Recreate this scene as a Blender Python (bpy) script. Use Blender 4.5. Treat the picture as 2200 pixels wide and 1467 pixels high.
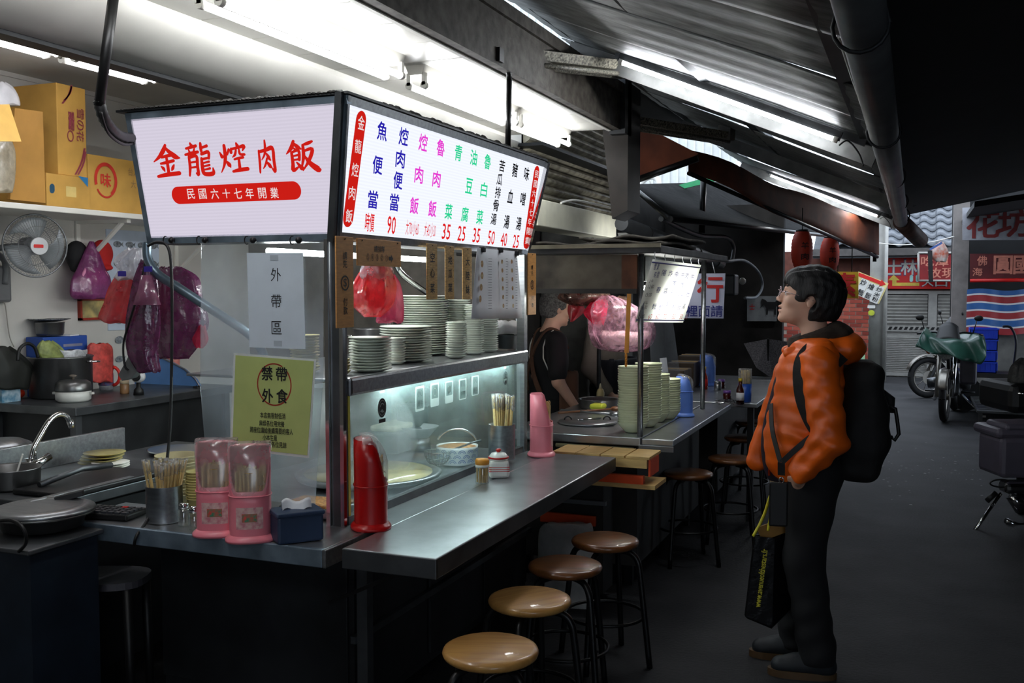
import bpy, bmesh, math, random
import numpy as np
from mathutils import Vector, Matrix, Euler

for _o in list(bpy.data.objects):
    bpy.data.objects.remove(_o, do_unlink=True)
random.seed(7)
SC = bpy.context.scene
COL = SC.collection

# ---------------------------------------------------------------- camera
F_PX, HEAD, PITCH, EYE = 2140.0, math.radians(22.1), math.radians(3.15), Vector((0, 0, 1.57))
_fwd0 = Vector((-math.sin(HEAD), math.cos(HEAD), 0))
RIGHT = Vector((math.cos(HEAD), math.sin(HEAD), 0))
FWD = _fwd0 * math.cos(PITCH) - Vector((0, 0, 1)) * math.sin(PITCH)
UPV = _fwd0 * math.sin(PITCH) + Vector((0, 0, 1)) * math.cos(PITCH)
cam = bpy.data.objects.new('camera', bpy.data.cameras.new('camera'))
COL.objects.link(cam)
cam.data.sensor_width = 36.0
cam.data.lens = 36.0 * F_PX / 2200.0
cam.data.clip_end = 200
cam.location = EYE
cam.rotation_euler = (math.pi / 2 - PITCH, 0, HEAD)
SC.camera = cam

# ---------------------------------------------------------------- world: a dull evening sky
W = bpy.data.worlds.new('world')
SC.world = W
W.use_nodes = True
_bg = W.node_tree.nodes['Background']
_bg.inputs[0].default_value = (0.74, 0.84, 0.98, 1)
_bg.inputs[1].default_value = 3.3

# ---------------------------------------------------------------- exposure
SC.view_settings.view_transform = 'Standard'
SC.view_settings.look = 'None'
SC.view_settings.exposure = 0.0
SC.view_settings.gamma = 1.0
SC.view_settings.use_curve_mapping = False
TUBE_W = 22.0        # light of one 1.2 m ceiling tube pair
# ---------------------------------------------------------------- helpers
def U(px, py, X=None, Y=None, Z=None, d=None):
    """where the sight line of a measured point of the picture meets a plane of the place"""
    r = FWD + RIGHT * ((px - 1100) / F_PX) + UPV * ((733.5 - py) / F_PX)
    if X is not None: t = (X - EYE.x) / r.x
    elif Y is not None: t = (Y - EYE.y) / r.y
    elif Z is not None: t = (Z - EYE.z) / r.z
    else: t = d
    return EYE + r * t

def lin(c):
    return tuple((v / 255 / 12.92) if v / 255 <= 0.04045 else ((v / 255 + 0.055) / 1.055) ** 2.4 for v in c)

MATS = {}
def M(name, col=(128, 128, 128), rough=0.5, metal=0.0, var=0.12, scale=9.0, bump=0.0, bscale=40.0, emit=0.0, alpha=1.0,
      trans=0.0, col2=None, stretch=None, spec=0.5, sss=0.0, coat=0.0):
    if name in MATS: return MATS[name]
    m = bpy.data.materials.new(name); m.use_nodes = True
    nt = m.node_tree; N = nt.nodes; L = nt.links
    b = N['Principled BSDF']
    c = lin(col)
    b.inputs['Roughness'].default_value = rough
    b.inputs['Metallic'].default_value = metal
    b.inputs['Specular IOR Level'].default_value = spec
    if coat: b.inputs['Coat Weight'].default_value = coat
    tc = N.new('ShaderNodeTexCoord')
    src = tc.outputs['Object']
    if stretch:
        mp = N.new('ShaderNodeMapping'); mp.inputs['Scale'].default_value = stretch
        L.new(src, mp.inputs[0]); src = mp.outputs[0]
    if var or col2:
        n = N.new('ShaderNodeTexNoise'); n.inputs['Scale'].default_value = scale; n.inputs['Detail'].default_value = 5
        L.new(src, n.inputs['Vector'])
        mx = N.new('ShaderNodeMix'); mx.data_type = 'RGBA'
        c2 = lin(col2) if col2 else tuple(min(1, v * (1 + var * 1.6)) for v in c)
        c1 = c if col2 else tuple(v * (1 - var * 1.6) for v in c)
        mx.inputs['A'].default_value = (*c1, 1); mx.inputs['B'].default_value = (*c2, 1)
        rp = N.new('ShaderNodeMapRange'); rp.inputs['From Min'].default_value = 0.32; rp.inputs['From Max'].default_value = 0.68
        L.new(n.outputs[0], rp.inputs[0]); L.new(rp.outputs[0], mx.inputs['Factor'])
        L.new(mx.outputs['Result'], b.inputs['Base Color'])
        if emit:
            L.new(mx.outputs['Result'], b.inputs['Emission Color'])
    else:
        b.inputs['Base Color'].default_value = (*c, 1)
        if emit: b.inputs['Emission Color'].default_value = (*c, 1)
    if emit: b.inputs['Emission Strength'].default_value = emit
    if bump:
        n2 = N.new('ShaderNodeTexNoise'); n2.inputs['Scale'].default_value = bscale; n2.inputs['Detail'].default_value = 4
        L.new(src, n2.inputs['Vector'])
        bp = N.new('ShaderNodeBump'); bp.inputs['Strength'].default_value = bump; bp.inputs['Distance'].default_value = 0.01
        L.new(n2.outputs[0], bp.inputs['Height']); L.new(bp.outputs[0], b.inputs['Normal'])
    if alpha < 1: b.inputs['Alpha'].default_value = alpha
    if trans: b.inputs['Transmission Weight'].default_value = trans
    if sss:
        b.inputs['Subsurface Weight'].default_value = sss; b.inputs['Subsurface Radius'].default_value = (0.02, 0.01, 0.006)
    MATS[name] = m
    return m

def pane_mat(name, tint=(200, 215, 220), haze=0.12, gloss=0.08, rough=0.08, scale=4.0, hz=0.1):
    """clear sheet: see-through, a faint gloss, a milky film in patches"""
    if name in MATS: return MATS[name]
    m = bpy.data.materials.new(name); m.use_nodes = True
    nt = m.node_tree; N = nt.nodes; L = nt.links; N.clear()
    out = N.new('ShaderNodeOutputMaterial')
    tr = N.new('ShaderNodeBsdfTransparent'); tr.inputs[0].default_value = (0.93, 0.96, 0.96, 1)
    gl = N.new('ShaderNodeBsdfGlossy'); gl.inputs['Roughness'].default_value = rough; gl.inputs['Color'].default_value = (0.9, 0.9, 0.9, 1)
    df = N.new('ShaderNodeBsdfDiffuse'); df.inputs[0].default_value = (*lin(tint), 1)
    tl = N.new('ShaderNodeBsdfTranslucent'); tl.inputs[0].default_value = (*lin(tint), 1)
    ad = N.new('ShaderNodeMixShader'); ad.inputs[0].default_value = 0.5
    L.new(df.outputs[0], ad.inputs[1]); L.new(tl.outputs[0], ad.inputs[2])
    m1 = N.new('ShaderNodeMixShader'); m1.inputs[0].default_value = gloss
    L.new(tr.outputs[0], m1.inputs[1]); L.new(gl.outputs[0], m1.inputs[2])
    m2 = N.new('ShaderNodeMixShader')
    tc = N.new('ShaderNodeTexCoord'); n = N.new('ShaderNodeTexNoise'); n.inputs['Scale'].default_value = scale; n.inputs['Detail'].default_value = 4
    L.new(tc.outputs['Object'], n.inputs['Vector'])
    rp = N.new('ShaderNodeMapRange'); rp.inputs['From Min'].default_value = 0.3; rp.inputs['From Max'].default_value = 0.75
    rp.inputs['To Min'].default_value = max(0, haze - hz); rp.inputs['To Max'].default_value = haze + hz
    L.new(n.outputs[0], rp.inputs[0]); L.new(rp.outputs[0], m2.inputs[0])
    L.new(m1.outputs[0], m2.inputs[1]); L.new(ad.outputs[0], m2.inputs[2])
    L.new(m2.outputs[0], out.inputs['Surface'])
    MATS[name] = m
    return m

def glow_mat(name, col, strength):
    if name in MATS: return MATS[name]
    m = bpy.data.materials.new(name); m.use_nodes = True
    nt = m.node_tree; nt.nodes.clear()
    out = nt.nodes.new('ShaderNodeOutputMaterial'); e = nt.nodes.new('ShaderNodeEmission')
    e.inputs[0].default_value = (*lin(col), 1); e.inputs[1].default_value = strength
    nt.links.new(e.outputs[0], out.inputs[0])
    MATS[name] = m
    return m

def frame_of(n):
    n = Vector(n).normalized()
    a = Vector((0, 0, 1)) if abs(n.z) < 0.95 else Vector((1, 0, 0))
    u = n.cross(a).normalized(); v = n.cross(u)
    return u, v, n

class MB:
    """collects shapes into one mesh"""
    def __init__(s): s.v = []; s.f = []; s.smooth = []
    def add(s, vs, fs, smooth=False):
        o = len(s.v); s.v.extend(Vector(v) for v in vs)
        s.f.extend([tuple(i + o for i in f) for f in fs]); s.smooth.extend([smooth] * len(fs)); return s
    def box(s, lo, hi, rot=None, piv=None):
        (x0, y0, z0), (x1, y1, z1) = lo, hi
        vs = [Vector(p) for p in ((x0,y0,z0),(x1,y0,z0),(x1,y1,z0),(x0,y1,z0),(x0,y0,z1),(x1,y0,z1),(x1,y1,z1),(x0,y1,z1))]
        if rot is not None:
            c = Vector(piv) if piv is not None else (Vector(lo) + Vector(hi)) / 2
            R = rot if isinstance(rot, Matrix) else Euler(rot).to_matrix()
            vs = [R @ (v - c) + c for v in vs]
        return s.add(vs, [(3,2,1,0),(4,5,6,7),(0,1,5,4),(1,2,6,5),(2,3,7,6),(3,0,4,7)])
    def cbox(s, c, size, rot=None):
        c = Vector(c); h = Vector(size) / 2
        return s.box(c - h, c + h, rot)
    def bbox(s, lo, hi, b=0.006, rot=None):
        """box with chamfered edges"""
        bm = bmesh.new(); bmesh.ops.create_cube(bm, size=1.0)
        lo, hi = Vector(lo), Vector(hi); sz = hi - lo; c = (lo + hi) / 2
        for v in bm.verts: v.co = Vector((v.co.x * sz.x, v.co.y * sz.y, v.co.z * sz.z))
        b = min(b, min(sz) * 0.45)
        bmesh.ops.bevel(bm, geom=list(bm.edges), offset=b, segments=2, affect='EDGES', profile=0.5)
        R = Matrix.Identity(3) if rot is None else (rot if isinstance(rot, Matrix) else Euler(rot).to_matrix())
        bm.verts.index_update()
        s.add([R @ v.co + c for v in bm.verts], [tuple(v.index for v in f.verts) for f in bm.faces]); bm.free(); return s
    def beam(s, a, b, w, h, up=(0, 0, 1)):
        a, b = Vector(a), Vector(b); n = (b - a).normalized(); up = Vector(up)
        if abs(n.dot(up)) > 0.98: up = Vector((1, 0, 0))
        r = n.cross(up).normalized() * w / 2; t = r.cross(n).normalized() * h / 2
        vs = [a - r - t, a + r - t, a + r + t, a - r + t, b - r - t, b + r - t, b + r + t, b - r + t]
        return s.add(vs, [(3,2,1,0),(4,5,6,7),(0,1,5,4),(1,2,6,5),(2,3,7,6),(3,0,4,7)][::1])
    def cyl(s, a, b, r0, r1=None, n=14, cap=True):
        a, b = Vector(a), Vector(b); r1 = r0 if r1 is None else r1
        u, w, _ = frame_of(b - a); vs = []
        for p, r in ((a, r0), (b, r1)):
            for i in range(n):
                t = 2 * math.pi * i / n; vs.append(p + (u * math.cos(t) + w * math.sin(t)) * r)
        s.add(vs, [(i, (i + 1) % n, n + (i + 1) % n, n + i) for i in range(n)], True)
        if cap: s.add(vs[:n], [tuple(reversed(range(n)))]); s.add(vs[n:], [tuple(range(n))])
        return s
    def tube(s, pts, r, n=8, cap=True):
        pts = [Vector(p) for p in pts]; k = len(pts); rs = r if isinstance(r, (list, tuple)) else [r] * k
        vs = []; prev = None
        for i, p in enumerate(pts):
            d = (pts[min(i + 1, k - 1)] - pts[max(i - 1, 0)]).normalized()
            if prev is None: u, w, _ = frame_of(d)
            else:
                u = (prev - d * prev.dot(d)).normalized(); w = d.cross(u)
            prev = u
            for j in range(n):
                t = 2 * math.pi * j / n; vs.append(p + (u * math.cos(t) + w * math.sin(t)) * rs[i])
        fs = [(i*n + j, i*n + (j+1) % n, (i+1)*n + (j+1) % n, (i+1)*n + j) for i in range(k-1) for j in range(n)]
        s.add(vs, fs, True)
        if cap: s.add(vs[:n], [tuple(reversed(range(n)))]); s.add(vs[-n:], [tuple(range(n))])
        return s
    def lathe(s, prof, c=(0, 0, 0), n=24, sx=1.0, sy=1.0, rot=None):
        """prof: (radius, z) pairs from the bottom up"""
        c = Vector(c); vs = []; k = len(prof)
        for r, z in prof:
            for i in range(n):
                t = 2 * math.pi * i / n; v = Vector((r * sx * math.cos(t), r * sy * math.sin(t), z))
                vs.append((rot @ v if rot is not None else v) + c)
        fs = [(j*n + i, j*n + (i+1) % n, (j+1)*n + (i+1) % n, (j+1)*n + i) for j in range(k-1) for i in range(n)]
        s.add(vs, fs, True)
        if prof[0][0] > 1e-6: s.add(vs[:n], [tuple(reversed(range(n)))])
        if prof[-1][0] > 1e-6: s.add(vs[-n:], [tuple(range(n))])
        return s
    def sphere(s, c, r, n=14, m=9, sc=(1, 1, 1), rot=None):
        c = Vector(c); vs = []
        for j in range(m + 1):
            ph = math.pi * j / m
            for i in range(n):
                t = 2 * math.pi * i / n
                v = Vector((math.sin(ph) * math.cos(t) * sc[0], math.sin(ph) * math.sin(t) * sc[1], math.cos(ph) * sc[2])) * r
                vs.append((rot @ v if rot is not None else v) + c)
        return s.add(vs, [(j*n + i, (j+1)*n + i, (j+1)*n + (i+1) % n, j*n + (i+1) % n) for j in range(m) for i in range(n)], True)
    def prism(s, poly, off):
        """a flat outline given thickness"""
        p = [Vector(v) for v in poly]; off = Vector(off); n = len(p)
        s.add(p + [v + off for v in p], [tuple(reversed(range(n))), tuple(range(n, 2 * n))] + [(i, (i+1) % n, n + (i+1) % n, n + i) for i in range(n)])
        return s
    def grid(s, fn, nu, nv, smooth=True):
        vs = [fn(i / nu, j / nv) for j in range(nv + 1) for i in range(nu + 1)]; w = nu + 1
        return s.add(vs, [(j*w + i, j*w + i + 1, (j+1)*w + i + 1, (j+1)*w + i) for j in range(nv) for i in range(nu)], smooth)
    def obj(s, name, mat, parent=None, bevel=0.0, solid=0.0):
        me = bpy.data.meshes.new(name)
        inv = world_of(parent).inverted() if parent is not None else Matrix.Identity(4)
        me.from_pydata([tuple(inv @ v) for v in s.v], [], s.f)
        me.polygons.foreach_set('use_smooth', s.smooth)
        bm = bmesh.new(); bm.from_mesh(me)
        bmesh.ops.remove_doubles(bm, verts=bm.verts, dist=1e-6)
        bmesh.ops.dissolve_degenerate(bm, edges=bm.edges, dist=1e-7)
        bmesh.ops.recalc_face_normals(bm, faces=bm.faces)
        bm.to_mesh(me); bm.free()
        o = bpy.data.objects.new(name, me); COL.objects.link(o)
        if parent is not None: o.parent = parent
        mats = mat if isinstance(mat, (list, tuple)) else [mat]
        for m in mats: me.materials.append(m)
        if bevel:
            b = o.modifiers.new('bevel', 'BEVEL'); b.width = bevel; b.segments = 2; b.limit_method = 'ANGLE'; b.harden_normals = False
        if solid:
            b = o.modifiers.new('solid', 'SOLIDIFY'); b.thickness = solid; b.offset = 0
        return o

WORLD = {}
def world_of(o):
    m = Matrix.Identity(4)
    while o is not None:
        m = Matrix.LocRotScale(o.location, o.rotation_euler, o.scale) @ m; o = o.parent
    return m

def tag(o, label, cat=None, group=None, kind=None):
    if label: o['label'] = label
    if cat: o['category'] = cat
    if group: o['group'] = group
    if kind: o['kind'] = kind
    return o

def T(name, label, cat, loc, rz=0.0, group=None, kind=None, rot=None):
    o = bpy.data.objects.new(name, None); COL.objects.link(o); o.empty_display_size = 0.05
    o.location = loc; o.rotation_euler = rot if rot is not None else (0, 0, rz)
    return tag(o, label, cat, group, kind)

def copy_tree(o, loc=None, rz=None, label=None, group=None, parent=None):
    c = o.copy(); COL.objects.link(c); c.parent = parent
    if loc is not None: c.location = loc
    if rz is not None: c.rotation_euler = (0, 0, rz)
    if label: c['label'] = label
    if group: c['group'] = group
    for ch in o.children: copy_tree(ch, parent=c)
    return c

_TXT = {}
def glyph_mesh(body, bold):
    k = (body, round(bold, 4))
    if k not in _TXT:
        cu = bpy.data.curves.new('t', 'FONT'); cu.body = body; cu.size = 1.0; cu.resolution_u = 2; cu.offset = bold
        o = bpy.data.objects.new('t', cu); me = o.to_mesh()
        co = np.array([v.co[:2] for v in me.vertices]) if len(me.vertices) else np.zeros((0, 2))
        fs = [tuple(p.vertices) for p in me.polygons]
        o.to_mesh_clear(); bpy.data.objects.remove(o); bpy.data.curves.remove(cu)
        _TXT[k] = (co, fs)
    return _TXT[k]

def put_text(mb, body, c, w, h, r, u, bold=0.0, lift=0.0, slant=0.0):
    """lettering that fills a w x h box around c on the plane spanned by r (right) and u (up)"""
    co, fs = glyph_mesh(body, 0.0)
    if not len(co): return mb
    lo, hi = co.min(0), co.max(0); sz = np.maximum(hi - lo, 1e-4)
    r, u, c = Vector(r).normalized(), Vector(u).normalized(), Vector(c); n = r.cross(u)
    if h is None: h = w * sz[1] / sz[0]
    if w is None: w = h * sz[0] / sz[1]
    b = bold * h * 1.1 / max(1, round(sz[1]))
    for k, (dx, dy) in enumerate(((0, 0),) if not bold else ((b, b), (-b, b), (b, -b), (-b, -b), (0, 0))):
        mb.add([c + r * (((x - lo[0]) / sz[0] - .5) * w + slant * ((y - lo[1]) / sz[1] - .5) * h + dx) + u * (((y - lo[1]) / sz[1] - .5) * h + dy) + n * (lift + k * 4e-5) for x, y in co], fs)
    return mb

def text(body, c, w, h, r, u, mat, parent, bold=0.0, lift=0.0012, name='lettering', slant=0.0):
    return put_text(MB(), body, c, w, h, r, u, bold, lift, slant).obj(name, mat, parent)

def pill(mb, c, w, h, r, u, lift=0.0, rad=None, n=8):
    r, u, c = Vector(r).normalized(), Vector(u).normalized(), Vector(c); nn = r.cross(u)
    rad = min(w, h) / 2 if rad is None else rad; ps = []
    for sx, sy, a0 in ((1, 1, 0), (-1, 1, 90), (-1, -1, 180), (1, -1, 270)):
        for i in range(n + 1):
            a = math.radians(a0 + 90 * i / n)
            ps.append(c + r * (sx * (w / 2 - rad) + rad * math.cos(a)) + u * (sy * (h / 2 - rad) + rad * math.sin(a)) + nn * lift)
    return mb.add(ps, [tuple(range(len(ps)))])

def ring(mb, c, rx, ry, wd, r, u, lift=0.0, n=32, a0=0, a1=360):
    r, u, c = Vector(r).normalized(), Vector(u).normalized(), Vector(c); nn = r.cross(u)
    k = n if a1 - a0 >= 360 else n + 1
    vs = []
    for i in range(k):
        a = math.radians(a0 + (a1 - a0) * i / n)
        for q in (0, wd): vs.append(c + r * (rx - q) * math.cos(a) + u * (ry - q) * math.sin(a) + nn * lift)
    m = n
    return mb.add(vs, [(2*i, 2*((i+1) % k), 2*((i+1) % k) + 1, 2*i + 1) for i in range(m)])

def arc(c, a, b, a0, a1, n=8):
    """points of an elliptical arc: c + a cos + b sin"""
    c, a, b = Vector(c), Vector(a), Vector(b)
    return [c + a * math.cos(math.radians(a0 + (a1 - a0) * i / n)) + b * math.sin(math.radians(a0 + (a1 - a0) * i / n)) for i in range(n + 1)]

def spline(pts, n=8):
    pts = [Vector(p) for p in pts]; out = []
    for i in range(len(pts) - 1):
        p0, p1, p2, p3 = pts[max(i-1, 0)], pts[i], pts[i+1], pts[min(i+2, len(pts)-1)]
        for k in range(n):
            t = k / n
            out.append(0.5 * ((2*p1) + (p2 - p0)*t + (2*p0 - 5*p1 + 4*p2 - p3)*t*t + (3*p1 - p0 - 3*p2 + p3)*t**3))
    return out + [pts[-1]]

# smooth solid shapes from distance fields
def sd_ell(p, c, r):
    q = (p - np.array(c)) / np.array(r); k0 = np.linalg.norm(q, axis=-1); k1 = np.linalg.norm(q / np.array(r), axis=-1)
    return k0 * (k0 - 1) / np.maximum(k1, 1e-6)
def sd_cap(p, a, b, ra, rb, sq=None):
    a, b = np.array(a, float), np.array(b, float); ab = b - a
    t = np.clip(((p - a) @ ab) / (ab @ ab), 0, 1)
    q = p - (a + t[..., None] * ab)
    if sq is not None: q = q / np.array(sq)
    return np.linalg.norm(q, axis=-1) - (ra + (rb - ra) * t)
def sd_box(p, c, h, r=0.02, rot=None):
    q = p - np.array(c)
    if rot is not None: q = q @ np.array(rot)
    q = np.abs(q) - (np.array(h) - r)
    return np.linalg.norm(np.maximum(q, 0), axis=-1) + np.minimum(q.max(-1), 0) - r
def smin(a, b, k=0.03):
    h = np.clip(0.5 + 0.5 * (b - a) / k, 0, 1)
    return b + (a - b) * h - k * h * (1 - h)
def smax(a, b, k=0.03): return -smin(-a, -b, k)

def solid_from(fn, lo, hi, h, zs=None):
    lo, hi = np.array(lo, float), np.array(hi, float)
    n = np.ceil((hi - lo) / h).astype(int) + 1
    ax = [lo[i] + h * np.arange(n[i]) for i in range(3)]
    if zs is not None: ax[2] = np.array(zs)
    P = np.stack(np.meshgrid(*ax, indexing='ij'), -1)
    V = fn(P); S = V < 0
    sh = tuple(k - 1 for k in V.shape); acc = np.zeros(sh + (3,)); cnt = np.zeros(sh)
    def cut(A, o): return A[o[0]:o[0]+sh[0], o[1]:o[1]+sh[1], o[2]:o[2]+sh[2]]
    for axis in range(3):
        o1, o2 = [i for i in range(3) if i != axis]
        for i in (0, 1):
            for j in (0, 1):
                a = [0, 0, 0]; a[o1] = i; a[o2] = j; b = list(a); b[axis] = 1
                va, vb = cut(V, a), cut(V, b); m = (va < 0) != (vb < 0)
                t = np.where(m, va / np.where(m, va - vb, 1), 0)
                pos = np.zeros(sh + (3,)); pos[..., :] = a; pos[..., axis] += t
                acc += pos * m[..., None]; cnt += m
    act = cnt > 0; idx = -np.ones(sh, int); idx[act] = np.arange(act.sum())
    ii = np.argwhere(act); gi = ii + acc[act] / cnt[act][:, None]; vs = np.stack([np.interp(gi[:, i], np.arange(len(ax[i])), ax[i]) for i in range(3)], 1)
    faces = []
    for axis in range(3):
        o1, o2 = (axis + 1) % 3, (axis + 2) % 3
        sl0 = [slice(1, -1)] * 3; sl1 = [slice(1, -1)] * 3
        sl0[axis] = slice(0, -1); sl1[axis] = slice(1, None)
        a, b = S[tuple(sl0)], S[tuple(sl1)]; cr = np.argwhere(a != b)
        if not len(cr): continue
        off = np.array([1, 1, 1]); off[axis] = 0
        base = cr + off; q = []
        for d1, d2 in ((-1, -1), (0, -1), (0, 0), (-1, 0)):
            c = base.copy(); c[:, o1] += d1; c[:, o2] += d2; q.append(idx[c[:, 0], c[:, 1], c[:, 2]])
        q = np.stack(q, 1); fl = ~a[tuple(cr.T)]; q[fl] = q[fl][:, ::-1]; faces.append(q)
    fs = np.concatenate(faces); fs = fs[(fs >= 0).all(1)]
    return vs, fs

def solid_obj(name, fn, lo, hi, h, mat, parent, smooth_iter=2, zs=None):
    """mesh of a distance field in the parent's own frame"""
    vs, fs = solid_from(fn, lo, hi, h, zs)
    me = bpy.data.meshes.new(name); me.from_pydata(vs.tolist(), [], fs.tolist())
    me.polygons.foreach_set('use_smooth', [True] * len(me.polygons)); me.materials.append(mat)
    o = bpy.data.objects.new(name, me); COL.objects.link(o); o.parent = parent
    if smooth_iter:
        s = o.modifiers.new('smooth', 'SMOOTH'); s.iterations = smooth_iter; s.factor = 0.5
    return o

def cloth_noise(p, f, seed=0.0):
    """cheap wavy relief"""
    x, y, z = p[..., 0] * f, p[..., 1] * f, p[..., 2] * f
    return (np.sin(x * 1.7 + 2.1 * np.sin(z * 0.9 + seed) + seed) + np.sin(y * 1.9 + 1.7 * np.sin(x * 1.1 + seed * 2) + 1.3)
            + np.sin(z * 2.3 + 1.9 * np.sin(y * 0.8 + x * 0.6) + seed * 3)) / 3

_ORD = 'topmost second third fourth fifth sixth seventh eighth ninth tenth eleventh twelfth thirteenth fourteenth fifteenth sixteenth seventeenth eighteenth nineteenth twentieth'.split()
def nth_down(label, i):
    w = _ORD[i] if i < 20 else 'twenty-' + _ORD[i - 20].replace('topmost', 'first')
    a, b = label.split(' in the ', 1)
    return '%s, %s in the %s' % (a, w if i == 0 else w + ' down', b)

def area_light(name, loc, size_x, size_y, power, direction, xdir, col=(1, 1, 1), parent=None):
    l = bpy.data.lights.new(name, 'AREA'); l.shape = 'RECTANGLE'; l.size = size_x; l.size_y = size_y; l.energy = power; l.color = col
    o = bpy.data.objects.new(name, l); COL.objects.link(o)
    z = -Vector(direction).normalized(); x = Vector(xdir); x = (x - z * x.dot(z)).normalized(); y = z.cross(x)
    mw = Matrix((x, y, z)).transposed().to_4x4(); mw.translation = loc
    if parent is not None:
        o.parent = parent; mw = world_of(parent).inverted() @ mw
    o.matrix_local = mw
    return o

def film_mat(name, col, opac=.7, gloss=.12, var=.3):
    """thin crinkled plastic film"""
    if name in MATS: return MATS[name]
    m = bpy.data.materials.new(name); m.use_nodes = True
    nt = m.node_tree; N = nt.nodes; L = nt.links; N.clear(); c = (*lin(col), 1)
    out = N.new('ShaderNodeOutputMaterial')
    tr = N.new('ShaderNodeBsdfTransparent'); tr.inputs[0].default_value = tuple(min(1, v * .5 + .5) for v in c[:3]) + (1,)
    df = N.new('ShaderNodeBsdfDiffuse'); df.inputs[0].default_value = c
    tl = N.new('ShaderNodeBsdfTranslucent'); tl.inputs[0].default_value = c
    gl = N.new('ShaderNodeBsdfGlossy'); gl.inputs['Roughness'].default_value = .2
    a = N.new('ShaderNodeMixShader'); a.inputs[0].default_value = .5; L.new(df.outputs[0], a.inputs[1]); L.new(tl.outputs[0], a.inputs[2])
    b = N.new('ShaderNodeMixShader'); b.inputs[0].default_value = gloss; L.new(a.outputs[0], b.inputs[1]); L.new(gl.outputs[0], b.inputs[2])
    k = N.new('ShaderNodeMixShader'); L.new(tr.outputs[0], k.inputs[1]); L.new(b.outputs[0], k.inputs[2])
    tc = N.new('ShaderNodeTexCoord'); n = N.new('ShaderNodeTexNoise'); n.inputs['Scale'].default_value = 25; n.inputs['Detail'].default_value = 4
    L.new(tc.outputs['Object'], n.inputs['Vector'])
    rp = N.new('ShaderNodeMapRange'); rp.inputs['From Min'].default_value = .3; rp.inputs['From Max'].default_value = .7
    rp.inputs['To Min'].default_value = max(0, opac - var); rp.inputs['To Max'].default_value = min(1, opac + var)
    L.new(n.outputs[0], rp.inputs[0]); L.new(rp.outputs[0], k.inputs[0])
    bp = N.new('ShaderNodeBump'); bp.inputs['Strength'].default_value = .6; bp.inputs['Distance'].default_value = .01; L.new(n.outputs[0], bp.inputs['Height'])
    for q in (df, tl, gl): L.new(bp.outputs[0], q.inputs['Normal'])
    L.new(k.outputs[0], out.inputs['Surface']); MATS[name] = m; return m

def bag_loft(levels, depth, Y=None, X=None, folds=7, amp=.12, seed=1.0, n=36, d=None):
    """gathered bag: levels are (py, left px, right px) from the top down"""
    mb = MB(); rows = []
    for j, (py, xl, xr) in enumerate(levels):
        a, b = U(xl, py, X=X, Y=Y, d=d), U(xr, py, X=X, Y=Y, d=d); rows.append(((a + b) / 2, (b - a) / 2))
    cs = spline([Vector((c.x, c.y, c.z)) for c, _ in rows], 5); hs = spline([h for _, h in rows], 5); vs = []
    for k, (c, h) in enumerate(zip(cs, hs)):
        t = k / (len(cs) - 1); w = h.length; ax = h.normalized(); q = ax.cross(Vector((0, 0, 1))).normalized()
        for i in range(n):
            a = 2 * math.pi * i / n
            f = 1 + amp * math.sin(folds * a + seed + 1.3 * t) * (1 - .5 * t) + amp * .6 * math.sin((folds * 2 + 1) * a + seed * 3 + 4 * t)
            vs.append(c + ax * math.cos(a) * w * f + q * math.sin(a) * w * depth * f + Vector((0, 0, .006 * math.sin(5 * a + seed))))
    m = len(cs); mb.add(vs, [(j*n + i, j*n + (i+1) % n, (j+1)*n + (i+1) % n, (j+1)*n + i) for j in range(m-1) for i in range(n)], True)
    mb.add(vs[:n], [tuple(range(n))], True); mb.add(vs[-n:], [tuple(range(n))], True); return mb

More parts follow.
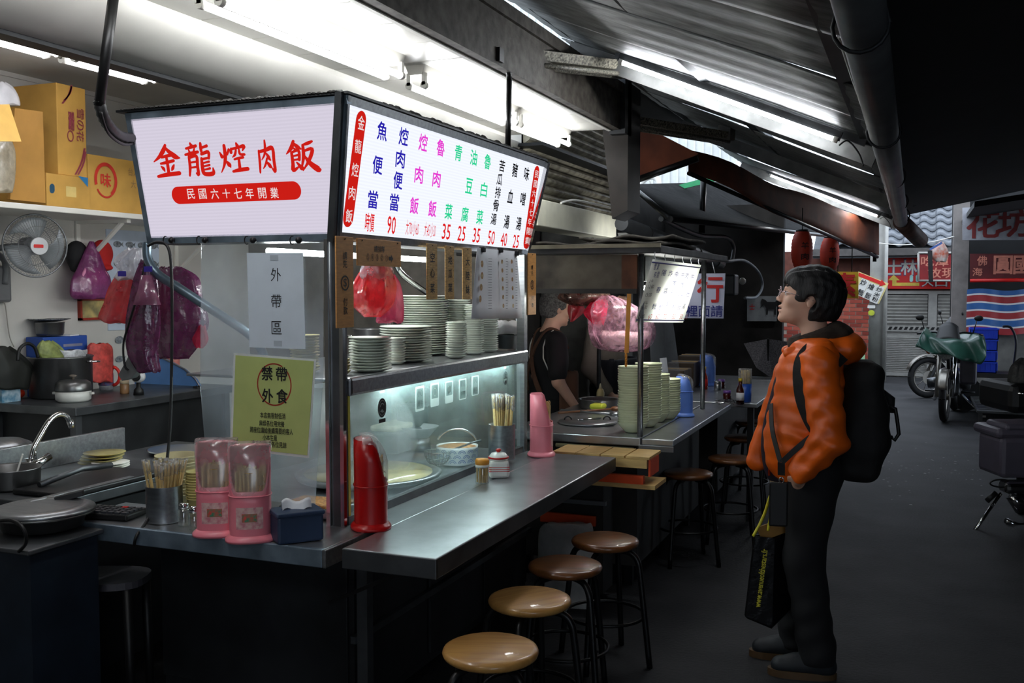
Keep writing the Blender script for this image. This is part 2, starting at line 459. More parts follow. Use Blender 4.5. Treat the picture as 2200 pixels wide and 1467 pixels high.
def holder(name, label, loc, rz, mat, group, cover=True, w=.066, a=.056, h=.305, cut=.165, sticks=44, sticker=True):
    """tall plastic chopstick holder with a scooped front"""
    t = T(name, label, 'chopstick holder', loc, rz, group)
    Mw = world_of(t); n = 40
    def rim(th):
        x = math.cos(th); s = max(0, min(1, (x - .0) / .85)); s = s * s * (3 - 2 * s); return h - (h - cut) * s
    def P_(th, z, k=1.0): return Mw @ Vector((a * k * math.copysign(abs(math.cos(th)) ** .8, math.cos(th)), w * k * math.copysign(abs(math.sin(th)) ** .8, math.sin(th)), z))
    mb = MB(); vs = []
    lv = [0, .25, .5, .75, 1]
    for k in (1.0, .94):
        for q in lv:
            for i in range(n): th = 2 * math.pi * i / n; vs.append(P_(th, .01 + (rim(th) - .01) * q, k))
    m = len(lv)
    def F_(o, j, i): return o * m * n + j * n + i % n
    fs = [(F_(0, j, i), F_(0, j, i+1), F_(0, j+1, i+1), F_(0, j+1, i)) for j in range(m-1) for i in range(n)]
    fs += [(F_(1, j, i), F_(1, j+1, i), F_(1, j+1, i+1), F_(1, j, i+1)) for j in range(m-1) for i in range(n)]
    fs += [(F_(0, m-1, i), F_(0, m-1, i+1), F_(1, m-1, i+1), F_(1, m-1, i)) for i in range(n)]
    mb.add(vs, fs, True); mb.obj('shell', mat, t)
    mb = MB(); prof = [(1.22, 0), (1.22, .008), (1.12, .014), (1.0, .022)]
    vs = [P_(2 * math.pi * i / n, z, k) for k, z in prof for i in range(n)]
    mb.add(vs, [(j*n + i, j*n + (i+1) % n, (j+1)*n + (i+1) % n, (j+1)*n + i) for j in range(3) for i in range(n)], True); mb.add(vs[:n], [tuple(range(n))]); mb.add(vs[-n:], [tuple(range(n))]); mb.obj('base', mat, t)
    mb = MB(); mb.tube([P_(2 * math.pi * i / n, .148, 1.02) for i in range(n)] + [P_(0, .148, 1.02)], .0022, 6, False); mb.obj('rib', mat, t)
    mb = MB(); bk = [P_(2 * math.pi * i / n, h, 1.0) for i in range(n) if math.cos(2 * math.pi * i / n) < .1]
    mb.add(bk, [tuple(range(len(bk)))]); mb.obj('top_plate', mat, t)
    if cover:
        mb = MB(); ths = [math.radians(-118 + 236 * i / 24) for i in range(25)]
        def top(th): x = math.cos(th); return h + .012 - max(0, x + .1) ** 2 * (h - cut) * .55
        lo_ = [P_(q, rim(q) - .012, 1.05) for q in ths]; hi_ = [P_(q, top(q), 1.04) for q in ths]; k = 25
        mb.add(lo_ + hi_, [(i, i+1, k+i+1, k+i) for i in range(k-1)], True)
        mb.add(hi_, [(i, i+1, k-2-i, k-1-i) for i in range(12) if i + 1 < k - 2 - i], True)
        mb.obj('clear_cover', MATS.get('clear_plastic') or pane_mat('clear_plastic', (225, 222, 222), .30, .10, .15, 12, .1), t)
    mb = MB(); R_ = random.Random(int(abs(loc[0] * 1000)))
    for _ in range(sticks):
        x, y = R_.uniform(-.5, .85) * a * .8, R_.uniform(-.85, .85) * w * .8; lx, ly = R_.uniform(-.004, .012), R_.uniform(-.006, .006); z1 = R_.uniform(.222, .246) + (0 if cover else .02)
        mb.beam(Mw @ Vector((x, y, .02)), Mw @ Vector((x + lx, y + ly, z1)), .006, .006)
    tag(mb.obj('chopsticks', M('bamboo', (214, 186, 126), .6, var=.15, scale=30), t), 'pale wooden chopsticks', kind='stuff')
    if sticker:
        mb = MB(); mb.add([P_(math.radians(q), z, 1.012) for z in (.045, .115) for q in (-34, -17, 0, 17, 34)], [(i, i+1, i+6, i+5) for i in range(4)], True); sp = mb.obj('sticker', M('sticker_pale', (226, 200, 190), .5, scale=60, col2=(196, 120, 130)), t)
        mb = MB(); mb.add([P_(math.radians(q), z, 1.018) for z in (.068, .095) for q in (-16, -5, 5, 16)], [(i, i+1, i+5, i+4) for i in range(3)], True); mb.obj('sticker_flower', M('sticker_flower', (40, 130, 96), .5, scale=90, col2=(210, 70, 60)), sp)
    return t
# ---------------------------------------------------------------- materials used all over
ASPH = M('asphalt', (36, 37, 39), 0.7, var=0.25, scale=2.2, bump=0.35, bscale=60, col2=(56, 56, 58), spec=.25)
WHITE = M('white_paint', (228, 226, 218), 0.6, var=0.04, scale=2.5)
WALLP = M('wall_paint', (196, 194, 188), 0.75, var=0.07, scale=2.0, bump=0.05)
CEILW = M('ceiling_white', (196, 194, 186), 0.4, var=0.03, scale=3)
STEEL = M('brushed_steel', (150, 153, 156), 0.33, 0.9, var=0.1, scale=5, stretch=(1, 14, 14))
STEELD = M('worn_steel', (96, 99, 102), 0.42, 0.85, var=0.22, scale=6)
TOPST = M('counter_steel', (164, 167, 170), 0.30, 0.85, var=0.1, scale=7, bump=0.02, bscale=25)
CHROME = M('chrome', (205, 205, 205), 0.13, 1.0, var=0.03)
BLACKM = M('black_metal', (16, 16, 17), 0.4, 0.2, var=0.2)
BLACKP = M('black_plastic', (14, 14, 15), 0.5, var=0.2)
DARKST = M('dark_panel', (46, 48, 50), 0.5, 0.5, var=0.25, scale=4)
GALV = M('galvanised', (128, 144, 158), 0.42, 0.65, var=0.2, scale=10)
GRIMY = M('grimy_steel', (104, 98, 88), 0.6, 0.3, var=0.0, scale=24, col2=(38, 34, 30), bump=0.2, bscale=70)
FASC = M('stained_fascia', (96, 90, 82), 0.65, 0.2, scale=18, col2=(52, 46, 40), bump=0.15, bscale=90)
ROOFM = M('roof_sheet', (112, 114, 112), 0.55, 0.1, var=0.3, scale=3, stretch=(1.2, 9, 9), bump=0.06, bscale=9)
RUST = M('rust_canvas', (112, 54, 28), 0.8, var=0.25, scale=4)
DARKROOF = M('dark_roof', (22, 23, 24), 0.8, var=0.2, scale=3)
GLOWT = glow_mat('tube_light', (250, 252, 255), 32.0)
GLOWS = glow_mat('tube_light_alley', (245, 250, 255), 85.0)
GLOWK = glow_mat('tube_light_kitchen', (250, 250, 255), 22.0)
PAPER = M('paper', (226, 228, 232), 0.7, var=0.03)
INK = M('ink', (16, 16, 18), 0.6, var=0)
REDINK = M('red_ink', (200, 28, 26), 0.6, var=0)
CARD = M('cardboard', (196, 150, 70), 0.75, var=0.08, scale=6)
CARDD = M('cardboard_fold', (176, 128, 56), 0.75, var=0.08, scale=6)

def structure(mb, name, mat, label, **k):
    return tag(mb.obj(name, mat, **k), label, None, None, 'structure')

# ground
structure(MB().box((-14, -9, -0.2), (14, 42, 0)), 'floor', ASPH, 'dark patched asphalt of the covered alley')

# eating house on the left: ceilings, walls, drop beam
ceil = T('ceiling', 'white strip ceiling above the first stall', None, (-2.1, 2.5, 2.55), kind='structure')
for i in range(24):
    y = -1.2 + i * 0.302
    MB().bbox((-2.47, y, 2.55), (-1.80, y + 0.298, 2.575), 0.004).obj('ceiling_panel', CEILW, ceil)
structure(MB().box((-2.5, -1.2, 2.578), (-1.74, 6.05, 2.64)), 'ceiling_backing', DARKST, 'dark backing over the white strip ceiling')
fa = structure(MB().box((-1.798, -1.2, 2.545), (-1.73, 6.06, 2.84)), 'beam', FASC, 'stained steel fascia beam along the front of the eating house')
MB().beam((-1.80, -1.2, 2.555), (-1.80, 6.06, 2.555), 0.022, 0.03).obj('edge_trim', WHITE, fa)
MB().beam((-1.722, -1.2, 2.80), (-1.722, 6.06, 2.80), 0.02, 0.06).obj('flange', FASC, fa)
# rounded white drop beam
pr = [(-2.47, 2.60), (-2.47, 2.54)] + [(-2.47 - 0.30 + 0.30 * math.cos(math.radians(a)), 2.53 - 0.13 * math.sin(math.radians(a))) for a in range(0, 94, 4)] + [(-2.80, 2.40), (-2.80, 2.78)]
_tb = MB().prism([(x, -1.2, z) for x, z in pr], (0, 7.45, 0)); _tb.smooth = [False, False] + [1 < k < 24 for k in range(len(_tb.f) - 2)]
structure(_tb, 'trim_1', WHITE, 'white rounded drop beam running above the stall')
structure(MB().box((-2.83, -1.2, 2.385), (-2.75, 6.2, 2.40)), 'trim_2', DARKST, 'dark strip along the lower edge of the white drop beam')  # dark strip along the beam's lower edge
structure(MB().box((-4.75, -1.2, 2.745), (-2.75, 6.3, 2.84)), 'ceiling_back', WALLP, 'grey ceiling over the kitchen behind the stall')
structure(MB().box((-4.80, -1.2, 0), (-4.65, 9.5, 2.82)), 'wall_back', WALLP, 'off-white kitchen wall with shelf, fan and poster')
structure(MB().box((-4.65, 6.2, 0), (-2.55, 6.32, 2.78)), 'wall_far', M('wall_dark', (120, 116, 108), 0.8, var=0.15), 'end wall of the kitchen behind the first stall')
MB_c = MB().box((-4.662, -1.0, 2.72), (-4.635, 6.2, 2.747))
structure(MB_c, 'trim_3', WALLP, 'thin cornice where kitchen wall meets ceiling')

# roller shutter of the next shop, slat by slat
sh = T('window_1', 'grimy half-open roller shutter above the second stall', None, (-2.45, 7.3, 2.2), kind='structure')
SLAT = M('shutter_slat', (190, 184, 162), 0.5, 0.2, scale=9, col2=(110, 102, 86), bump=0.1)
for i in range(15):
    z = 2.17 + i * 0.062
    mb = MB(); prof = [(-2.47 + 0.035 * math.sin(math.pi * k / 6), z + 0.060 * k / 6) for k in range(7)] + [(-2.485, z + 0.06), (-2.485, z)]
    mb.prism([(x, 6.32, q) for x, q in prof], (0, 2.35, 0)); mb.obj('slat', SLAT, sh)
MB().box((-2.5, 6.2, 2.5), (-2.3, 8.7, 2.52)).obj('guide_rail', DARKST, sh)
st = T('pillar', 'dark brown steel column hanging at the end of the fascia beam', None, (-1.84, 6.3, 2.0), kind='structure')
BR = M('brown_steel', (36, 31, 27), 0.6, 0.3, var=0.2)
MB().prism([(-1.90, 6.12, 2.85), (-1.70, 6.12, 2.85), (-1.70, 6.12, 2.05), (-1.80, 6.12, 2.0)], (0, 0.3, 0)).obj('column_plate', BR, st)
MB().box((-1.80, 6.05, 2.52), (-1.70, 6.2, 2.95)).obj('bracket', DARKST, st)

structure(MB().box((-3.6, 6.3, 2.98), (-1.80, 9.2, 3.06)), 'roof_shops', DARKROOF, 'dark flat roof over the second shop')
# sloping alley roof: sheets, rafters
rf = T('roof', 'grey sheet-metal roof sloping down over the alley', None, (-1.0, 5, 2.5), kind='structure')
def roof_z(x): return 2.90 + (x + 1.75) * (2.27 - 2.90) / 1.5
for i in range(19):
    y = -2.4 + i * 0.76; lift = 0.012 * (i % 2)
    a, b = Vector((-1.82, y, roof_z(-1.82) + lift)), Vector((-0.17, y, roof_z(-0.17) + lift))
    mb = MB(); nn = 11
    def sheet(u, v, a=a, b=b):
        p = a.lerp(b, u); return p + Vector((0, v * 0.775, 0.0016 * math.sin(v * math.pi * 6) + 0.010 * math.sin(u * 5 + y)))
    mb.grid(sheet, 6, 18); mb.obj('roof_sheet', ROOFM, rf, solid=0.006)
for y in (1.6, 5.22, 8.0, 10.9):
    mb = MB(); mb.beam((-1.78, y, roof_z(-1.78) - 0.055), (-0.2, y, roof_z(-0.2) - 0.055), 0.05, 0.09); mb.obj('rafter', M('rafter_grey', (92, 92, 90), 0.55, 0.4, var=0.2), rf)
for x in (-1.72, -1.0, -0.24):
    MB().beam((x, -2.4, roof_z(x) + 0.03), (x, 11.9, roof_z(x) + 0.03), 0.06, 0.04).obj('purlin', DARKST, rf)

# gutter pipe along the low edge
gt = T('gutter_pipe', 'long grey round gutter pipe along the low edge of the alley roof', 'pipe', (-0.14, 5, 2.2))
PIPEM = M('pipe_grey', (92, 94, 96), 0.4, 0.4, var=0.2, scale=3)
MB().cyl((-0.13, 0.5, 2.22), (-0.15, 10.0, 2.17), 0.058, n=20).obj('pipe', PIPEM, gt)
mb = MB().cyl((-0.15, 9.9, 2.17), (0.02, 10.5, 2.02), 0.075, n=16); mb.obj('elbow', M('rusty_pipe', (110, 80, 70), 0.6, var=0.25), gt)
for y in (2.6, 4.4, 6.2, 8.0, 9.6):
    mb = MB(); mb.tube(arc((-0.14, y, 2.205), (0.066, 0, 0), (0, 0, 0.066), 0, 360, 16), 0.006, 6); mb.obj('clamp', DARKST, gt)
mb = MB().tube(spline([(-0.21, 1.0, 2.28), (-0.215, 3.0, 2.27), (-0.2, 5.0, 2.25), (-0.21, 7.0, 2.25)], 6), 0.008, 6); mb.obj('cable', M('cable_grey', (120, 120, 116), 0.6), gt)

# dark roof of the other side and its tarpaulin
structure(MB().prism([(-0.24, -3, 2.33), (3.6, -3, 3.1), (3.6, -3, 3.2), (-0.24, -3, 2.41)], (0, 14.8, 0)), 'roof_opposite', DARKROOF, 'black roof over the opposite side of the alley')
structure(MB().box((3.3, -3, 0), (3.5, 12, 3.2)), 'wall_skyblock_right', DARKROOF, 'unseen dark wall added on the opposite side to enclose the alley from sky light')  # out of view, put up to close the alley against sky light
structure(MB().box((-5.0, -4.4, 2.95), (3.5, -2.2, 3.05)), 'roof_skyblock', DARKROOF, 'unseen dark roof behind the viewer, added to block sky light')  # out of view, added so less sky light falls in from behind
structure(MB().box((-5.0, -4.5, 0), (1.9, -4.3, 3.0)), 'wall_skyblock_back', DARKROOF, 'unseen dark wall added behind the viewer to shade the alley')  # added out of view to shade; its gap lets a little sky in
structure(MB().box((-4.8, -1.35, 0), (-2.4, -1.2, 2.8)), 'wall_skyblock_near', WALLP, 'unseen wall added to close the near kitchen end against sky light')  # out of view, added to stop sky light entering the kitchen
structure(MB().box((-5.0, -4.4, 0), (-4.8, -1.2, 3.0)), 'wall_skyblock_left', DARKROOF, 'unseen dark wall added beyond the kitchen corner against sky light')  # out of view, added to complete the shading walls on the left
# ---------------------------------------------------------------- fluorescent fittings
def fitting(name, label, a, b, group, glow, n_tubes=2, gap=0.075, w=0.10, down=(0, 0, -1), r=0.013, body=None, drop=0.045, lit=(1, 1)):
    a, b = Vector(a), Vector(b); ax = (b - a).normalized(); dn = Vector(down).normalized(); sd = ax.cross(dn).normalized()
    t = T(name, label, 'lamp', a.lerp(b, .5), group=group)
    mb = MB(); h = 0.045
    c = [a - sd * w/2, a - sd * w*.32 + dn * h, a + sd * w*.32 + dn * h, a + sd * w/2]
    mb.prism(c, b - a); mb.obj('housing', body or CEILW, t)
    offs = [0] if n_tubes == 1 else [-gap/2, gap/2]
    for k, o in enumerate(offs):
        p, q = a + sd * o + dn * (h + drop) + ax * 0.03, b + sd * o + dn * (h + drop) - ax * 0.03
        MB().cyl(p, q, r, n=12).obj('tube', glow if lit[k] else WHITE, t)
        for e, s in ((p, -1), (q, 1)):
            mb = MB(); mb.cyl(e, e + ax * 0.022 * s, r * 1.25, n=10); mb.beam(e + ax * 0.012 * s, e + ax * 0.012 * s - dn * (drop + 0.01), 0.018, 0.02, up=ax); mb.obj('end_cap', WHITE, t)
    return t

g = 'white twin-tube lamps on the strip ceiling'
fitting('tube_lamp', 'white twin-tube lamp over the near end of the sign', (-2.08, 2.58, 2.552), (-2.08, 3.80, 2.552), g, GLOWT)
fitting('tube_lamp', 'white twin-tube lamp at the top edge nearest the viewer', (-2.08, 1.25, 2.552), (-2.08, 2.47, 2.552), g, GLOWT)
fitting('tube_lamp', 'white twin-tube lamp in the middle of the strip ceiling', (-2.08, 3.98, 2.552), (-2.08, 5.10, 2.552), g, GLOWT)
fitting('tube_lamp', 'white twin-tube lamp beside the roller shutter', (-2.08, 5.14, 2.552), (-2.08, 6.0, 2.552), g, GLOWT, lit=(1, 1))
g = 'tube lamps over the kitchen'
fitting('kitchen_lamp', 'kitchen tube lamp left of the black pipe', (-3.7, 2.75, 2.725), (-3.7, 3.52, 2.725), g, GLOWK, body=STEELD, r=0.016)
fitting('kitchen_lamp', 'kitchen tube lamp crossing behind the black pipe', (-3.7, 3.58, 2.725), (-3.7, 4.15, 2.725), g, GLOWK, body=STEELD, r=0.016)

# two single tubes under the alley roof, on grimy rails
dn = Vector((-0.393, 0, -0.92))
for lab, y, ea in (('white tube lamp slanting under the roof behind the viewer', -.6, 0), ('long white tube lamp slanting under the grey alley roof', 5.05, 0), ('distant white tube lamp slanting beside the end of the gutter', 10.7, 0)):
    a = Vector((-1.46, y, 2.735)); b = Vector((-0.36, y, 2.265))
    t = fitting('alley_lamp', lab, a - dn * 0.045, b - dn * 0.045, 'single tube lamps under the alley roof', GLOWS, 1, w=0.034, down=dn, drop=-.004, r=0.014, body=M('rail_grey', (70, 72, 74), 0.6, 0.3, var=0.3))
    mb = MB(); mb.beam(a + Vector((-.02, .05, .05)), b + Vector((0.12, .05, .0)), 0.035, 0.05); mb.obj('rail', M('rail_grey', (70, 72, 74), 0.6, 0.3, var=0.3), t)
    mb = MB().tube(spline([b + Vector((0, 0, -.02)), b + Vector((.04, 0, 0)), b + Vector((.09, .02, -.06)), b + Vector((.11, .03, -.12))], 5), 0.004, 6); mb.obj('wire', BLACKP, t)
# the grimy old rails along the beam
for lab, p0, p1, d0, d1 in (('speckled grimy old lamp rail hanging near the bent black pole', (1062, 100), (1345, 135), 4.75, 5.4),
                            ('second grimy old lamp rail hanging beyond the dark column', (1350, 250), (1560, 285), 6.6, 7.1)):
    a, b = U(*p0, d=d0), U(*p1, d=d1)
    t = T('old_lamp_rail', lab, 'lamp rail', a.lerp(b, .5), group='grimy old lamp rails')
    mb = MB(); ax = (b - a).normalized(); sd = ax.cross(Vector((0, 0, 1))).normalized()
    mb.prism([a - sd * .045, a - sd * .025 + Vector((0, 0, -.045)), a + sd * .025 + Vector((0, 0, -.045)), a + sd * .045], b - a)
    mb.obj('housing', M('speckled_rail', (170, 164, 146), 0.6, 0.1, scale=90, col2=(30, 26, 22)), t)
    for s in (-1, 1):
        MB().cyl(a + sd * .03 * s + Vector((0, 0, -.07)), b + sd * .03 * s + Vector((0, 0, -.07)), 0.013, n=10).obj('dead_tube', M('speckled_tube', (150, 146, 132), 0.5, scale=120, col2=(40, 36, 30)), t)
    MB().beam(b - ax * .02, b + ax * .03, .12, .12).obj('end_box', M('end_box', (86, 84, 80), .6, var=.3), t)

# bent black pole from the fascia to the sign, and the hanging black pipe with its flexible conduit
t = T('sign_pole', 'thin black pole bent at the top, holding up the menu light box', 'pole', (-1.74, 4.0, 2.2))
p0 = U(1091, 325, X=-1.75); p1 = U(1094, 170, X=-1.75)
MB().tube([p0, p1] + arc(p1 + Vector((0, -.10, 0)), Vector((0, .10, 0)), Vector((0, 0, .07)), 0, 90, 6) + [p1 + Vector((0, -.16, .07))], 0.013, 10).obj('pole', BLACKM, t)
MB().cbox(p1 + Vector((0.01, -.17, .07)), (.05, .05, .06)).obj('bracket', BLACKM, t)
t = T('hanging_conduit', 'black hanging pipe ending in a flexible conduit to the sign', 'pipe', U(215, 240, Y=2.5))
a, b = U(247, -30, Y=2.5), U(213, 228, Y=2.5)
MB().cyl(a, b, 0.017, n=12).obj('pipe', BLACKM, t)
fl = spline([b + Vector((0, 0, .02)), U(222, 250, Y=2.52), U(240, 278, Y=2.6), U(262, 294, Y=2.72), U(293, 297, Y=2.86)], 6)
MB().tube(fl, [0.017 + 0.003 * (i % 2) for i in range(len(fl))], 10).obj('conduit', BLACKP, t)
MB().tube(spline([U(216, 240, Y=2.49), U(232, 285, Y=2.55), U(265, 310, Y=2.70), U(293, 306, Y=2.86)], 6), 0.005, 6).obj('wire', BLACKP, t)
# ---------------------------------------------------------------- first stall: cart
XG, XB, YA, YB, ZC, ZS, ZT0, ZT1, FL = -1.81, -2.62, 2.90, 4.62, 0.75, 1.25, 1.727, 2.185, 0.10
cart = T('food_cart', 'steel noodle cart with glass case, shelf and front counter', 'food cart', (-2.2, 3.7, 0))
mb = MB().box((XB, 2.95, .06), (XG + .02, YB - .04, .70)); mb.obj('body', DARKST, cart)
for y in (2.95, 3.5, 4.04):
    MB().bbox((XG + .02, y + .01, .10), (XG + .032, y + .53, .66), .003).obj('front_panel', DARKST, cart)
MB().bbox((XB, 2.935, .10), (XG, 2.95, .66), .003).obj('end_panel', DARKST, cart)
MB().beam((XG + .045, 2.9, .36), (XG + .045, YB - .04, .36), .02, .025).obj('kick_rail', STEELD, cart)
mb = MB().bbox((-2.78, 2.62, .712), (-1.70, 2.93, .75), .004); mb.bbox((XB - .03, 2.9, .712), (-1.655, YB, .7495), .004); mb.obj('worktop', TOPST, cart)
mb = MB().bbox((-2.785, 2.612, .694), (-1.70, 2.63, .752), .003); mb.obj('worktop_lip', GALV, cart)
mb = MB().bbox((-1.70, 2.612, .694), (-1.686, 2.9, .752), .003); mb.obj('worktop_lip', STEEL, cart)
mb = MB().bbox((-1.652, 2.655, .735), (-1.325, 4.585, .752), .003); mb.obj('counter', TOPST, cart)
MB().bbox((-1.337, 2.655, .688), (-1.323, 4.585, .751), .003).obj('counter_lip', STEELD, cart)
MB().bbox((-1.652, 2.651, .688), (-1.323, 2.665, .751), .003).obj('counter_lip', STEELD, cart)
for y in (2.8, 4.3):
    mb = MB(); mb.beam((-1.79, y, .52), (-1.42, y, .70), .025, .012); mb.beam((-1.66, y, .705), (-1.40, y, .705), .025, .012); mb.obj('counter_bracket', BLACKM, cart)
for x, y, z1 in ((XG - .012, YA + .02, 1.73), (XG, YB - .03, 1.73), (XB + .04, YB - .03, 1.73), (-1.655, 2.93, .75)):
    mb = MB()
    if z1 > 1: mb.box((x - .02, y - .02, .75), (x + .02, y + .02, z1))
    else: mb.box((x - .1, y - .02, .05), (x - .06, y + .02, .70))
    mb.obj('post', STEELD if y < 3 else STEEL, cart)
for dx in (-.035, .022):
    MB().box((XG + dx - .014, YA - .012, .75), (XG + dx, YA + .006, 1.73)).obj('post_trim', CHROME, cart)
# shelf that carries the plates
mb = MB().bbox((-2.5, YA + .05, ZS - .01), (XG + .01, YB - .02, ZS), .003); mb.obj('plate_shelf', TOPST, cart)
MB().bbox((XG - .012, YA + .03, ZS - .055), (XG + .028, YB - .01, ZS + .008), .01).obj('shelf_rail', STEEL, cart)
# glass
GLASS = pane_mat('case_glass', (190, 215, 212), .16, .07, .05, 3.0, .12)
ACRYL = pane_mat('acrylic_sheet', (180, 186, 196), .17, .07, .22, 3.0, .13)
MB().box((XG - .004, YA + .04, .775), (XG + .002, YB - .06, ZS - .05)).obj('glass_pane', GLASS, cart)
mb = MB(); mb.beam((XG, YA + .03, .764), (XG, YB - .05, .764), .03, .03); mb.obj('glass_channel', STEELD, cart)
mb = MB(); mb.beam((XG + .004, YA + .045, .77), (XG + .004, YA + .045, ZS - .05), .012, .012); mb.obj('yellow_edge', M('yellow_seal', (190, 180, 60), .5), cart)
pl = [U(432, 516, Y=2.9), U(694, 514, Y=2.9), U(694, 800, Y=2.9), U(676, 1092, Y=2.9), U(520, 1065, Y=2.9), U(440, 952, Y=2.9), U(430, 830, Y=2.9)]
MB().prism(pl, (0, .003, 0)).obj('acrylic_sheet', ACRYL, cart)
# bent support tube under the sign corner
MB().tube(spline([U(316, 520, Y=2.95), U(318, 556, Y=2.95), U(338, 588, Y=2.96), U(380, 616, Y=2.97), U(460, 668, Y=3.0), U(535, 718, Y=3.02), U(562, 752, Y=3.02), U(570, 790, Y=3.02)], 5), .017, 12).obj('support_tube', M('tube_bluegrey', (104, 120, 132), .32, .6, var=.15), cart)
# lamp under the shelf, lamp above the plates
MB().cyl((XG - .045, YA + .25, ZS - .03), (XG - .045, YB - .2, ZS - .03), .011, n=10).obj('shelf_lamp', glow_mat('shelf_led', (225, 245, 245), 88), cart)
MB().cyl((-2.2, YA + .15, 1.70), (-2.2, YB - .3, 1.70), .012, n=10).obj('canopy_lamp', glow_mat('canopy_led', (245, 250, 250), 75), cart)
MB().box((XB, YA + .02, 1.83), (XG - .1, YB - .02, 1.845)).obj('canopy_underside', STEELD, cart)
for px in (368, 440, 543, 641):
    p = U(px, 516, Y=2.885)
    mb = MB(); mb.sphere(p + Vector((.004, -.004, 0)), .012, 10, 7); mb.tube(arc(p + Vector((-.016, -.012, 0)), (.010, 0, 0), (0, 0, .014), 70, 300, 8), .0022, 6)
    mb.obj('hook', BLACKM, cart)

# ---------------------------------------------------------------- light box with the shop name
SIGNL = glow_mat('lit_panel_lilac', (222, 216, 232), 0.78)
SIGNM = glow_mat('lit_panel_white', (244, 246, 255), 1.12)
RIBN = None
def lit_panel(name, col, s_mid, s_edge, vec_scale, off):
    """back-lit plastic: glow set for middle and edge, rib shading painted as faint bands"""
    m = bpy.data.materials.new(name); m.use_nodes = True; nt = m.node_tree; N = nt.nodes; L = nt.links; N.clear()
    out = N.new('ShaderNodeOutputMaterial'); e = N.new('ShaderNodeEmission'); e.inputs[0].default_value = (*lin(col), 1)
    tc = N.new('ShaderNodeTexCoord'); mp = N.new('ShaderNodeMapping'); mp.inputs['Location'].default_value = off; mp.inputs['Scale'].default_value = vec_scale
    ln = N.new('ShaderNodeVectorMath'); ln.operation = 'LENGTH'; rp = N.new('ShaderNodeMapRange')
    rp.interpolation_type = 'SMOOTHSTEP'
    rp.inputs['From Min'].default_value = .15; rp.inputs['From Max'].default_value = 1.0; rp.inputs['To Min'].default_value = s_mid; rp.inputs['To Max'].default_value = s_edge
    L.new(tc.outputs['Object'], mp.inputs[0]); L.new(mp.outputs[0], ln.inputs[0]); L.new(ln.outputs['Value'], rp.inputs[0])
    wv = N.new('ShaderNodeTexWave'); wv.wave_type = 'BANDS'; wv.bands_direction = 'Z'; wv.inputs['Scale'].default_value = 28; 
    L.new(tc.outputs['Object'], wv.inputs[0])
    mr = N.new('ShaderNodeMapRange'); mr.inputs['To Min'].default_value = .955; mr.inputs['To Max'].default_value = 1.02
    L.new(wv.outputs[1], mr.inputs[0])
    mu = N.new('ShaderNodeMath'); mu.operation = 'MULTIPLY'; L.new(rp.outputs[0], mu.inputs[0]); L.new(mr.outputs[0], mu.inputs[1])
    L.new(mu.outputs[0], e.inputs[1]); L.new(e.outputs[0], out.inputs[0]); return m

def ribbed(a, b, c, d, n):
    """face a(bottom left) b(bottom right) c(top right) d(top left) as flat strips; rib shading sits in the emission"""
    mb = MB(); a, b, c, d = map(Vector, (a, b, c, d)); nn = (b - a).cross(d - a).normalized()
    mb.grid(lambda u, v: a.lerp(b, u).lerp(d.lerp(c, u), v), 1, n, False); return mb

BLF, BRF, TLF, TRF = Vector((XB, YA, ZT0)), Vector((XG, YA, ZT0)), Vector((XB, YA - FL, ZT1)), Vector((XG + FL, YA - FL, ZT1))
name_sign = T('name_light_box', 'lilac-white light box with red brush characters on the cart end', 'sign', (XB + .4, YA + .05, ZT0))
def box_sign(t, bl, br, tr, tl, back, panel_mat, fw=.028, frame=GALV, vw=.028):
    """a framed light box: panel, four frame bars, back case"""
    ux = (br - bl).normalized(); uz = (tl - bl).normalized(); nn = ux.cross(uz)
    def bar(p, q, w, nm='frame_bar'):
        mb = MB(); mb.beam(p, q, w, .03, up=nn); return mb.obj(nm, frame, t)
    bl, br, tr, tl = (v - nn * .011 for v in (bl, br, tr, tl))
    i0, i1, i2, i3 = bl + uz * fw * .5, br + uz * fw * .5, tr - uz * fw * .5, tl - uz * fw * .5
    for p, q in ((i0, i1), (i3, i2)):
        mb = MB(); mb.beam(p, q, .03, fw, up=uz); mb.obj('frame_bar', frame, t)
    for p, q in ((bl + ux * vw * .5, tl + ux * vw * .5), (br - ux * vw * .5, tr - ux * vw * .5)):
        mb = MB(); mb.beam(p, q, .03, vw, up=ux); mb.obj('frame_bar', frame, t)
    m = fw * .8; mv = vw * .8; bl, br, tr, tl = (v + nn * .011 for v in (bl, br, tr, tl))
    pn = ribbed(bl + ux * mv + uz * m, br - ux * mv + uz * m, tr - ux * mv - uz * m, tl + ux * mv - uz * m, 6)
    pn.v = [v + nn * .004 for v in pn.v]
    pn.obj('lit_panel', panel_mat, t)
    bk = Vector(back)
    mb = MB(); mb.add([bl, br, tr, tl, bl + bk, br + bk, tr + bk, tl + bk], [(4, 5, 1, 0), (3, 2, 6, 7), (0, 3, 7, 4), (1, 5, 6, 2), (5, 4, 7, 6)]); mb.obj('back_case', DARKST, t)
    return ux, uz, nn
lp = lit_panel('lit_name_panel', (236, 228, 246), .80, .80, (1.9, 0, 3.6), (-.12, 0, -.74))
ux, uz, nn = box_sign(name_sign, BLF, BRF, TRF, TLF, (0, .16, 0), lp)
PLN = (BLF, nn)
def on_plane(px, py, P):
    r = FWD + RIGHT * ((px - 1100) / F_PX) + UPV * ((733.5 - py) / F_PX)
    return EYE + r * ((P[0] - EYE).dot(P[1]) / r.dot(P[1]))
REDG = glow_mat('lit_red', (226, 34, 26), .78)
WHG = glow_mat('lit_white_print', (250, 236, 236), .85)
def on_sign(px, py): return on_plane(px, py, PLN)

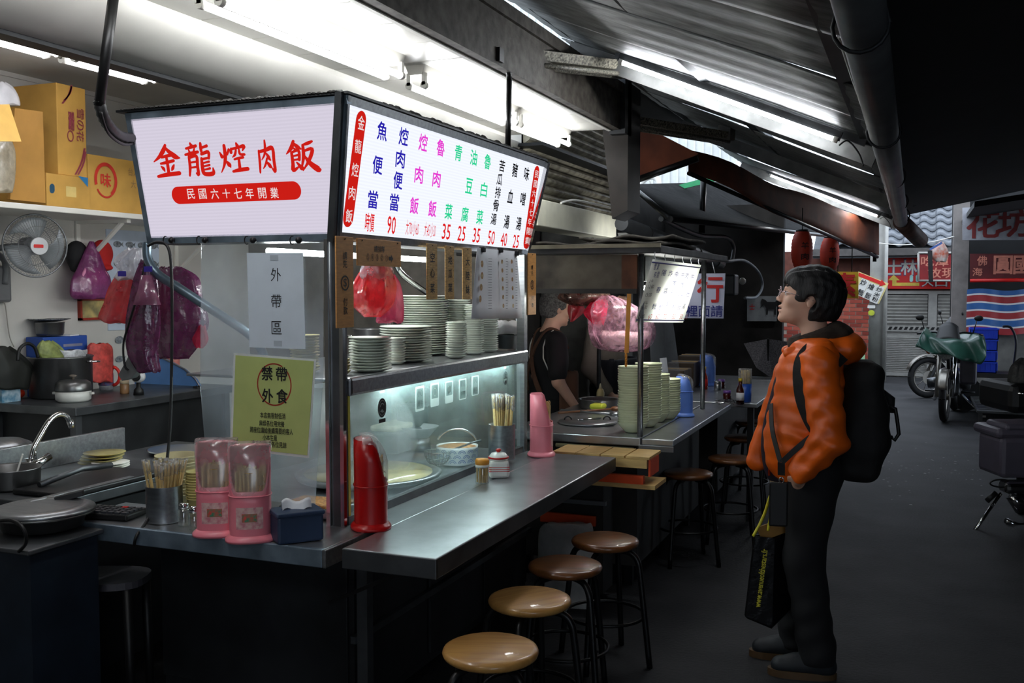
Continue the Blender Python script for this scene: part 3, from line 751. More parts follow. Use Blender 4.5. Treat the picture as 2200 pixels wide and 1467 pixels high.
# brush characters, stroke by stroke (x right, y up, in a 10 x 10 square; start, ..., end with widths)
BRUSH = {
 '金': [[(5.2, 9.8, .5), (4.2, 8.2, .8), (2.4, 6.4, .6), (.2, 5.0, .2)], [(5.0, 9.2, .4), (6.2, 7.8, .7), (8.2, 6.2, .9), (9.8, 5.7, .2)], [(3.2, 6.2, .4), (5, 6.5, .55), (6.8, 6.7, .5)], [(2.6, 4.3, .4), (5, 4.6, .55), (7.4, 5.0, .5)],
        [(5.0, 6.4, .5), (5.0, 3.5, .6), (4.9, .9, .6)], [(2.6, 3.4, .3), (3.3, 2.7, .6), (3.6, 2.0, .3)], [(7.3, 3.7, .3), (6.7, 2.8, .6), (6.2, 2.1, .3)], [(.9, .4, .5), (4, .8, .7), (8.8, 1.1, .7)]],
 '龍': [[(2.6, 9.8, .4), (3.0, 9.0, .7)], [(.8, 8.4, .4), (2.8, 8.7, .5), (4.6, 9.0, .5)], [(1.7, 8.0, .3), (2.0, 7.1, .5)], [(3.9, 8.3, .3), (3.4, 7.2, .5)], [(.2, 6.6, .4), (2.6, 6.9, .6), (5.0, 7.2, .5)],
        [(1.4, 5.9, .5), (1.3, 3, .6), (.7, .4, .4)], [(1.5, 5.7, .5), (4.2, 6.0, .6), (4.1, 3, .6), (4.0, .6, .6), (3.3, 1.0, .3)], [(1.6, 4.2, .3), (4.0, 4.4, .4)], [(1.6, 2.7, .3), (4.0, 2.9, .4)],
        [(6.4, 9.6, .5), (6.3, 8, .6), (6.4, 6.6, .4)], [(6.4, 8.3, .4), (8.6, 8.8, .5)], [(6.2, 6.5, .5), (8.8, 7.0, .6), (8.7, 5.2, .5)], [(6.2, 5.0, .4), (8.7, 5.3, .4)], [(6.0, 5.2, .5), (5.9, 3, .7), (6.0, 1.0, .7), (7.6, .5, .7), (9.6, .8, .7), (9.7, 2.2, .3)],
        [(6.6, 3.9, .3), (8.6, 4.2, .4)], [(6.6, 2.9, .3), (8.6, 3.2, .4)], [(6.6, 1.9, .3), (8.6, 2.2, .4)]],
 '焢': [[(.6, 7.2, .3), (1.2, 5.8, .7)], [(4.0, 8.0, .5), (3.2, 6.4, .4)], [(2.5, 9.4, .6), (2.4, 5.8, .7), (1.6, 3.0, .5), (.2, .6, .2)], [(2.4, 4.4, .3), (3.4, 3.0, .8), (3.8, 2.2, .3)],
        [(7.0, 9.9, .4), (7.3, 9.0, .7)], [(4.9, 8.3, .4), (4.7, 7.0, .6)], [(5.0, 8.1, .5), (7.4, 8.5, .5), (9.6, 8.8, .7), (9.0, 7.5, .3)], [(6.6, 7.8, .4), (6.0, 6.2, .5), (5.0, 5.4, .2)], [(7.7, 7.8, .4), (7.9, 6.3, .5), (9.4, 6.1, .5)],
        [(5.6, 4.7, .4), (7.2, 5.0, .5), (8.8, 5.2, .5)], [(7.2, 4.8, .5), (7.1, 1.6, .6)], [(4.6, .7, .5), (7, 1.1, .7), (9.9, 1.3, .7)]],
 '肉': [[(1.6, 7.0, .5), (1.5, 4, .7), (1.0, .8, .5)], [(1.7, 6.8, .5), (5, 7.2, .6), (8.6, 7.6, .8), (8.6, 4, .8), (8.5, 1.0, .8), (7.2, 1.7, .3)], [(5.2, 9.9, .5), (5.0, 7.6, .7), (4.2, 5.8, .5), (2.6, 4.4, .2)], [(5.2, 6.2, .4), (6.2, 5.0, .8), (7.0, 4.2, .3)],
        [(5.2, 4.6, .5), (4.2, 3.0, .5), (2.8, 1.8, .2)], [(5.0, 3.6, .4), (6.2, 2.6, .8), (7.2, 2.0, .3)]],
 '飯': [[(2.9, 9.8, .5), (2.0, 7.8, .7), (.2, 6.0, .2)], [(2.8, 9.2, .4), (4.0, 8.0, .7), (5.0, 7.3, .3)], [(2.8, 7.6, .3), (3.4, 7.0, .6)], [(1.9, 6.4, .4), (4.2, 6.8, .5), (4.1, 4.0, .5)], [(2.0, 5.2, .3), (4.0, 5.5, .4)], [(2.0, 4.0, .3), (4.0, 4.2, .4)],
        [(1.9, 6.3, .5), (1.9, 3, .6), (1.8, .9, .7), (3.6, 1.8, .3)], [(3.2, 3.2, .3), (4.6, 1.4, .8)], [(8.8, 9.4, .4), (7.4, 8.9, .6), (5.7, 8.5, .3)], [(5.8, 8.4, .5), (5.6, 5, .6), (4.6, 1.6, .3)], [(5.9, 6.6, .4), (8.6, 7.1, .6), (7.4, 4.0, .6), (4.9, .6, .2)],
        [(5.9, 5.2, .3), (7.4, 2.8, .8), (9.9, .7, 1.0), (10.2, 1.2, .2)]],
}
def brush(mb, ch, c, w, h, r, u, lift=.0015, fat=.95):
    r, u, c = Vector(r).normalized(), Vector(u).normalized(), Vector(c); n = r.cross(u)
    for si, stk in enumerate(BRUSH[ch]):
        ps = spline([Vector((x, y, wd)) for x, y, wd in stk], 5); L_, R_ = [], []
        for i, p in enumerate(ps):
            d = ps[min(i + 1, len(ps) - 1)] - ps[max(i - 1, 0)]; d = Vector((d.x, d.y)); d.normalize(); q = Vector((-d.y, d.x)) * max(p.z, .1) * fat
            for lst, s in ((L_, 1), (R_, -1)):
                x, y = p.x + q.x * s, p.y + q.y * s
                lst.append(c + r * ((x / 10 - .5) * w) + u * ((y / 10 - .5) * h) + n * (lift + si * 1e-5))
        for p in (ps[0], ps[-1]):
            q = max(p.z, .1) * fat; mb.add([c + r * (((p.x + q * math.cos(a)) / 10 - .5) * w) + u * (((p.y + q * math.sin(a)) / 10 - .5) * h) + n * (lift + si * 1e-5 + 4e-6) for a in [2 * math.pi * j / 10 for j in range(10)]], [tuple(range(10))])
        k = len(ps); mb.add(L_ + R_, [(i, k + i, k + i + 1, i + 1) for i in range(k - 1)])
    return mb
for ch, x0, x1, y0, y1 in (('金', 332, 391, 311, 380), ('龍', 401, 459, 306, 378), ('焢', 473, 532, 308, 372), ('肉', 553, 596, 302, 374), ('飯', 617, 684, 301, 370)):
    c = on_sign((x0 + x1) / 2, (y0 + y1) / 2); w = (on_sign(x1, (y0 + y1) / 2) - on_sign(x0, (y0 + y1) / 2)).length; h = (on_sign((x0 + x1) / 2, y0) - on_sign((x0 + x1) / 2, y1)).length
    brush(MB(), ch, c, w, h, ux, uz, lift=.0065).obj('brush_character', REDG, name_sign)
c = on_sign(506, 414); w = (on_sign(645, 413) - on_sign(367, 417)).length
bd = pill(MB(), c, w, .062, ux, uz, .0055).obj('red_banner', REDG, name_sign)
for ch, px in zip('民國六十七年開業', (413, 438, 464, 489, 514, 539, 566, 592)):
    text(ch, on_sign(px, 416 - (px - 413) * .012), .032, .036 if ch != '十' else .032, ux, uz, WHG, bd, .006, .0075)

# ---------------------------------------------------------------- menu light box
menu = T('menu_light_box', 'bright white light box listing dishes and prices along the cart front', 'sign', (XG - .05, 3.7, ZT0))
bl, br, tr, tl = Vector((XG, YA, ZT0)), Vector((XG, YB, ZT0)), Vector((XG + FL, YB + .03, ZT1)), Vector((XG + FL, YA - FL, ZT1))
mp_ = lit_panel('lit_menu_panel', (240, 244, 255), 1.06, 1.06, (0, .75, 2.6), (0, -.2, -.55))
mx_, mz_, mn_ = box_sign(menu, bl + Vector((0, .004, 0)), br, tr, tl + Vector((0, .004, 0)), (-.16, 0, 0), mp_, frame=STEEL, vw=.012)
PLM = (bl, mn_)
def on_menu(px, py): return on_plane(px, py, PLM)
mb = MB(); mb.beam(bl + Vector((-.016, -.012, -.005)), tl + Vector((-.016, -.012, .012)), .024, .026, up=(0, 1, 0)); mb.obj('corner_post', STEELD, menu)
mb = MB(); mb.beam(br + Vector((.006, .0, 0)), tr + Vector((.006, 0, 0)), .03, .03, up=(0, 1, 0)); mb.obj('end_post', CHROME, menu)
INKB, INKP, INKG, INKK, INKR = glow_mat('lit_blue', (44, 36, 190), .8), glow_mat('lit_pink', (236, 60, 214), .95), glow_mat('lit_green', (40, 216, 150), .95), glow_mat('lit_black', (14, 14, 16), .4), glow_mat('lit_redprint', (232, 26, 26), .92)
COLS = [(INKB, [('魚', 818, 281), ('便', 808, 354), ('當', 798, 428)]), (INKB, [('焢', 864, 293), ('肉', 857, 341), ('便', 852, 387), ('當', 844, 434)]),
        (INKP, [('焢', 906, 306), ('肉', 897, 375), ('飯', 887, 441)]), (INKP, [('魯', 944, 317), ('肉', 935, 384), ('飯', 926, 448)]),
        (INKG, [('青', 982, 328), ('菜', 961, 454)]), (INKG, [('油', 1015, 338), ('豆', 1005, 399), ('腐', 996, 460)]), (INKG, [('魯', 1045, 347), ('白', 1037, 407), ('菜', 1028, 466)]),
        (INKK, [('苦', 1076, 356), ('瓜', 1071, 385), ('排', 1067, 413), ('骨', 1063, 441), ('湯', 1058, 470)]), (INKK, [('豬', 1104, 365), ('血', 1094, 421), ('湯', 1086, 476)]), (INKK, [('味', 1129, 373), ('噌', 1121, 427), ('湯', 1112, 480)])]
for ci, (mt, chs) in enumerate(COLS):
    for ch, px, py in chs:
        text(ch, on_menu(px, py), .066 if ci < 7 else .062, .062 if ci != 7 else .050, mx_, mz_, mt, menu, .016, .0065, 'dish_character')
for s, px, py, w, h in (('時價', 791, 477, .062, .066), ('90', 838, 483, .062, .066), ('大70/小60', 883, 489, .105, .06), ('大45/小30', 921, 493, .10, .06), ('35', 956, 497, .075, .064), ('25', 989, 501, .075, .064), ('35', 1021, 505, .075, .064), ('50', 1053, 510, .075, .064), ('40', 1080, 514, .075, .064), ('25', 1106, 518, .075, .064)):
    text(s, on_menu(px, py), w, h, mx_, mz_, INKR, menu, .008 if len(s) < 4 else .0, .0065, 'price')
for s, xa, ya, xb, yb, w in (('金龍焢肉飯', 772, 263, 746, 463, .050), ('民國六十七年開業', 1150, 374, 1129, 516, .055)):
    a, b = on_menu(xa, ya), on_menu(xb, yb); h = (a - b).length + w * .95
    r_ = (a - b).normalized(); 
    bn = pill(MB(), (a + b) / 2, w * 1.28, h + .03, r_.cross(mn_) * -1 if False else mx_, r_, .0055).obj('red_banner', REDG, menu)
    for i, ch in enumerate(s):
        c = a.lerp(b, i / (len(s) - 1))
        text(ch, c, w * .82, min(h / len(s) * .74, w * .9), mx_, mz_, WHG, bn, .008, .0078)
# roof sheet and dust of the sign boxes
DUST = M('dust_fluff', (30, 27, 24), .95, var=.4, scale=60, bump=.6, bscale=120)
tp = T('sign_roof', 'dusty sheet lying over both light boxes', 'roof sheet', (-2.2, 3.7, ZT1))
MB().prism([(XB - .03, YA - FL - .015, ZT1 + .002), (XG + FL + .012, YA - FL - .015, ZT1 + .002), (XG + FL + .012, YB + .03, ZT1 + .002), (XB - .03, YB + .03, ZT1 + .002)], (0, 0, .008)).obj('sheet', DARKST, tp)
def dust_line(a, b, n, hmax):
    a, b = Vector(a), Vector(b); ax = (b - a).normalized(); sd = ax.cross(Vector((0, 0, 1))); mb = MB(); R_ = random.Random(3)
    hs = [R_.random() ** 2 * hmax + .003 for _ in range(n + 1)]
    def f(u, v):
        i = min(int(u * n + .5), n); w = math.sin(math.pi * v)
        return a.lerp(b, u) + sd * ((v - .5) * .05 + .01 * math.sin(i * 2.3)) + Vector((0, 0, hs[i] * w))
    return mb.grid(f, n, 4)
dust_line((XB, YA - FL, ZT1 + .008), (XG + FL - .02, YA - FL, ZT1 + .008), 160, .009).obj('dust', DUST, tp)
dust_line((XG + FL - .015, YA - FL + .2, ZT1 + .008), (XG + FL - .015, YB, ZT1 + .008), 200, .016).obj('dust', DUST, tp)
# ---------------------------------------------------------------- kitchen behind and left of the stall
XS = -4.2
zs = U(150, 446, X=XS).z
sh_ = T('wall_shelf', 'long pale wall shelf carrying cartons above the fan', 'shelf', (-4.42, 3.9, zs))
MB().bbox((-4.65, 2.3, zs - .03), (XS, 5.6, zs), .004).obj('board', WHITE, sh_)
for y in (2.6, 4.55, 5.4):
    mb = MB(); mb.beam((-4.63, y, zs - .04), (-4.25, y, zs - .04), .03, .02); mb.beam((-4.63, y, zs - .32), (-4.3, y, zs - .05), .03, .012); mb.beam((-4.64, y, zs - .36), (-4.64, y, zs - .03), .03, .012); mb.obj('bracket', WHITE, sh_)
def ys(px, X=-4.22): return U(px, 400, X=X).y
PURP = M('carton_print', (140, 52, 66), .7, var=.05)
def carton(name, label, x0, x1, y0, y1, z0, z1, group='cartons on the wall shelf', mat=CARD):
    t = T(name, label, 'box', ((x0 + x1) / 2, (y0 + y1) / 2, z0), group=group)
    MB().bbox((x0, y0, z0), (x1, y1, z1), .004).obj('carton', mat, t); return t
z1 = U(126, 375, X=-4.22).z; z2 = U(126, 178, X=-4.22).z
ca = carton('carton', 'tall yellow carton with purple print standing on a flat carton', -4.57, -4.22, ys(126), ys(188), z1 + .002, z2)
R90, UP = Vector((0, 1, 0)), Vector((0, 0, 1))
def cy(px, py, X=-4.218): return U(px, py, X=X)
for i, ch in enumerate('雪の花'): text(ch, cy(172, 245 + i * 24), .055, .05, UP * -1, R90, PURP, ca, .005, .002)
text('澱粉', cy(153, 260), .04, .10, R90, UP, PURP, ca, .01, .002)
mb = MB(); ring(mb, cy(151, 292), .022, .03, .006, R90, UP, .002); mb.obj('oval_mark', PURP, ca)
for x0_, y0_, x1_, y1_ in ((132, 222, 152, 182), (136, 215, 152, 185), (160, 375, 180, 318), (166, 375, 182, 325)):
    a, b = cy(x0_, y0_, -4.216), cy(x1_, y1_, -4.216); mb = MB(); ps = [a.lerp(b, k / 6) + R90 * .012 * math.sin(math.pi * k / 6) for k in range(7)]
    mb.add(ps + [p + R90 * .012 for p in ps], [(k, k+1, k+8, k+7) for k in range(6)]); mb.obj('stripe', PURP, ca)
cb = carton('carton', 'flat carton with a blue corner under the tall yellow one', -4.58, -4.205, ys(95), ys(189), zs, z1)
mb = MB(); mb.add([cy(168, 378, -4.203), cy(189, 382, -4.203), cy(189, 402, -4.203)], [(0, 1, 2)]); mb.obj('blue_corner', M('carton_blue', (40, 120, 170), .7), cb)
mb = MB(); pill(mb, cy(153, 412, -4.203), .07, .055, R90, UP, 0, .004); mb.obj('paper_label', M('label_pale', (206, 180, 110), .7), cb)
mb = MB(); pill(mb, U(112, 405, Y=ys(95) - .002), .035, .05, Vector((1, 0, 0)), UP, 0); mb.obj('blue_logo', M('carton_blue2', (50, 110, 150), .7), cb)
cc = carton('carton', 'yellow carton with a red brush ring beside the sign', -4.58, -4.22, ys(190), ys(190) + .55, zs, U(200, 332, X=-4.22).z)
c = cy(227, 387); mb = MB(); ring(mb, c, .085, .098, .02, R90, UP, .002, 40, -60, 200); ring(mb, c, .082, .1, .01, R90, UP, .002, 30, 215, 300); mb.obj('brush_ring', M('carton_red', (190, 44, 30), .7), cc)
text('味', c, .075, .075, R90, UP, MATS['carton_red'], cc, .012, .002)
for i, s in enumerate(('台人', '大')): text(s, cy(286, 370 + i * 26), .08 if i == 0 else .04, .045, R90, UP, M('carton_faint', (140, 110, 70), .7), cc, 0, .002)
# opened carton at the picture edge, with flap, and a bag of noodles in it
co_ = T('open_carton', 'opened yellow carton with a raised flap at the shelf end', 'box', (-4.4, 3.4, zs), group='cartons on the wall shelf')
ya_, yb_ = ys(30), ys(97)
MB().prism([U(32, 232, X=-4.25), U(92, 240, X=-4.20), U(98, 436, X=-4.2), U(22, 428, X=-4.25)], (-.02, 0, 0)).obj('side_panel', CARDD, co_)
MB().prism([U(-40, 225, X=-4.1), U(20, 224, X=-4.14), U(46, 304, X=-4.02), U(-40, 303, X=-4.0)], (-.012, 0, 0)).obj('flap', M('cardboard_light', (222, 178, 92), .7, var=.06), co_)
t = T('wrapped_noodles', 'clear bag of white wrapped goods in the opened carton', 'bag', U(8, 416, X=-4.2))
bag_loft([(300, -20, 22), (330, -35, 30), (380, -35, 30), (412, -30, 24)], .5, X=-4.22, amp=.06).obj('bag', film_mat('film_cream', (226, 218, 196), .85), t)
t = T('white_sack', 'white sack lying on top of the opened carton', 'bag', U(0, 220, X=-4.3))
bag_loft([(178, -20, 10), (190, -30, 26), (212, -30, 38), (226, -30, 40)], .5, X=-4.3, amp=.05).obj('sack', M('sack_white', (224, 224, 228), .7), t)

# wall fan
fc = U(76, 528, X=-4.33); fn_ = Vector((.93, -.36, -.06)).normalized(); fu, fv, _ = frame_of(fn_)
fan = T('wall_fan', 'grey wall fan with wire cage and red label under the shelf', 'fan', fc)
R0 = .165
WIRE = M('fan_wire', (120, 122, 124), .4, .6); FANP = M('fan_plastic', (104, 106, 108), .4, var=.1)
for nm, s in (('front_guard', 1), ('rear_guard', -1)):
    mb = MB(); mb.tube([fc + (fu * math.cos(2 * math.pi * i / 40) + fv * math.sin(2 * math.pi * i / 40)) * R0 for i in range(41)], .005 if s > 0 else .0035, 6, False)
    for i in range(64):
        a = 2 * math.pi * i / 64; dr = fu * math.cos(a) + fv * math.sin(a); sw = fu * -math.sin(a) + fv * math.cos(a)
        mb.tube([fc + dr * .045 + fn_ * .05 * s, fc + dr * .11 + sw * .012 + fn_ * .045 * s, fc + dr * R0], .0009, 4, False)
    mb.tube([fc + (fu * math.cos(2 * math.pi * i / 30) + fv * math.sin(2 * math.pi * i / 30)) * .105 + fn_ * .048 * s for i in range(31)], .0018, 4, False)
    mb.obj(nm, WIRE, fan)
BLD = M('fan_blade', (150, 156, 160), .25, var=.05, alpha=.75)
for k in range(3):
    a0 = 2 * math.pi * k / 3 + .4; mb = MB()
    def bl_(u, v, a0=a0):
        r = .035 + .115 * u; a = a0 + (v - .5) * (1.0 + .7 * u) + .5 * u; return fc + (fu * math.cos(a) + fv * math.sin(a)) * r + fn_ * ((v - .5) * .035)
    mb.grid(bl_, 6, 6); mb.obj('blade', BLD, fan, solid=.002)
mb = MB(); mb.cyl(fc - fn_ * .02, fc + fn_ * .035, .035, .03, 20); mb.obj('hub', FANP, fan)
cp = MB(); cp.cyl(fc + fn_ * .05, fc + fn_ * .056, .047, .044, 24); cp = cp.obj('badge', M('badge_grey', (188, 190, 192), .4), fan)
mb = MB(); q1 = Vector((fn_.y, -fn_.x, 0)).normalized(); q1 = -q1 if q1.dot(RIGHT) < 0 else q1; pill(mb, fc + fn_ * .058 - q1 * .006, .05, .018, q1, fn_.cross(q1) * (1 if fn_.cross(q1).z > 0 else -1), 0, .004); mb.obj('red_label', REDINK, cp)
mb = MB(); mb.cyl(fc - fn_ * .02, fc - fn_ * .14, .05, .04, 16); mb.obj('motor', FANP, fan)
b0 = U(4, 610, X=-4.62); mb = MB(); mb.tube(spline([fc - fn_ * .1, fc + Vector((-.2, -.08, -.02)), b0 + Vector((.03, 0, .12)), b0 + Vector((.02, 0, 0))], 5), .018, 10); mb.obj('arm', FANP, fan)
MB().bbox(b0 + Vector((-.03, -.05, -.1)), b0 + Vector((.02, .05, .1)), .015).obj('wall_plate', FANP, fan)
MB().tube(spline([b0 + Vector((.01, 0, -.1)), U(12, 660, X=-4.63), U(20, 720, X=-4.63), U(30, 745, X=-4.63)], 5), .003, 5).obj('cord', M('cord_pale', (150, 146, 138), .6), fan)

# caps and bag on a hook
hk = U(196, 516, X=-4.6)
for nm, lab, col, sgn, c in (('baseball_cap', 'black cap hanging beside the purple bag', (14, 14, 18), -1, U(165, 548, X=-4.56)), ('baseball_cap', 'red cap hanging beside the purple bag', (176, 22, 20), 1, U(219, 545, X=-4.56))):
    t = T(nm, lab, 'cap', c, group='caps on the hook'); m_ = M('cap_' + lab[:3], col, .8, var=.1)
    def capf(p, s=sgn):
        b = sd_ell(p, (0, 0, 0), (.05, .075, .085)); b = smax(b, -(p[..., 1] * s + .02) * 1.0 - 1, .02)
        v = sd_ell(p, (.02, -s * .01, -.085), (.05, .06, .02)); return smin(b, v, .03)
    solid_obj('crown', capf, (-.09, -.12, -.13), (.1, .12, .11), .009, m_, t)
t = T('purple_bag', 'translucent purple bag hanging from a hook on the kitchen wall', 'bag', hk)
bag_loft([(520, 192, 201), (545, 180, 212), (580, 166, 224), (600, 156, 233), (630, 154, 235), (641, 162, 232)], .45, X=-4.5, folds=6, amp=.07).obj('bag', film_mat('film_purple', (170, 84, 150), .85), t)
bag_loft([(575, 182, 214), (590, 172, 230), (612, 170, 233)], .3, X=-4.48, amp=.03).obj('pink_packet', M('packet_pink', (214, 132, 172), .6), t)

# poster of sea fish, small framed picture, cable duct
pg = T('fish_poster', 'pale blue poster with drawings of sea fish on the kitchen wall', 'poster', U(265, 600, X=-4.64))
y0, y1 = U(230, 600, X=-4.645).y, U(230, 600, X=-4.645).y + .46; zt, zb = U(232, 492, X=-4.645).z, U(238, 710, X=-4.645).z
MB().bbox((-4.65, y0, zb), (-4.643, y1, zt), .002).obj('sheet', M('poster_blue', (186, 198, 214), .6, var=.04), pg)
FISHM = M('fish_ink', (74, 80, 88), .7, scale=60, col2=(140, 146, 150))
for r_ in range(7):
    for c_ in range(4):
        ce = Vector((-4.6425, y0 + .09 + c_ * .105, zt - .09 - r_ * .12)); mb = MB()
        out = [(.036 * math.cos(a) , .02 * math.sin(a) * (1 + .2 * (r_ % 2))) for a in [2 * math.pi * k / 14 for k in range(14)]]
        mb.add([ce + R90 * x + UP * z for x, z in out], [tuple(range(14))]); mb.add([ce + R90 * x + UP * z for x, z in ((.028, 0), (.052, .018), (.046, 0), (.052, -.018))], [(0, 1, 2, 3)]); mb.obj('fish_drawing', FISHM, pg)
mb = MB(); ring(mb, Vector((-4.642, y0 + .12, zt - .42)), .05, .035, .008, R90, UP, .0); mb.obj('red_oval', REDINK, pg)
t = T('framed_picture', 'small red-framed picture below the purple bag', 'picture', U(198, 665, X=-4.63))
a, b = U(170, 641, X=-4.635), U(228, 686, X=-4.635)
FRR = M('frame_red', (150, 50, 34), .5)
for lo, hi in (((a.y, b.z), (b.y, b.z + .014)), ((a.y, a.z - .014), (b.y, a.z)), ((a.y, b.z), (a.y + .014, a.z)), ((b.y - .014, b.z), (b.y, a.z))):
    MB().box((-4.65, lo[0], lo[1]), (-4.625, hi[0], hi[1])).obj('frame_bar', FRR, t)
MB().box((-4.648, a.y + .01, b.z + .01), (-4.636, b.y - .01, a.z - .01)).obj('print', M('print_photo', (120, 118, 90), .4, scale=14, col2=(206, 186, 120)), t)

# back table with its pots
ZK = .95
kt = T('kitchen_table', 'dark steel kitchen table crowded with pots', 'table', (-4.3, 4.3, 0))
MB().bbox((-4.62, 3.86, ZK - .045), (-3.98, 5.15, ZK), .004).obj('table_top', STEELD, kt)
MB().box((-4.58, 3.92, .15), (-4.03, 5.08, ZK - .05)).obj('cabinet', DARKST, kt)
for x, y in ((-4.58, 3.9), (-4.02, 3.9), (-4.02, 5.1), (-4.58, 5.1)): MB().box((x - .02, y - .02, 0), (x + .02, y + .02, ZK - .045)).obj('leg', STEELD, kt)
def at(px, py, z=ZK): return U(px, py, Z=z)
POT = M('pot_steel', (120, 120, 120), .35, .9, var=.12)
c = at(132, 852); t = T('stock_pot', 'large steel stock pot with two loop handles on the kitchen table', 'pot', c)
MB().lathe([(.155, 0), (.165, .01), (.168, .22), (.176, .228), (.17, .232), (.16, .22), (.158, .03), (0, .03)], c, 32).obj('body', POT, t)
for s in (-1, 1):
    q = c + RIGHT * .165 * s + UP * .2; MB().tube(arc(q, RIGHT * .05 * s, FWD * .045, -90, 90, 8), .006, 8).obj('handle', CHROME, t)
MB().sphere(c + UP * .2, .155, 20, 8, (1, 1, .05)).obj('broth', M('dark_broth', (40, 30, 22), .3), t)
c = at(158, 862); t = T('rice_pot', 'small white pot with glass-knobbed steel lid before the stock pot', 'pot', c)
MB().lathe([(.075, 0), (.09, .012), (.092, .06)], c, 28).obj('body', M('enamel_white', (206, 206, 200), .3), t)
MB().lathe([(.093, .058), (.095, .064), (.09, .1), (.07, .115), (.02, .12)], c, 28).obj('lid', POT, t)
MB().lathe([(.008, .118), (.008, .13), (.022, .138), (.014, .145)], c, 14).obj('knob', M('knob_brown', (110, 100, 90), .4), t)
for s in (-1, 1): MB().cbox(c + RIGHT * .095 * s + UP * .045, (.03, .02, .012)).obj('handle', MATS['enamel_white'], t)
c = at(40, 856); t = T('tomato', 'bright red tomato on the kitchen table', 'tomato', c)
MB().sphere(c + UP * .028, .034, 16, 10, (1, 1, .82)).obj('fruit', M('tomato_red', (200, 50, 24), .3), t)
MB().lathe([(.012, .054), (.002, .062)], c, 6).obj('stem', M('leaf_green', (60, 90, 40), .6), t)
c = at(228, 838); t = T('sippy_cup', 'clear child cup with red lid and red handle', 'cup', c)
MB().lathe([(.036, 0), (.04, .01), (.042, .12)], c, 20).obj('cup', pane_mat('cup_clear', (190, 190, 200), .5, .1, .1, 30, .2), t)
MB().lathe([(.045, .118), (.046, .15), (.03, .165), (.012, .185), (.008, .2)], c, 20).obj('lid', M('cup_red', (196, 40, 32), .4), t)
MB().tube(arc(c + RIGHT * .042 + UP * .085, RIGHT * .042, UP * .055, -90, 90, 8), .010, 8).obj('handle', MATS['cup_red'], t)
MB().lathe([(.041, .03), (.0435, .032), (.0435, .1), (.041, .102)], c, 20).obj('printed_band', M('cup_print', (150, 50, 50), .5, scale=50, col2=(70, 120, 170)), t)
c = at(249, 812); c.x = max(c.x, -4.55); t = T('pink_mug', 'pink plastic jug with grille lid behind the child cup', 'jug', c)
MB().lathe([(.04, 0), (.045, .01), (.048, .13), (.05, .15), (.03, .165)], c, 20).obj('jug', M('jug_pink', (206, 130, 120), .5), t)
MB().lathe([(.05, .15), (.05, .165), (.02, .172)], c, 20).obj('lid', M('jug_lid', (190, 110, 104), .5), t)
c = at(268, 846); t = T('sauce_jar', 'small brown sauce jar with pale lid', 'jar', c)
MB().lathe([(.024, 0), (.026, .01), (.026, .055), (.02, .065)], c, 14).obj('jar', M('jar_brown', (140, 104, 70), .25), t)
MB().lathe([(.026, .06), (.026, .08), (.02, .082)], c, 14).obj('lid', M('jar_lid', (200, 180, 150), .5), t)
c = at(298, 848); t = T('hand_grinder', 'white and black hand grinder at the table end', 'grinder', c)
MB().lathe([(.03, 0), (.026, .03), (.012, .045), (.012, .08)], c, 16).obj('base', BLACKP, t)
MB().sphere(c + UP * .105, .04, 16, 10, (1, 1, .9)).obj('head', M('grinder_white', (200, 200, 202), .35), t)
mb = MB(); mb.cyl(c + UP * .105 - FWD * .034, c + UP * .105 - FWD * .044, .026, .022, 16); mb.obj('dial', BLACKP, t)
c = at(137, 800); c.x = -4.55; c.y = U(137, 790, X=-4.52).y; c.z = ZK; zt = U(137, 722, X=-4.52).z
t = T('blue_carton', 'blue printed carton behind the stock pot', 'box', c)
MB().bbox((-4.63, c.y - .16, ZK), (-4.50, c.y + .16, zt), .004).obj('carton', M('carton_bluebox', (30, 70, 150), .55, var=.1), t)
for i in range(3): MB().box((-4.499, c.y - .02, zt - .06 - i * .05), (-4.4975, c.y + .12, zt - .045 - i * .05)).obj('printed_line', M('print_grey', (120, 120, 140), .6), t)
MB().box((-4.62, c.y - .0, zt), (-4.5, c.y + .1, zt + .006), (0, 0, .3)).obj('paper', PAPER, t)
c2 = Vector((-4.565, c.y - .05, zt + .008)); t = T('strainer_pot', 'small steel pot with perforated tray on the blue carton', 'pot', c2)
MB().lathe([(.07, 0), (.075, .01), (.078, .07), (.083, .074)], c2, 24).obj('body', POT, t)
MB().lathe([(.06, .078), (.11, .09), (.112, .094), (.06, .086)], c2, 24).obj('tray', M('tray_steel', (170, 172, 176), .3, .8, scale=120, col2=(60, 60, 62)), t)
MB().tube([c2 + UP * .09 - RIGHT * .1, c2 + UP * .1 - RIGHT * .15, c2 + UP * .085 - RIGHT * .14], .006, 6).obj('handle', BLACKM, t)
for nm, lab, cat, lv, col in (('vegetable_bag', 'bag of green vegetables left of the blue carton', 'bag', [(733, 90, 112), (745, 82, 128), (760, 80, 140), (770, 85, 145)], (130, 140, 80)),
                              ('red_packet', 'red and clear packet right of the blue carton', 'packet', [(738, 195, 230), (748, 188, 240), (770, 190, 242)], (190, 70, 64)),
                              ('white_tub', 'white plastic tub in front of the blue carton', 'tub', [(752, 112, 186), (760, 114, 186), (775, 118, 182)], (200, 202, 206))):
    b = U((lv[-1][1] + lv[-1][2]) / 2, lv[-1][0], X=-4.48); t = T(nm, lab, cat, b)
    lv = lv + [(lv[-1][0] + 30, lv[-1][1], lv[-1][2]), (lv[-1][0] + 50, lv[-1][1], lv[-1][2])]
    bag_loft(lv, .3, X=-4.46, amp=.08 if cat == 'bag' else .03).obj('body', M(nm + '_mat', col, .5, var=.25, scale=30), t)
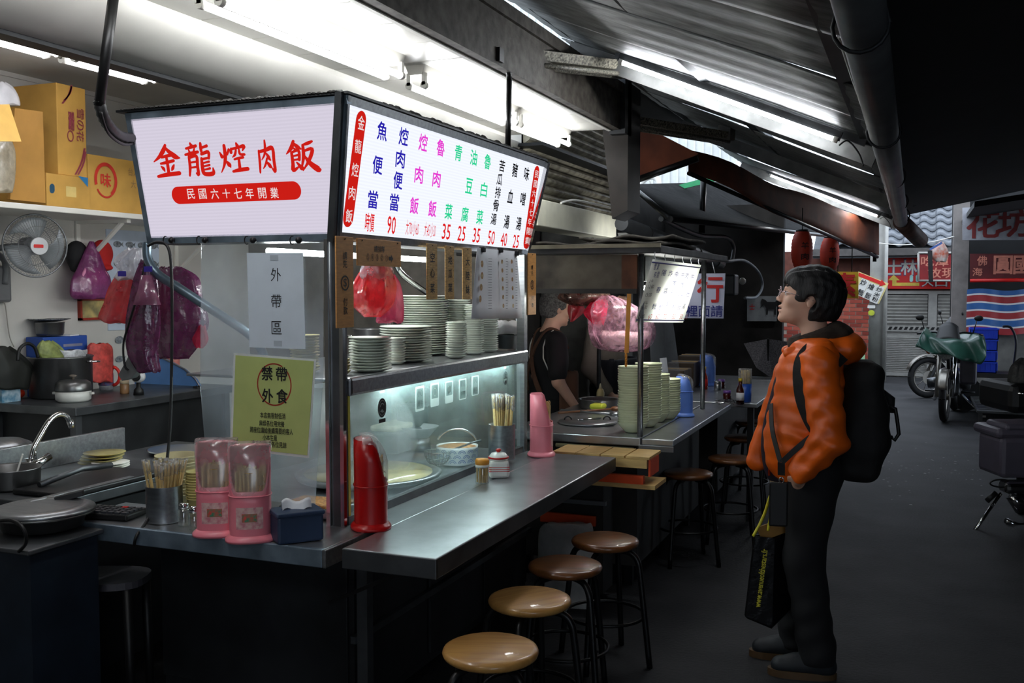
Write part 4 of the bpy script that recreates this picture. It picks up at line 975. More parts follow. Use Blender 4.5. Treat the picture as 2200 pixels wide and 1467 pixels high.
for nm, lab, lv, col in (('black_kettle', 'black bag and kettle handle at the left picture edge', [(745, -20, 20), (760, -30, 40), (785, -30, 64), (805, -30, 66), (835, -20, 60)], (22, 24, 20)),):
    t = T(nm, lab, 'bag', at(20, 850)); bag_loft(lv, .3, X=-4.5, amp=.1).obj('body', M('kettle_black', col, .6, var=.3), t)
    MB().tube(spline([U(38, 775, X=-4.42), U(42, 750, X=-4.42), U(58, 738, X=-4.42), U(74, 746, X=-4.42), U(82, 768, X=-4.42)], 5), .009, 8).obj('handle', BLACKP, t)
c = at(44, 850); c.x, c.y = -4.52, 3.95; t = T('milk_carton', 'blue and white drink carton at the left edge', 'carton', c)
MB().bbox(c + Vector((-.03, -.09, 0)), c + Vector((.03, .03, .075)), .004).obj('carton', M('milk_print', (180, 196, 206), .5, scale=30, col2=(60, 120, 150)), t)
MB().lathe([(.012, .075), (.012, .09), (.0, .092)], c, 10).obj('cap', MATS['carton_blue'], t)
t = T('blue_partition', 'blue board with rounded top edge beside the kitchen table', 'board', U(380, 960, Y=5.0))
MB().prism([U(x, y, Y=5.0) for x, y in ((260, 742), (320, 758), (360, 774), (395, 793), (420, 815), (432, 835), (432, 1010), (260, 1010))], (0, .02, 0)).obj('board', M('board_blue', (84, 126, 180), .5, var=.05), t)
MB().tube([U(x, y, Y=4.995) for x, y in ((300, 752), (345, 767), (395, 792), (420, 814), (432, 835), (432, 1000))], .005, 6).obj('edge', STEEL, t)
t = T('black_cloth', 'black cloth hanging at the edge of the clear sheet', 'cloth', U(418, 900, Y=4.9))
bag_loft([(830, 418, 430), (855, 408, 432), (890, 404, 432), (930, 406, 432), (955, 412, 432)], .6, Y=4.9, amp=.12).obj('cloth', BLACKP, t)

# sink unit with faucet, pans and griddle
ZN = .80
sk = T('sink_unit', 'steel sink table with low splashback left of the cart', 'sink', (-3.1, 3.2, 0))
MB().bbox((-3.42, 2.62, ZN - .04), (-2.84, 3.95, ZN), .004).obj('worktop', STEELD, sk)
MB().bbox((-3.43, 2.7, ZN), (-3.41, 3.60, ZN + .115), .003).obj('splashback', STEEL, sk)
MB().box((-3.4, 2.66, .1), (-2.88, 3.9, ZN - .05)).obj('cabinet', DARKST, sk)
mb = MB(); bc = Vector((-3.12, 3.66, ZN)); mb.lathe([(.0, .002), (.11, .004), (.135, .012), (.145, .018), (.14, .022)], bc, 28, 1.25, 1.0); mb.obj('basin', CHROME, sk)
fb = U(64, 1000, X=-3.3); t = T('faucet', 'chrome swan-neck faucet behind the pans', 'faucet', fb)
MB().cyl(Vector((fb.x, fb.y, ZN)), fb + UP * .03, .018, n=14).obj('base', CHROME, t)
MB().tube(spline([U(64, 1000, X=-3.3), U(70, 968, X=-3.3), U(90, 930, X=-3.3), U(108, 902, X=-3.3), U(126, 890, X=-3.3), U(143, 894, X=-3.3), U(152, 910, X=-3.3)], 6), .011, 12).obj('spout', CHROME, t)
MB().cyl(U(150, 904, X=-3.3), U(155, 917, X=-3.3), .014, n=12).obj('nozzle', CHROME, t)
MB().cyl(U(68, 1004, X=-3.26), U(106, 980, X=-3.26), .018, .016, 12).obj('tap_handle', CHROME, t)
MB().cyl(U(76, 986, X=-3.3), U(74, 962, X=-3.3), .006, n=8).obj('lever', CHROME, t)
def bn(px, py, z=ZN): return U(px, py, Z=z)
c = bn(25, 1048); t = T('steel_pan', 'round steel pan with a white spoon at the left edge', 'pan', c)
MB().lathe([(.09, 0), (.102, .01), (.105, .075), (.108, .08), (.1, .076), (.098, .02), (0, .018)], c, 28).obj('body', POT, t)
MB().beam(c + Vector((.02, 0, .04)), c + Vector((.04, .02, .13)), .02, .006).obj('spoon_handle', WHITE, t)
c = bn(8, 1002); t = T('lidded_pot', 'pot with domed lid behind the steel pan', 'pot', c)
MB().lathe([(.1, 0), (.112, .01), (.115, .09)], c, 28).obj('body', POT, t)
MB().lathe([(.118, .09), (.11, .1), (.07, .118), (.0, .125)], c, 28).obj('lid', STEEL, t)
t = T('griddle_tray', 'black griddle tray across the sink table', 'tray', bn(195, 1040))
a = bn(195, 1040); MB().bbox(a + Vector((-.12, -.26, .0)), a + Vector((.14, .24, .022)), .006).obj('tray', M('griddle', (34, 34, 36), .4, .5, var=.2), t)
MB().bbox(a + Vector((.1, -.4, .01)), a + Vector((.13, .1, .024)), .006).obj('rail', STEEL, t)
mb = MB(); mb.tube([a + Vector((-.05, -.2, .03)), a + Vector((-.04, 0, .06)), a + Vector((-.03, .14, .05))], .012, 8); mb.obj('scraper', STEELD, t)
for k in range(4):
    c = bn(214, 1000) + UP * (.004 + k * .012) + Vector((0, .01 * k, 0)); t = T('melamine_dish', nth_down('olive melamine dish in the leaning pile by the sink', 3 - k), 'dish', c, group='olive dishes by the sink', rot=(.18, -.1, 0))
    MB().lathe([(.04, 0), (.085, .012), (.088, .014), (.04, .005)], c, 24).obj('dish', M('melamine_olive', (176, 164, 104), .4), t)
for k in range(3):
    c = bn(238, 1006) + UP * (.002 + k * .008); t = T('small_plate', nth_down('white plate in the low pile under the olive dishes', 2 - k), 'plate', c, group='white plates by the sink')
    MB().lathe([(.04, 0), (.075, .008), (.077, .010), (.04, .004)], c, 24).obj('plate', WHITE, t)
# steel side cabinet with the big lidded wok at the left edge
sc_ = T('side_cabinet', 'steel side cabinet at the bottom left with bright edge', 'cabinet', (-2.95, 2.45, 0))
MB().box((-3.35, 2.3, .05), (-2.575, 2.58, .725)).obj('body', M('cabinet_navy', (30, 40, 52), .5, .4, var=.15), sc_)
MB().bbox((-3.36, 2.285, .725), (-2.565, 2.6, .742), .004).obj('top', STEELD, sc_)
c = U(92, 1135, Z=.742); t = T('lidded_wok', 'wide lidded steel wok on the side cabinet', 'wok', c)
MB().lathe([(.10, 0), (.13, .01), (.14, .05), (.17, .055), (.172, .062)], c, 36).obj('body', POT, t)
MB().lathe([(.172, .063), (.168, .072), (.135, .082), (.12, .078), (.1, .08), (0, .084)], c, 36).obj('lid', STEEL, t)
MB().beam(c + UP * .085 + RIGHT * .0 + FWD * .1, c + UP * .105 + RIGHT * .09 + FWD * .12, .03, .018).obj('handle', BLACKP, t)
mb = MB(); mb.tube(spline([U(-10, 1120, Y=2.27), U(25, 1118, Y=2.27), U(50, 1135, Y=2.27), U(56, 1165, Y=2.28), U(40, 1185, Y=2.28)], 5), .006, 6); mb.obj('cord', BLACKP, t)
c = U(180, 1258, Z=.5) + Vector((.02, .06, 0)); t = T('plastic_stool', 'dark plastic stool with D-shaped seat under the cart end', 'stool', Vector((c.x, c.y, 0)))
mb = MB(); ps = [c + RIGHT * (.17 * math.copysign(abs(math.cos(a)) ** .6, math.cos(a))) + _fwd0 * (.12 * math.copysign(abs(math.sin(a)) ** .7, math.sin(a))) for a in [2 * math.pi * i / 28 for i in range(28)]]
mb.prism(ps, (0, 0, .025)); mb.obj('seat', M('stool_dark', (74, 72, 78), .5), t)
for sx in (-1, 1):
    for sy in (-1, 1): MB().cyl(c + RIGHT * .13 * sx + _fwd0 * .09 * sy, Vector((c.x, c.y, 0)) + RIGHT * .14 * sx + _fwd0 * .09 * sy, .016, n=8).obj('leg', BLACKP, t)
# ---------------------------------------------------------------- things on and in the first stall
def on_c(px, py, z=.752): return U(px, py, Z=z)
PINK = M('pink_plastic', (232, 128, 142), .35, var=.04); REDP = M('red_plastic', (176, 10, 12), .3, var=.05); BLUEP = M('blue_plastic', (96, 132, 214), .35, var=.04)
rot_cam = HEAD - math.pi / 2       # facing the viewer
holder('chopstick_holder', 'red chopstick holder with clear cover on the front counter', on_c(797, 1132), .62, REDP, 'chopstick holders', sticker=False)
holder('chopstick_holder', 'pink covered chopstick holder beside the steel chopstick can', on_c(468, 1146), rot_cam + .12, PINK, 'chopstick holders')
holder('chopstick_holder', 'pink covered chopstick holder beside the blue tissue box', on_c(539, 1158), rot_cam + .2, PINK, 'chopstick holders')
holder('chopstick_holder', 'open pink chopstick holder at the far end of the counter', on_c(1163, 977), .35, PINK, 'chopstick holders', cover=False, h=.30)
# tissue box
c = on_c(637, 1158); t = T('tissue_box', 'dark blue tissue box on the cart corner', 'tissue box', c, rz=HEAD + .5)
Q = world_of(t).to_3x3()
def rbox(mb, lo, hi, b): return mb.bbox(c + Q @ ((Vector(lo) + Vector(hi)) / 2) - (Vector(hi) - Vector(lo)) / 2, c + Q @ ((Vector(lo) + Vector(hi)) / 2) + (Vector(hi) - Vector(lo)) / 2, b, Q)
TBL = M('tissue_blue', (38, 56, 84), .5, var=.08)
rbox(MB(), (-.075, -.055, 0), (.075, .055, .088), .008).obj('box', TBL, t); rbox(MB(), (-.079, -.059, .085), (.079, .059, .1), .005).obj('lid', TBL, t)
mb = MB(); mb.grid(lambda u, v: c + Q @ Vector(((u - .5) * .095, (v - .5) * .02 + .012 * math.sin(u * 6), .1 + .03 * (1 - abs(2 * v - 1)) + .006 * math.sin(u * 9))), 10, 6); mb.obj('tissue', PAPER, t)
# steel can of chopsticks
def stick_can(label, c, r, h, n, zt, lean=.35):
    t = T('chopstick_can', label, 'can', c, group='steel cans of chopsticks'); 
    MB().lathe([(r, 0), (r, .004), (r, h), (r * 1.03, h + .002), (r * .95, h), (r * .95, .01), (0, .01)], c, 28).obj('can', STEEL, t)
    mb = MB(); wr = MB(); R_ = random.Random(n)
    for _ in range(n):
        a = R_.uniform(0, 6.28); q = R_.uniform(0, .85) * r; p = Vector((math.cos(a) * q, math.sin(a) * q, 0)); o = p * (1 + lean * R_.uniform(.5, 1.6)) + Vector((R_.uniform(-.01, .01), R_.uniform(-.01, .01), 0)); z = R_.uniform(zt - .02, zt)
        mb.beam(c + p * .7 + UP * .012, c + o + UP * z, .0055, .0055); wr.cyl(c + p.lerp(o, .75) + UP * z * .8, c + o + UP * (z + .006), .006, .0075, 5)
    tag(mb.obj('chopsticks', MATS['bamboo'], t), 'pale wooden chopsticks', kind='stuff'); tag(wr.obj('wrappers', film_mat('film_clear', (235, 235, 235), .3, .3, .25), t), 'clear paper-thin wrappers', kind='stuff'); return t
stick_can('steel can of wrapped chopsticks left of the pink holders', on_c(354, 1118), .062, .125, 44, .215, .5)
stick_can('steel can of chopsticks standing behind the glass', U(1078, 985, Z=.77), .062, .16, 40, .30, .3)
# calculator
c = on_c(244, 1108); t = T('calculator', 'black desk calculator with rows of keys', 'calculator', c, rz=HEAD - .25); Q = world_of(t).to_3x3()
mb = MB(); mb.bbox(c + Vector((-.1, -.065, 0)), c + Vector((.1, .065, .022)), .006); 
for i, v in enumerate(mb.v): mb.v[i] = c + Q @ (v - c)
mb.obj('case', BLACKP, t)
KEY = M('key_grey', (52, 54, 58), .4)
for i in range(7):
    for j in range(4):
        mb = MB(); p = c + Q @ Vector((-.082 + i * .0275, -.05 + j * .026, .025)); mb.box(p - Vector((.01, .009, .004)), p + Vector((.01, .009, .004)), Q); mb.obj('key', REDINK if (i, j) == (4, 3) else KEY, t)
# paper bowls and cups in stacks
def stack(name, label, cat, group, c, prof, n, step, mat, seg=28, rims=None, jitter=.002):
    proto = None; R_ = random.Random(int(abs(c.x * 977 + c.y * 31)))
    for k in range(n):
        loc = Vector(c) + Vector((R_.uniform(-jitter, jitter), R_.uniform(-jitter, jitter), k * step))
        if proto is None:
            proto = tag(MB().lathe(prof, (0, 0, 0), seg).obj(name, mat), nth_down(label, n - 1), cat, group); proto.location = loc
        else:
            o = proto.copy(); COL.objects.link(o); o['label'] = nth_down(label, n - 1 - k); o.location = loc; o.rotation_euler = (R_.uniform(-.008, .008), R_.uniform(-.008, .008), R_.uniform(0, 6))
PB = M('paper_bowl', (190, 178, 138), .6, var=.05)
stack('paper_bowl', 'kraft paper bowl in the tall stack behind the chopstick can', 'bowl', 'paper bowls behind the chopstick can', on_c(382, 1092), [(.055, 0), (.076, .058), (.0785, .06), (.0785, .063), (.074, .06), (.053, .003), (0, .003)], 13, .0115, PB)
stack('paper_cup', 'small yellow paper cup in the stack beside the pink holder', 'cup', 'paper cups beside the pink holder', on_c(428, 1112), [(.03, 0), (.042, .07), (.0445, .071), (.0445, .074), (.04, .07), (.028, .003), (0, .003)], 11, .0095, M('cup_yellow', (196, 184, 120), .5))
for px, py in ((395, 1128), (418, 1136)):
    c = on_c(px, py); t = T('glass_shaker', 'small clear glass shaker %s the pink holder' % ('left of' if px < 400 else 'touching'), 'shaker', c, group='glass shakers by the chopstick can')
    MB().lathe([(.018, 0), (.02, .005), (.02, .055), (.016, .06)], c, 12).obj('glass', pane_mat('shaker_glass', (150, 150, 150), .2, .2, .08, 20), t); MB().lathe([(.018, .058), (.018, .075), (.01, .08)], c, 12).obj('cap', CHROME, t)

# counter things
c = on_c(1036, 1038); t = T('toothpick_jar', 'round clear toothpick jar with orange lid', 'jar', c)
MB().lathe([(.028, 0), (.029, .004), (.029, .07), (.027, .074)], c, 20).obj('jar', pane_mat('jar_clear', (200, 200, 196), .14, .12, .06, 20), t)
MB().lathe([(.0285, .068), (.0285, .082)], c, 20).obj('collar', WHITE, t); MB().lathe([(.029, .08), (.030, .095), (.026, .103), (0, .105)], c, 20).obj('lid', M('lid_orange', (226, 150, 50), .4), t)
mb = MB(); R_ = random.Random(2)
for _ in range(60):
    a, q = R_.uniform(0, 6.28), R_.uniform(0, .024); mb.beam(c + Vector((math.cos(a) * q, math.sin(a) * q, .004)), c + Vector((math.cos(a + .2) * q, math.sin(a + .2) * q, .064)), .002, .002)
tag(mb.obj('toothpicks', M('toothpick', (206, 168, 96), .6), t), 'wooden toothpicks', kind='stuff')
c = on_c(1071, 1024); t = T('condiment_jar', 'white square china jar with red stripes and lid', 'jar', c, rz=.5); Q = world_of(t).to_3x3()
CHINA = M('china_white', (232, 230, 224), .2, var=.02, coat=.3)
mb = MB().bbox(c + Vector((-.043, -.043, 0)), c + Vector((.043, .043, .075)), .012)
for i, v in enumerate(mb.v): mb.v[i] = c + Q @ (v - c)
mb.obj('body', CHINA, t)
REDG2 = M('red_glaze', (190, 30, 26), .3)
for z in (.028, .037, .046):
    mb = MB().bbox(c + Vector((-.0437, -.0437, z)), c + Vector((.0437, .0437, z + .0035)), .0015)
    for i, v in enumerate(mb.v): mb.v[i] = c + Q @ (v - c)
    mb.obj('red_stripe', REDG2, t)
ld = MB().lathe([(.04, .074), (.044, .082), (.043, .088), (.03, .104), (.012, .108)], c, 24).obj('lid', CHINA, t)
MB().lathe([(.0445, .081), (.0455, .085), (.0445, .089)], c, 24).obj('red_rim', REDG2, ld); MB().lathe([(.008, .106), (.008, .11), (.013, .116), (.008, .122), (0, .123)], c, 14).obj('knob', REDG2, ld)
mb = MB(); fr = Q @ Vector((1, 0, 0)); sr = Q @ Vector((0, 1, 0)); ring(mb, c + fr * .0445 + UP * .037, .018, .022, .003, sr, UP, .0006); mb.beam(c + fr * .0455 + UP * .027, c + fr * .0455 + UP * .047, .001, .004); mb.obj('red_mark', REDG2, t)
c = on_c(1150, 980); t = T('card_clip', 'wire card clip on a round black foot', 'card clip', c)
MB().lathe([(.024, 0), (.025, .004), (.018, .012), (.004, .016)], c, 18).obj('foot', BLACKP, t)
mb = MB(); mb.tube(spline([c + UP * .014, c + UP * .03 - RIGHT * .006, c + UP * .085 - RIGHT * .012, c + UP * .092 + RIGHT * .002, c + UP * .085 + RIGHT * .014, c + UP * .045 + RIGHT * .004, c + UP * .05 - RIGHT * .004, c + UP * .09 + RIGHT * .0], 6), .0014, 6); mb.obj('wire', BLACKM, t)

# plates in stacks on the shelf
PLATE = M('plate_glaze', (206, 212, 200), .25, var=.05, coat=.2); PLATE2 = M('plate_yellow', (190, 178, 120), .35, var=.05)
def prof_plate(r): return [(r * .55, 0), (r * .6, .001), (r * .98, .011), (r, .013), (r * .985, .0145), (r * .6, .004), (0, .0035)]
S0 = ZS + .002
def shelf_at(px, py): return U(px, py, Z=S0)
def pstack(label, px, py, wpx, top, X=None, r=None, mat=PLATE, step=None):
    c = shelf_at(px, py) if X is None else Vector((X, U(px, py, X=X).y, S0)); d = (c - EYE).dot(FWD); rr = r or wpx / 2 * d / F_PX
    h = (U(px, top, X=c.x).z - S0); st = step or .0105; n = max(3, int(h / st))
    stack('plate', label, 'plate', label.replace('plate in', 'plates in'), c, prof_plate(rr), n, st, mat)
pstack('white plate in the low front stack at the near end of the shelf', 796, 800, 92, 722, X=-1.90)
pstack('white plate in the narrow stack behind the low front stack', 852, 790, 40, 722, X=-1.98)
pstack('white plate in the broad middle stack on the shelf', 872, 772, 112, 700, X=-2.02)
pstack('white plate in the tallest stack on the shelf', 910, 748, 106, 632, X=-2.14)
pstack('small white plate in the tall stack behind the middle wooden tag', 985, 742, 52, 645, X=-2.02)
pstack('small white plate in the lower stack left of the paper menu', 980, 752, 46, 690, X=-1.9)
pstack('white plate in the stack under the paper menu', 1018, 745, 44, 655, X=-1.93)
pstack('white saucer in the low stack at the far end of the shelf', 1052, 742, 38, 678, X=-1.93)
pstack('yellowish plate in the small stack beside the near post', 736, 800, 34, 768, X=-1.93, mat=PLATE2)
pstack('olive plate in the stack behind the clear sheet', 655, 790, 64, 716, X=-2.1, mat=PLATE2)
# pots behind the plates, pink bag
for lab, px, py, r, h, m_ in (('tall dark stock pot behind the tall plates', 905, 640, .14, .26, DARKST), ('steel pot behind the wooden pay tag', 795, 752, .075, .12, POT), ('steel pot behind the pink bags', 900, 705, .12, .12, POT)):
    c = U(px, py, X=-2.35); c.z = S0; t = T('pot', lab, 'pot', c, group='pots on the shelf'); MB().lathe([(r, 0), (r * 1.03, .01), (r * 1.03, h), (r * 1.07, h + .006), (r, h)], c, 28).obj('body', m_, t)
    for s in (-1, 1): MB().tube(arc(c + RIGHT * r * s + UP * h * .75, RIGHT * .03 * s, FWD * .03, -90, 90, 6), .005, 6).obj('handle', CHROME, t)
t = T('ladle_pipe', 'bent shiny steel pipe rising behind the plates', 'pipe', U(920, 640, X=-2.3))
MB().tube(spline([U(848, 560, X=-2.2), U(858, 582, X=-2.2), U(880, 602, X=-2.2), U(925, 634, X=-2.2), U(980, 670, X=-2.2)], 6), .014, 10).obj('pipe', CHROME, t)
PKF, CLF, RDF, WHF = film_mat('film_pink', (226, 70, 110), .8), film_mat('film_whitish', (225, 225, 232), .55, .25), film_mat('film_red', (226, 60, 70), .75, .2), film_mat('film_darkpurple', (118, 52, 98), .8)
t = T('pink_bag_roll', 'clear bag stuffed with pink bags hanging behind the queue sign', 'bag', U(808, 640, X=-2.0))
bag_loft([(570, 795, 828), (595, 780, 836), (625, 768, 838), (655, 770, 830), (678, 785, 812)], .5, X=-1.95, amp=.12).obj('bag', RDF, t)
bag_loft([(568, 792, 832), (588, 784, 836), (600, 790, 832)], .5, X=-1.94, amp=.15).obj('knot', CLF, t)
t = T('striped_bag_bundle', 'bundle of pink striped bags hanging before the tall plates', 'bag', U(840, 650, X=-1.95))
bag_loft([(590, 835, 846), (612, 828, 856), (650, 822, 860), (685, 815, 860), (692, 820, 858)], .4, X=-1.96, folds=9, amp=.14, seed=4).obj('bag', film_mat('film_stripe', (200, 86, 120), .85), t)
t = T('white_cloth', 'crumpled white cloth bag at the far end of the shelf', 'bag', U(1095, 730, X=-1.9))
bag_loft([(690, 1075, 1098), (700, 1070, 1112), (712, 1072, 1112), (716, 1076, 1108)], .6, X=-1.92, amp=.08).obj('bag', M('cloth_white', (206, 206, 206), .7, var=.1), t)
c = U(1092, 742, X=-1.95); c.z = S0; t = T('shelf_basin', 'dark steel basin under the white cloth', 'basin', c); MB().lathe([(.05, 0), (.07, .07), (.075, .072)], c, 20).obj('basin', STEELD, t)

# tags hung under the menu
WOOD = M('tag_wood', (206, 148, 84), .6, var=.08, scale=12, stretch=(2, 2, 12)); WOODK = M('tag_bamboo', (184, 146, 84), .55, var=.2, scale=14, stretch=(3, 3, 16))
def hang_tag(name, label, x0, y0, x1, y1, X, mat, lines, group, hook=True, thick=.006, dollar=None):
    a, b = U(x0, y0, X=X), U(x1, y1, X=X); zt, zb = U((x0 + x1) / 2, y0, X=X).z, U((x0 + x1) / 2, y1, X=X).z; ya, yb = U(x0, (y0+y1)/2, X=X).y, U(x1, (y0+y1)/2, X=X).y
    t = T(name, label, 'tag', ((X, (ya + yb) / 2, zb)), group=group)
    MB().bbox((X - thick, ya, zb), (X, yb, zt), .002).obj('board', mat, t)
    for s, px, py, w, h, bo in lines: text(s, U(px, py, X=X), w, h, R90, UP, INK, t, bo, .001)
    if dollar:
        mb = MB(); c = U(*dollar[:2], X=X); ring(mb, c, dollar[2], dollar[2], .006, R90, UP, .001); mb.obj('coin_ring', INK, t); text('$', c, dollar[2] * .8, dollar[2] * 1.25, R90, UP, INK, t, .006, .001)
    for yy in ((ya + yb) / 2,) if yb - ya < .12 else (ya + .03, yb - .03):
        MB().tube([(X - thick / 2, yy, zt - .012), (X + .004, yy, zt - .006), (X - .004, yy, ZT0 + .004)], .0018, 5).obj('loop', BLACKP, t)
    return t
XT = XG + .026
hang_tag('pay_tag', 'brown pay-first tag with dollar sign on the near post', 723, 508, 760, 704, XT, WOOD, [('請', 741, 549, .026, .026, .01), ('先', 741, 567, .026, .026, .01), ('付', 742, 648, .026, .026, .01), ('款', 742, 667, .026, .026, .01)], 'brown pay-first tags', dollar=(741, 608, .026))
hang_tag('queue_tag', 'brown queue tag with numbers and arrow', 768, 515, 862, 572, XT, WOOD, [('請排隊', 815, 535, .075, .022, .012)], None)
tq = bpy.data.objects['queue_tag']
for i, ch in enumerate('⑤④③②①'): text(ch, U(790 + i * 10, 552 + i * .6, X=XT), .018, .024, R90, UP, INK, tq, .002, .001)
a = U(839, 555.5, X=XT + .001); mb = MB(); mb.add([a + R90 * x + UP * z for x, z in ((-.012, -.007), (.004, -.007), (.004, -.016), (.02, 0), (.004, .016), (.004, .007), (-.012, .007))], [tuple(range(7))]); mb.obj('arrow', INK, tq)
for i, (s, x0, x1, y0) in enumerate((('空心菜', 918, 940, 523), ('地瓜葉', 958, 976, 528), ('大陸妹', 995, 1014, 532))):
    hang_tag('vegetable_tag', 'bamboo tag reading %s, %s of the three greens tags' % (s, ('first', 'middle', 'last')[i]), x0, y0, x1, 643, XT, WOODK, [(ch, (x0 + x1) / 2, y0 + 30 + k * (30 if i else 33), .038, .036, .012) for k, ch in enumerate(s)], 'bamboo tags naming greens')
hang_tag('pay_tag', 'brown pay-first tag with dollar sign on the far post', 1135, 544, 1152, 676, XT + .0, WOOD, [('請', 1143, 574, .026, .022, .006), ('先', 1143, 587, .026, .022, .006), ('付', 1144, 640, .026, .022, .006), ('款', 1144, 655, .026, .022, .006)], 'brown pay-first tags', dollar=(1143, 612, .024))
# laminated paper menu
t = T('paper_menu', 'white paper menu with dish photos clipped under the light box', 'menu', U(1065, 685, X=XT))
def pmn(px, py): return U(px, py, X=XT + .01)
quad = [pmn(1025, 532), pmn(1110, 540), pmn(1122, 684), pmn(1012, 685)]
mb = MB(); mb.grid(lambda u, v: quad[3].lerp(quad[2], u).lerp(quad[0].lerp(quad[1], u), v) + Vector((.012 * math.sin(u * math.pi * 2.0) * (1 - v), 0, 0)), 10, 6); mb.obj('sheet', PAPER, t, solid=.001)
FOOD = M('food_photo', (150, 96, 60), .6, scale=80, col2=(190, 176, 130)); GREY = M('print_line', (110, 112, 116), .7, var=0)
for x, y in ((1030, 567), (1030, 592), (1028, 617), (1026, 642)): mb = MB(); pill(mb, pmn(x, y) + Vector((.012, 0, 0)), .028, .03, R90, UP, .001); mb.obj('dish_photo', FOOD, t)
for x in (1073, 1094):
    for k in range(6): mb = MB(); pill(mb, pmn(x + k * .6, 562 + k * 19) + Vector((.012, 0, 0)), .022, .02, R90, UP, .001); mb.obj('dish_photo', FOOD, t)
mb = MB()
for x in (1047, 1083, 1104):
    for k in range(20): c = pmn(x, 556 + k * 5.6) + Vector((.0135, 0, 0)); mb.add([c + R90 * s * (.02 if x < 1060 else .012) + UP * q * .0009 for s, q in ((-1, -1), (1, -1), (1, 1), (-1, 1))], [(0, 1, 2, 3)])
tag(mb.obj('text_lines', GREY, t), 'small grey lines of print', kind='stuff')
for px, py in ((1036, 535), (1074, 536), (1108, 543)): MB().bbox(pmn(px, py) + Vector((-.01, -.012, -.014)), pmn(px, py) + Vector((.014, .012, .01)), .004).obj('clip', BLACKM, t)
# takeaway paper on the clear sheet, green notice
def sheet(name, label, cat, q, Y, mat):
    t = T(name, label, cat, U(q[2][0], q[2][1], Y=Y)); MB().prism([U(x, y, Y=Y) for x, y in q], (0, .0012, 0)).obj('sheet', mat, t); return t
YS = 2.895; RX = Vector((1, 0, 0))
t = sheet('takeaway_paper', 'white paper reading takeaway area taped to the clear sheet', 'notice', [(530, 543), (651, 543), (656, 750), (536, 746)], YS, M('paper_blueish', (196, 206, 216), .7, var=.03))
for i, ch in enumerate('外帶區'): text(ch, U(593 + i * .8, 590 + i * 57, Y=YS), .042, .046, RX, UP, INK, t, .0, .001)
for x, y in ((589, 554), (597, 738)): mb = MB(); pill(mb, U(x, y, Y=YS - .0008), .034, .02, RX, UP, 0, .001); mb.obj('tape', M('tape_grey', (168, 178, 188), .5), t)
t = sheet('green_notice', 'yellow-green notice with circled brush characters on the clear sheet', 'notice', [(502, 758), (679, 772), (664, 984), (494, 965)], YS - .006, M('notice_border', (206, 210, 208), .6))
sh2 = MB().prism([U(x, y, Y=YS - .0075) for x, y in ((506, 763), (674, 776), (660, 978), (499, 960))], (0, .001, 0)).obj('green_field', M('notice_green', (172, 184, 112), .6, var=.04), t)
YN = YS - .0085
mb = MB(); ring(mb, U(589, 826, Y=YN), .072, .075, .005, RX, UP, .0, 48, 60, 400); mb.obj('red_circle', M('notice_red', (150, 44, 28), .6), sh2)
for ch, px, py in (('禁', 574, 802), ('帶', 605, 804), ('外', 575, 850), ('食', 606, 851)): text(ch, U(px, py, Y=YN), .045, .048, RX, UP, INK, sh2, .016, .0005)
for s, px, py, w in (('本店無限制低消', 586, 893, .105), ('麻煩各位用完餐', 584, 910, .105), ('將座位讓給後續需要的客人', 583, 925, .18), ('小本生意', 580, 940, .06), ('造成不便 請各位見諒', 578, 954, .145)): text(s, U(px, py, Y=YN), w, .021, RX, UP, INK, sh2, .008, .0005)
# stickers on the glass front
XP = XG + .004
SLV = pane_mat('sticker_silver', (206, 216, 212), .86, .02, .3, 6, .05)
def gl(px, py): return U(px, py, X=XP)
t = T('glass_stickers', 'row of five pale square stickers on the case glass', 'sticker', gl(958, 870))
for i, (px, py, s) in enumerate(((902, 856, '小心'), (934, 848, None), (965, 842, None), (994, 836, '歡迎'), (1021, 828, '小心'))):
    mb = MB(); pill(mb, gl(px, py), .077, .098 - i * .003, R90, UP, 0, .008); st_ = mb.obj('sticker', SLV, t)
    mb = MB(); pill(mb, gl(px, py + (-7 if s is None else 0)), .06, .055 if s is None else .08, R90, UP, .0006, .004); mb.obj('inner_field', pane_mat('sticker_inner', (150, 168, 166), .75, .02, .3, 6, .05), st_)
    if s:
        text(s, gl(px, py - 12), .046, .026, R90, UP, SLV if False else M('sticker_text', (96, 112, 112), .6), st_, .008, .0012)
        text('燙手' if i != 3 else '外帶', gl(px, py + 10), .046, .026, R90, UP, MATS['sticker_text'], st_, .008, .0012)
    elif i == 1:
        mb = MB(); c = gl(px, py - 6); ring(mb, c, .015, .018, .004, R90, UP, .0012); mb.add([c + R90 * x + UP * z for x, z in ((.024, 0), (.012, .012), (.012, -.012))], [(0, 1, 2)]); mb.add([c + R90 * x + UP * z for x, z in ((-.024, 0), (-.012, .012), (-.012, -.012))], [(0, 1, 2)]); mb.obj('money_mark', SLV, st_)
    else:
        mb = MB(); c = gl(px, py - 6) + Vector((.0012, 0, 0)); hp = [(.016 * math.sin(a) ** 3, .0013 * (13 * math.cos(a) - 5 * math.cos(2*a) - 2 * math.cos(3*a) - math.cos(4*a)) * .9) for a in [2 * math.pi * k / 28 for k in range(28)]]
        mb.add([c + R90 * x * 1.15 + UP * z for x, z in hp], [tuple(range(28))]); mb.obj('heart', SLV, st_)
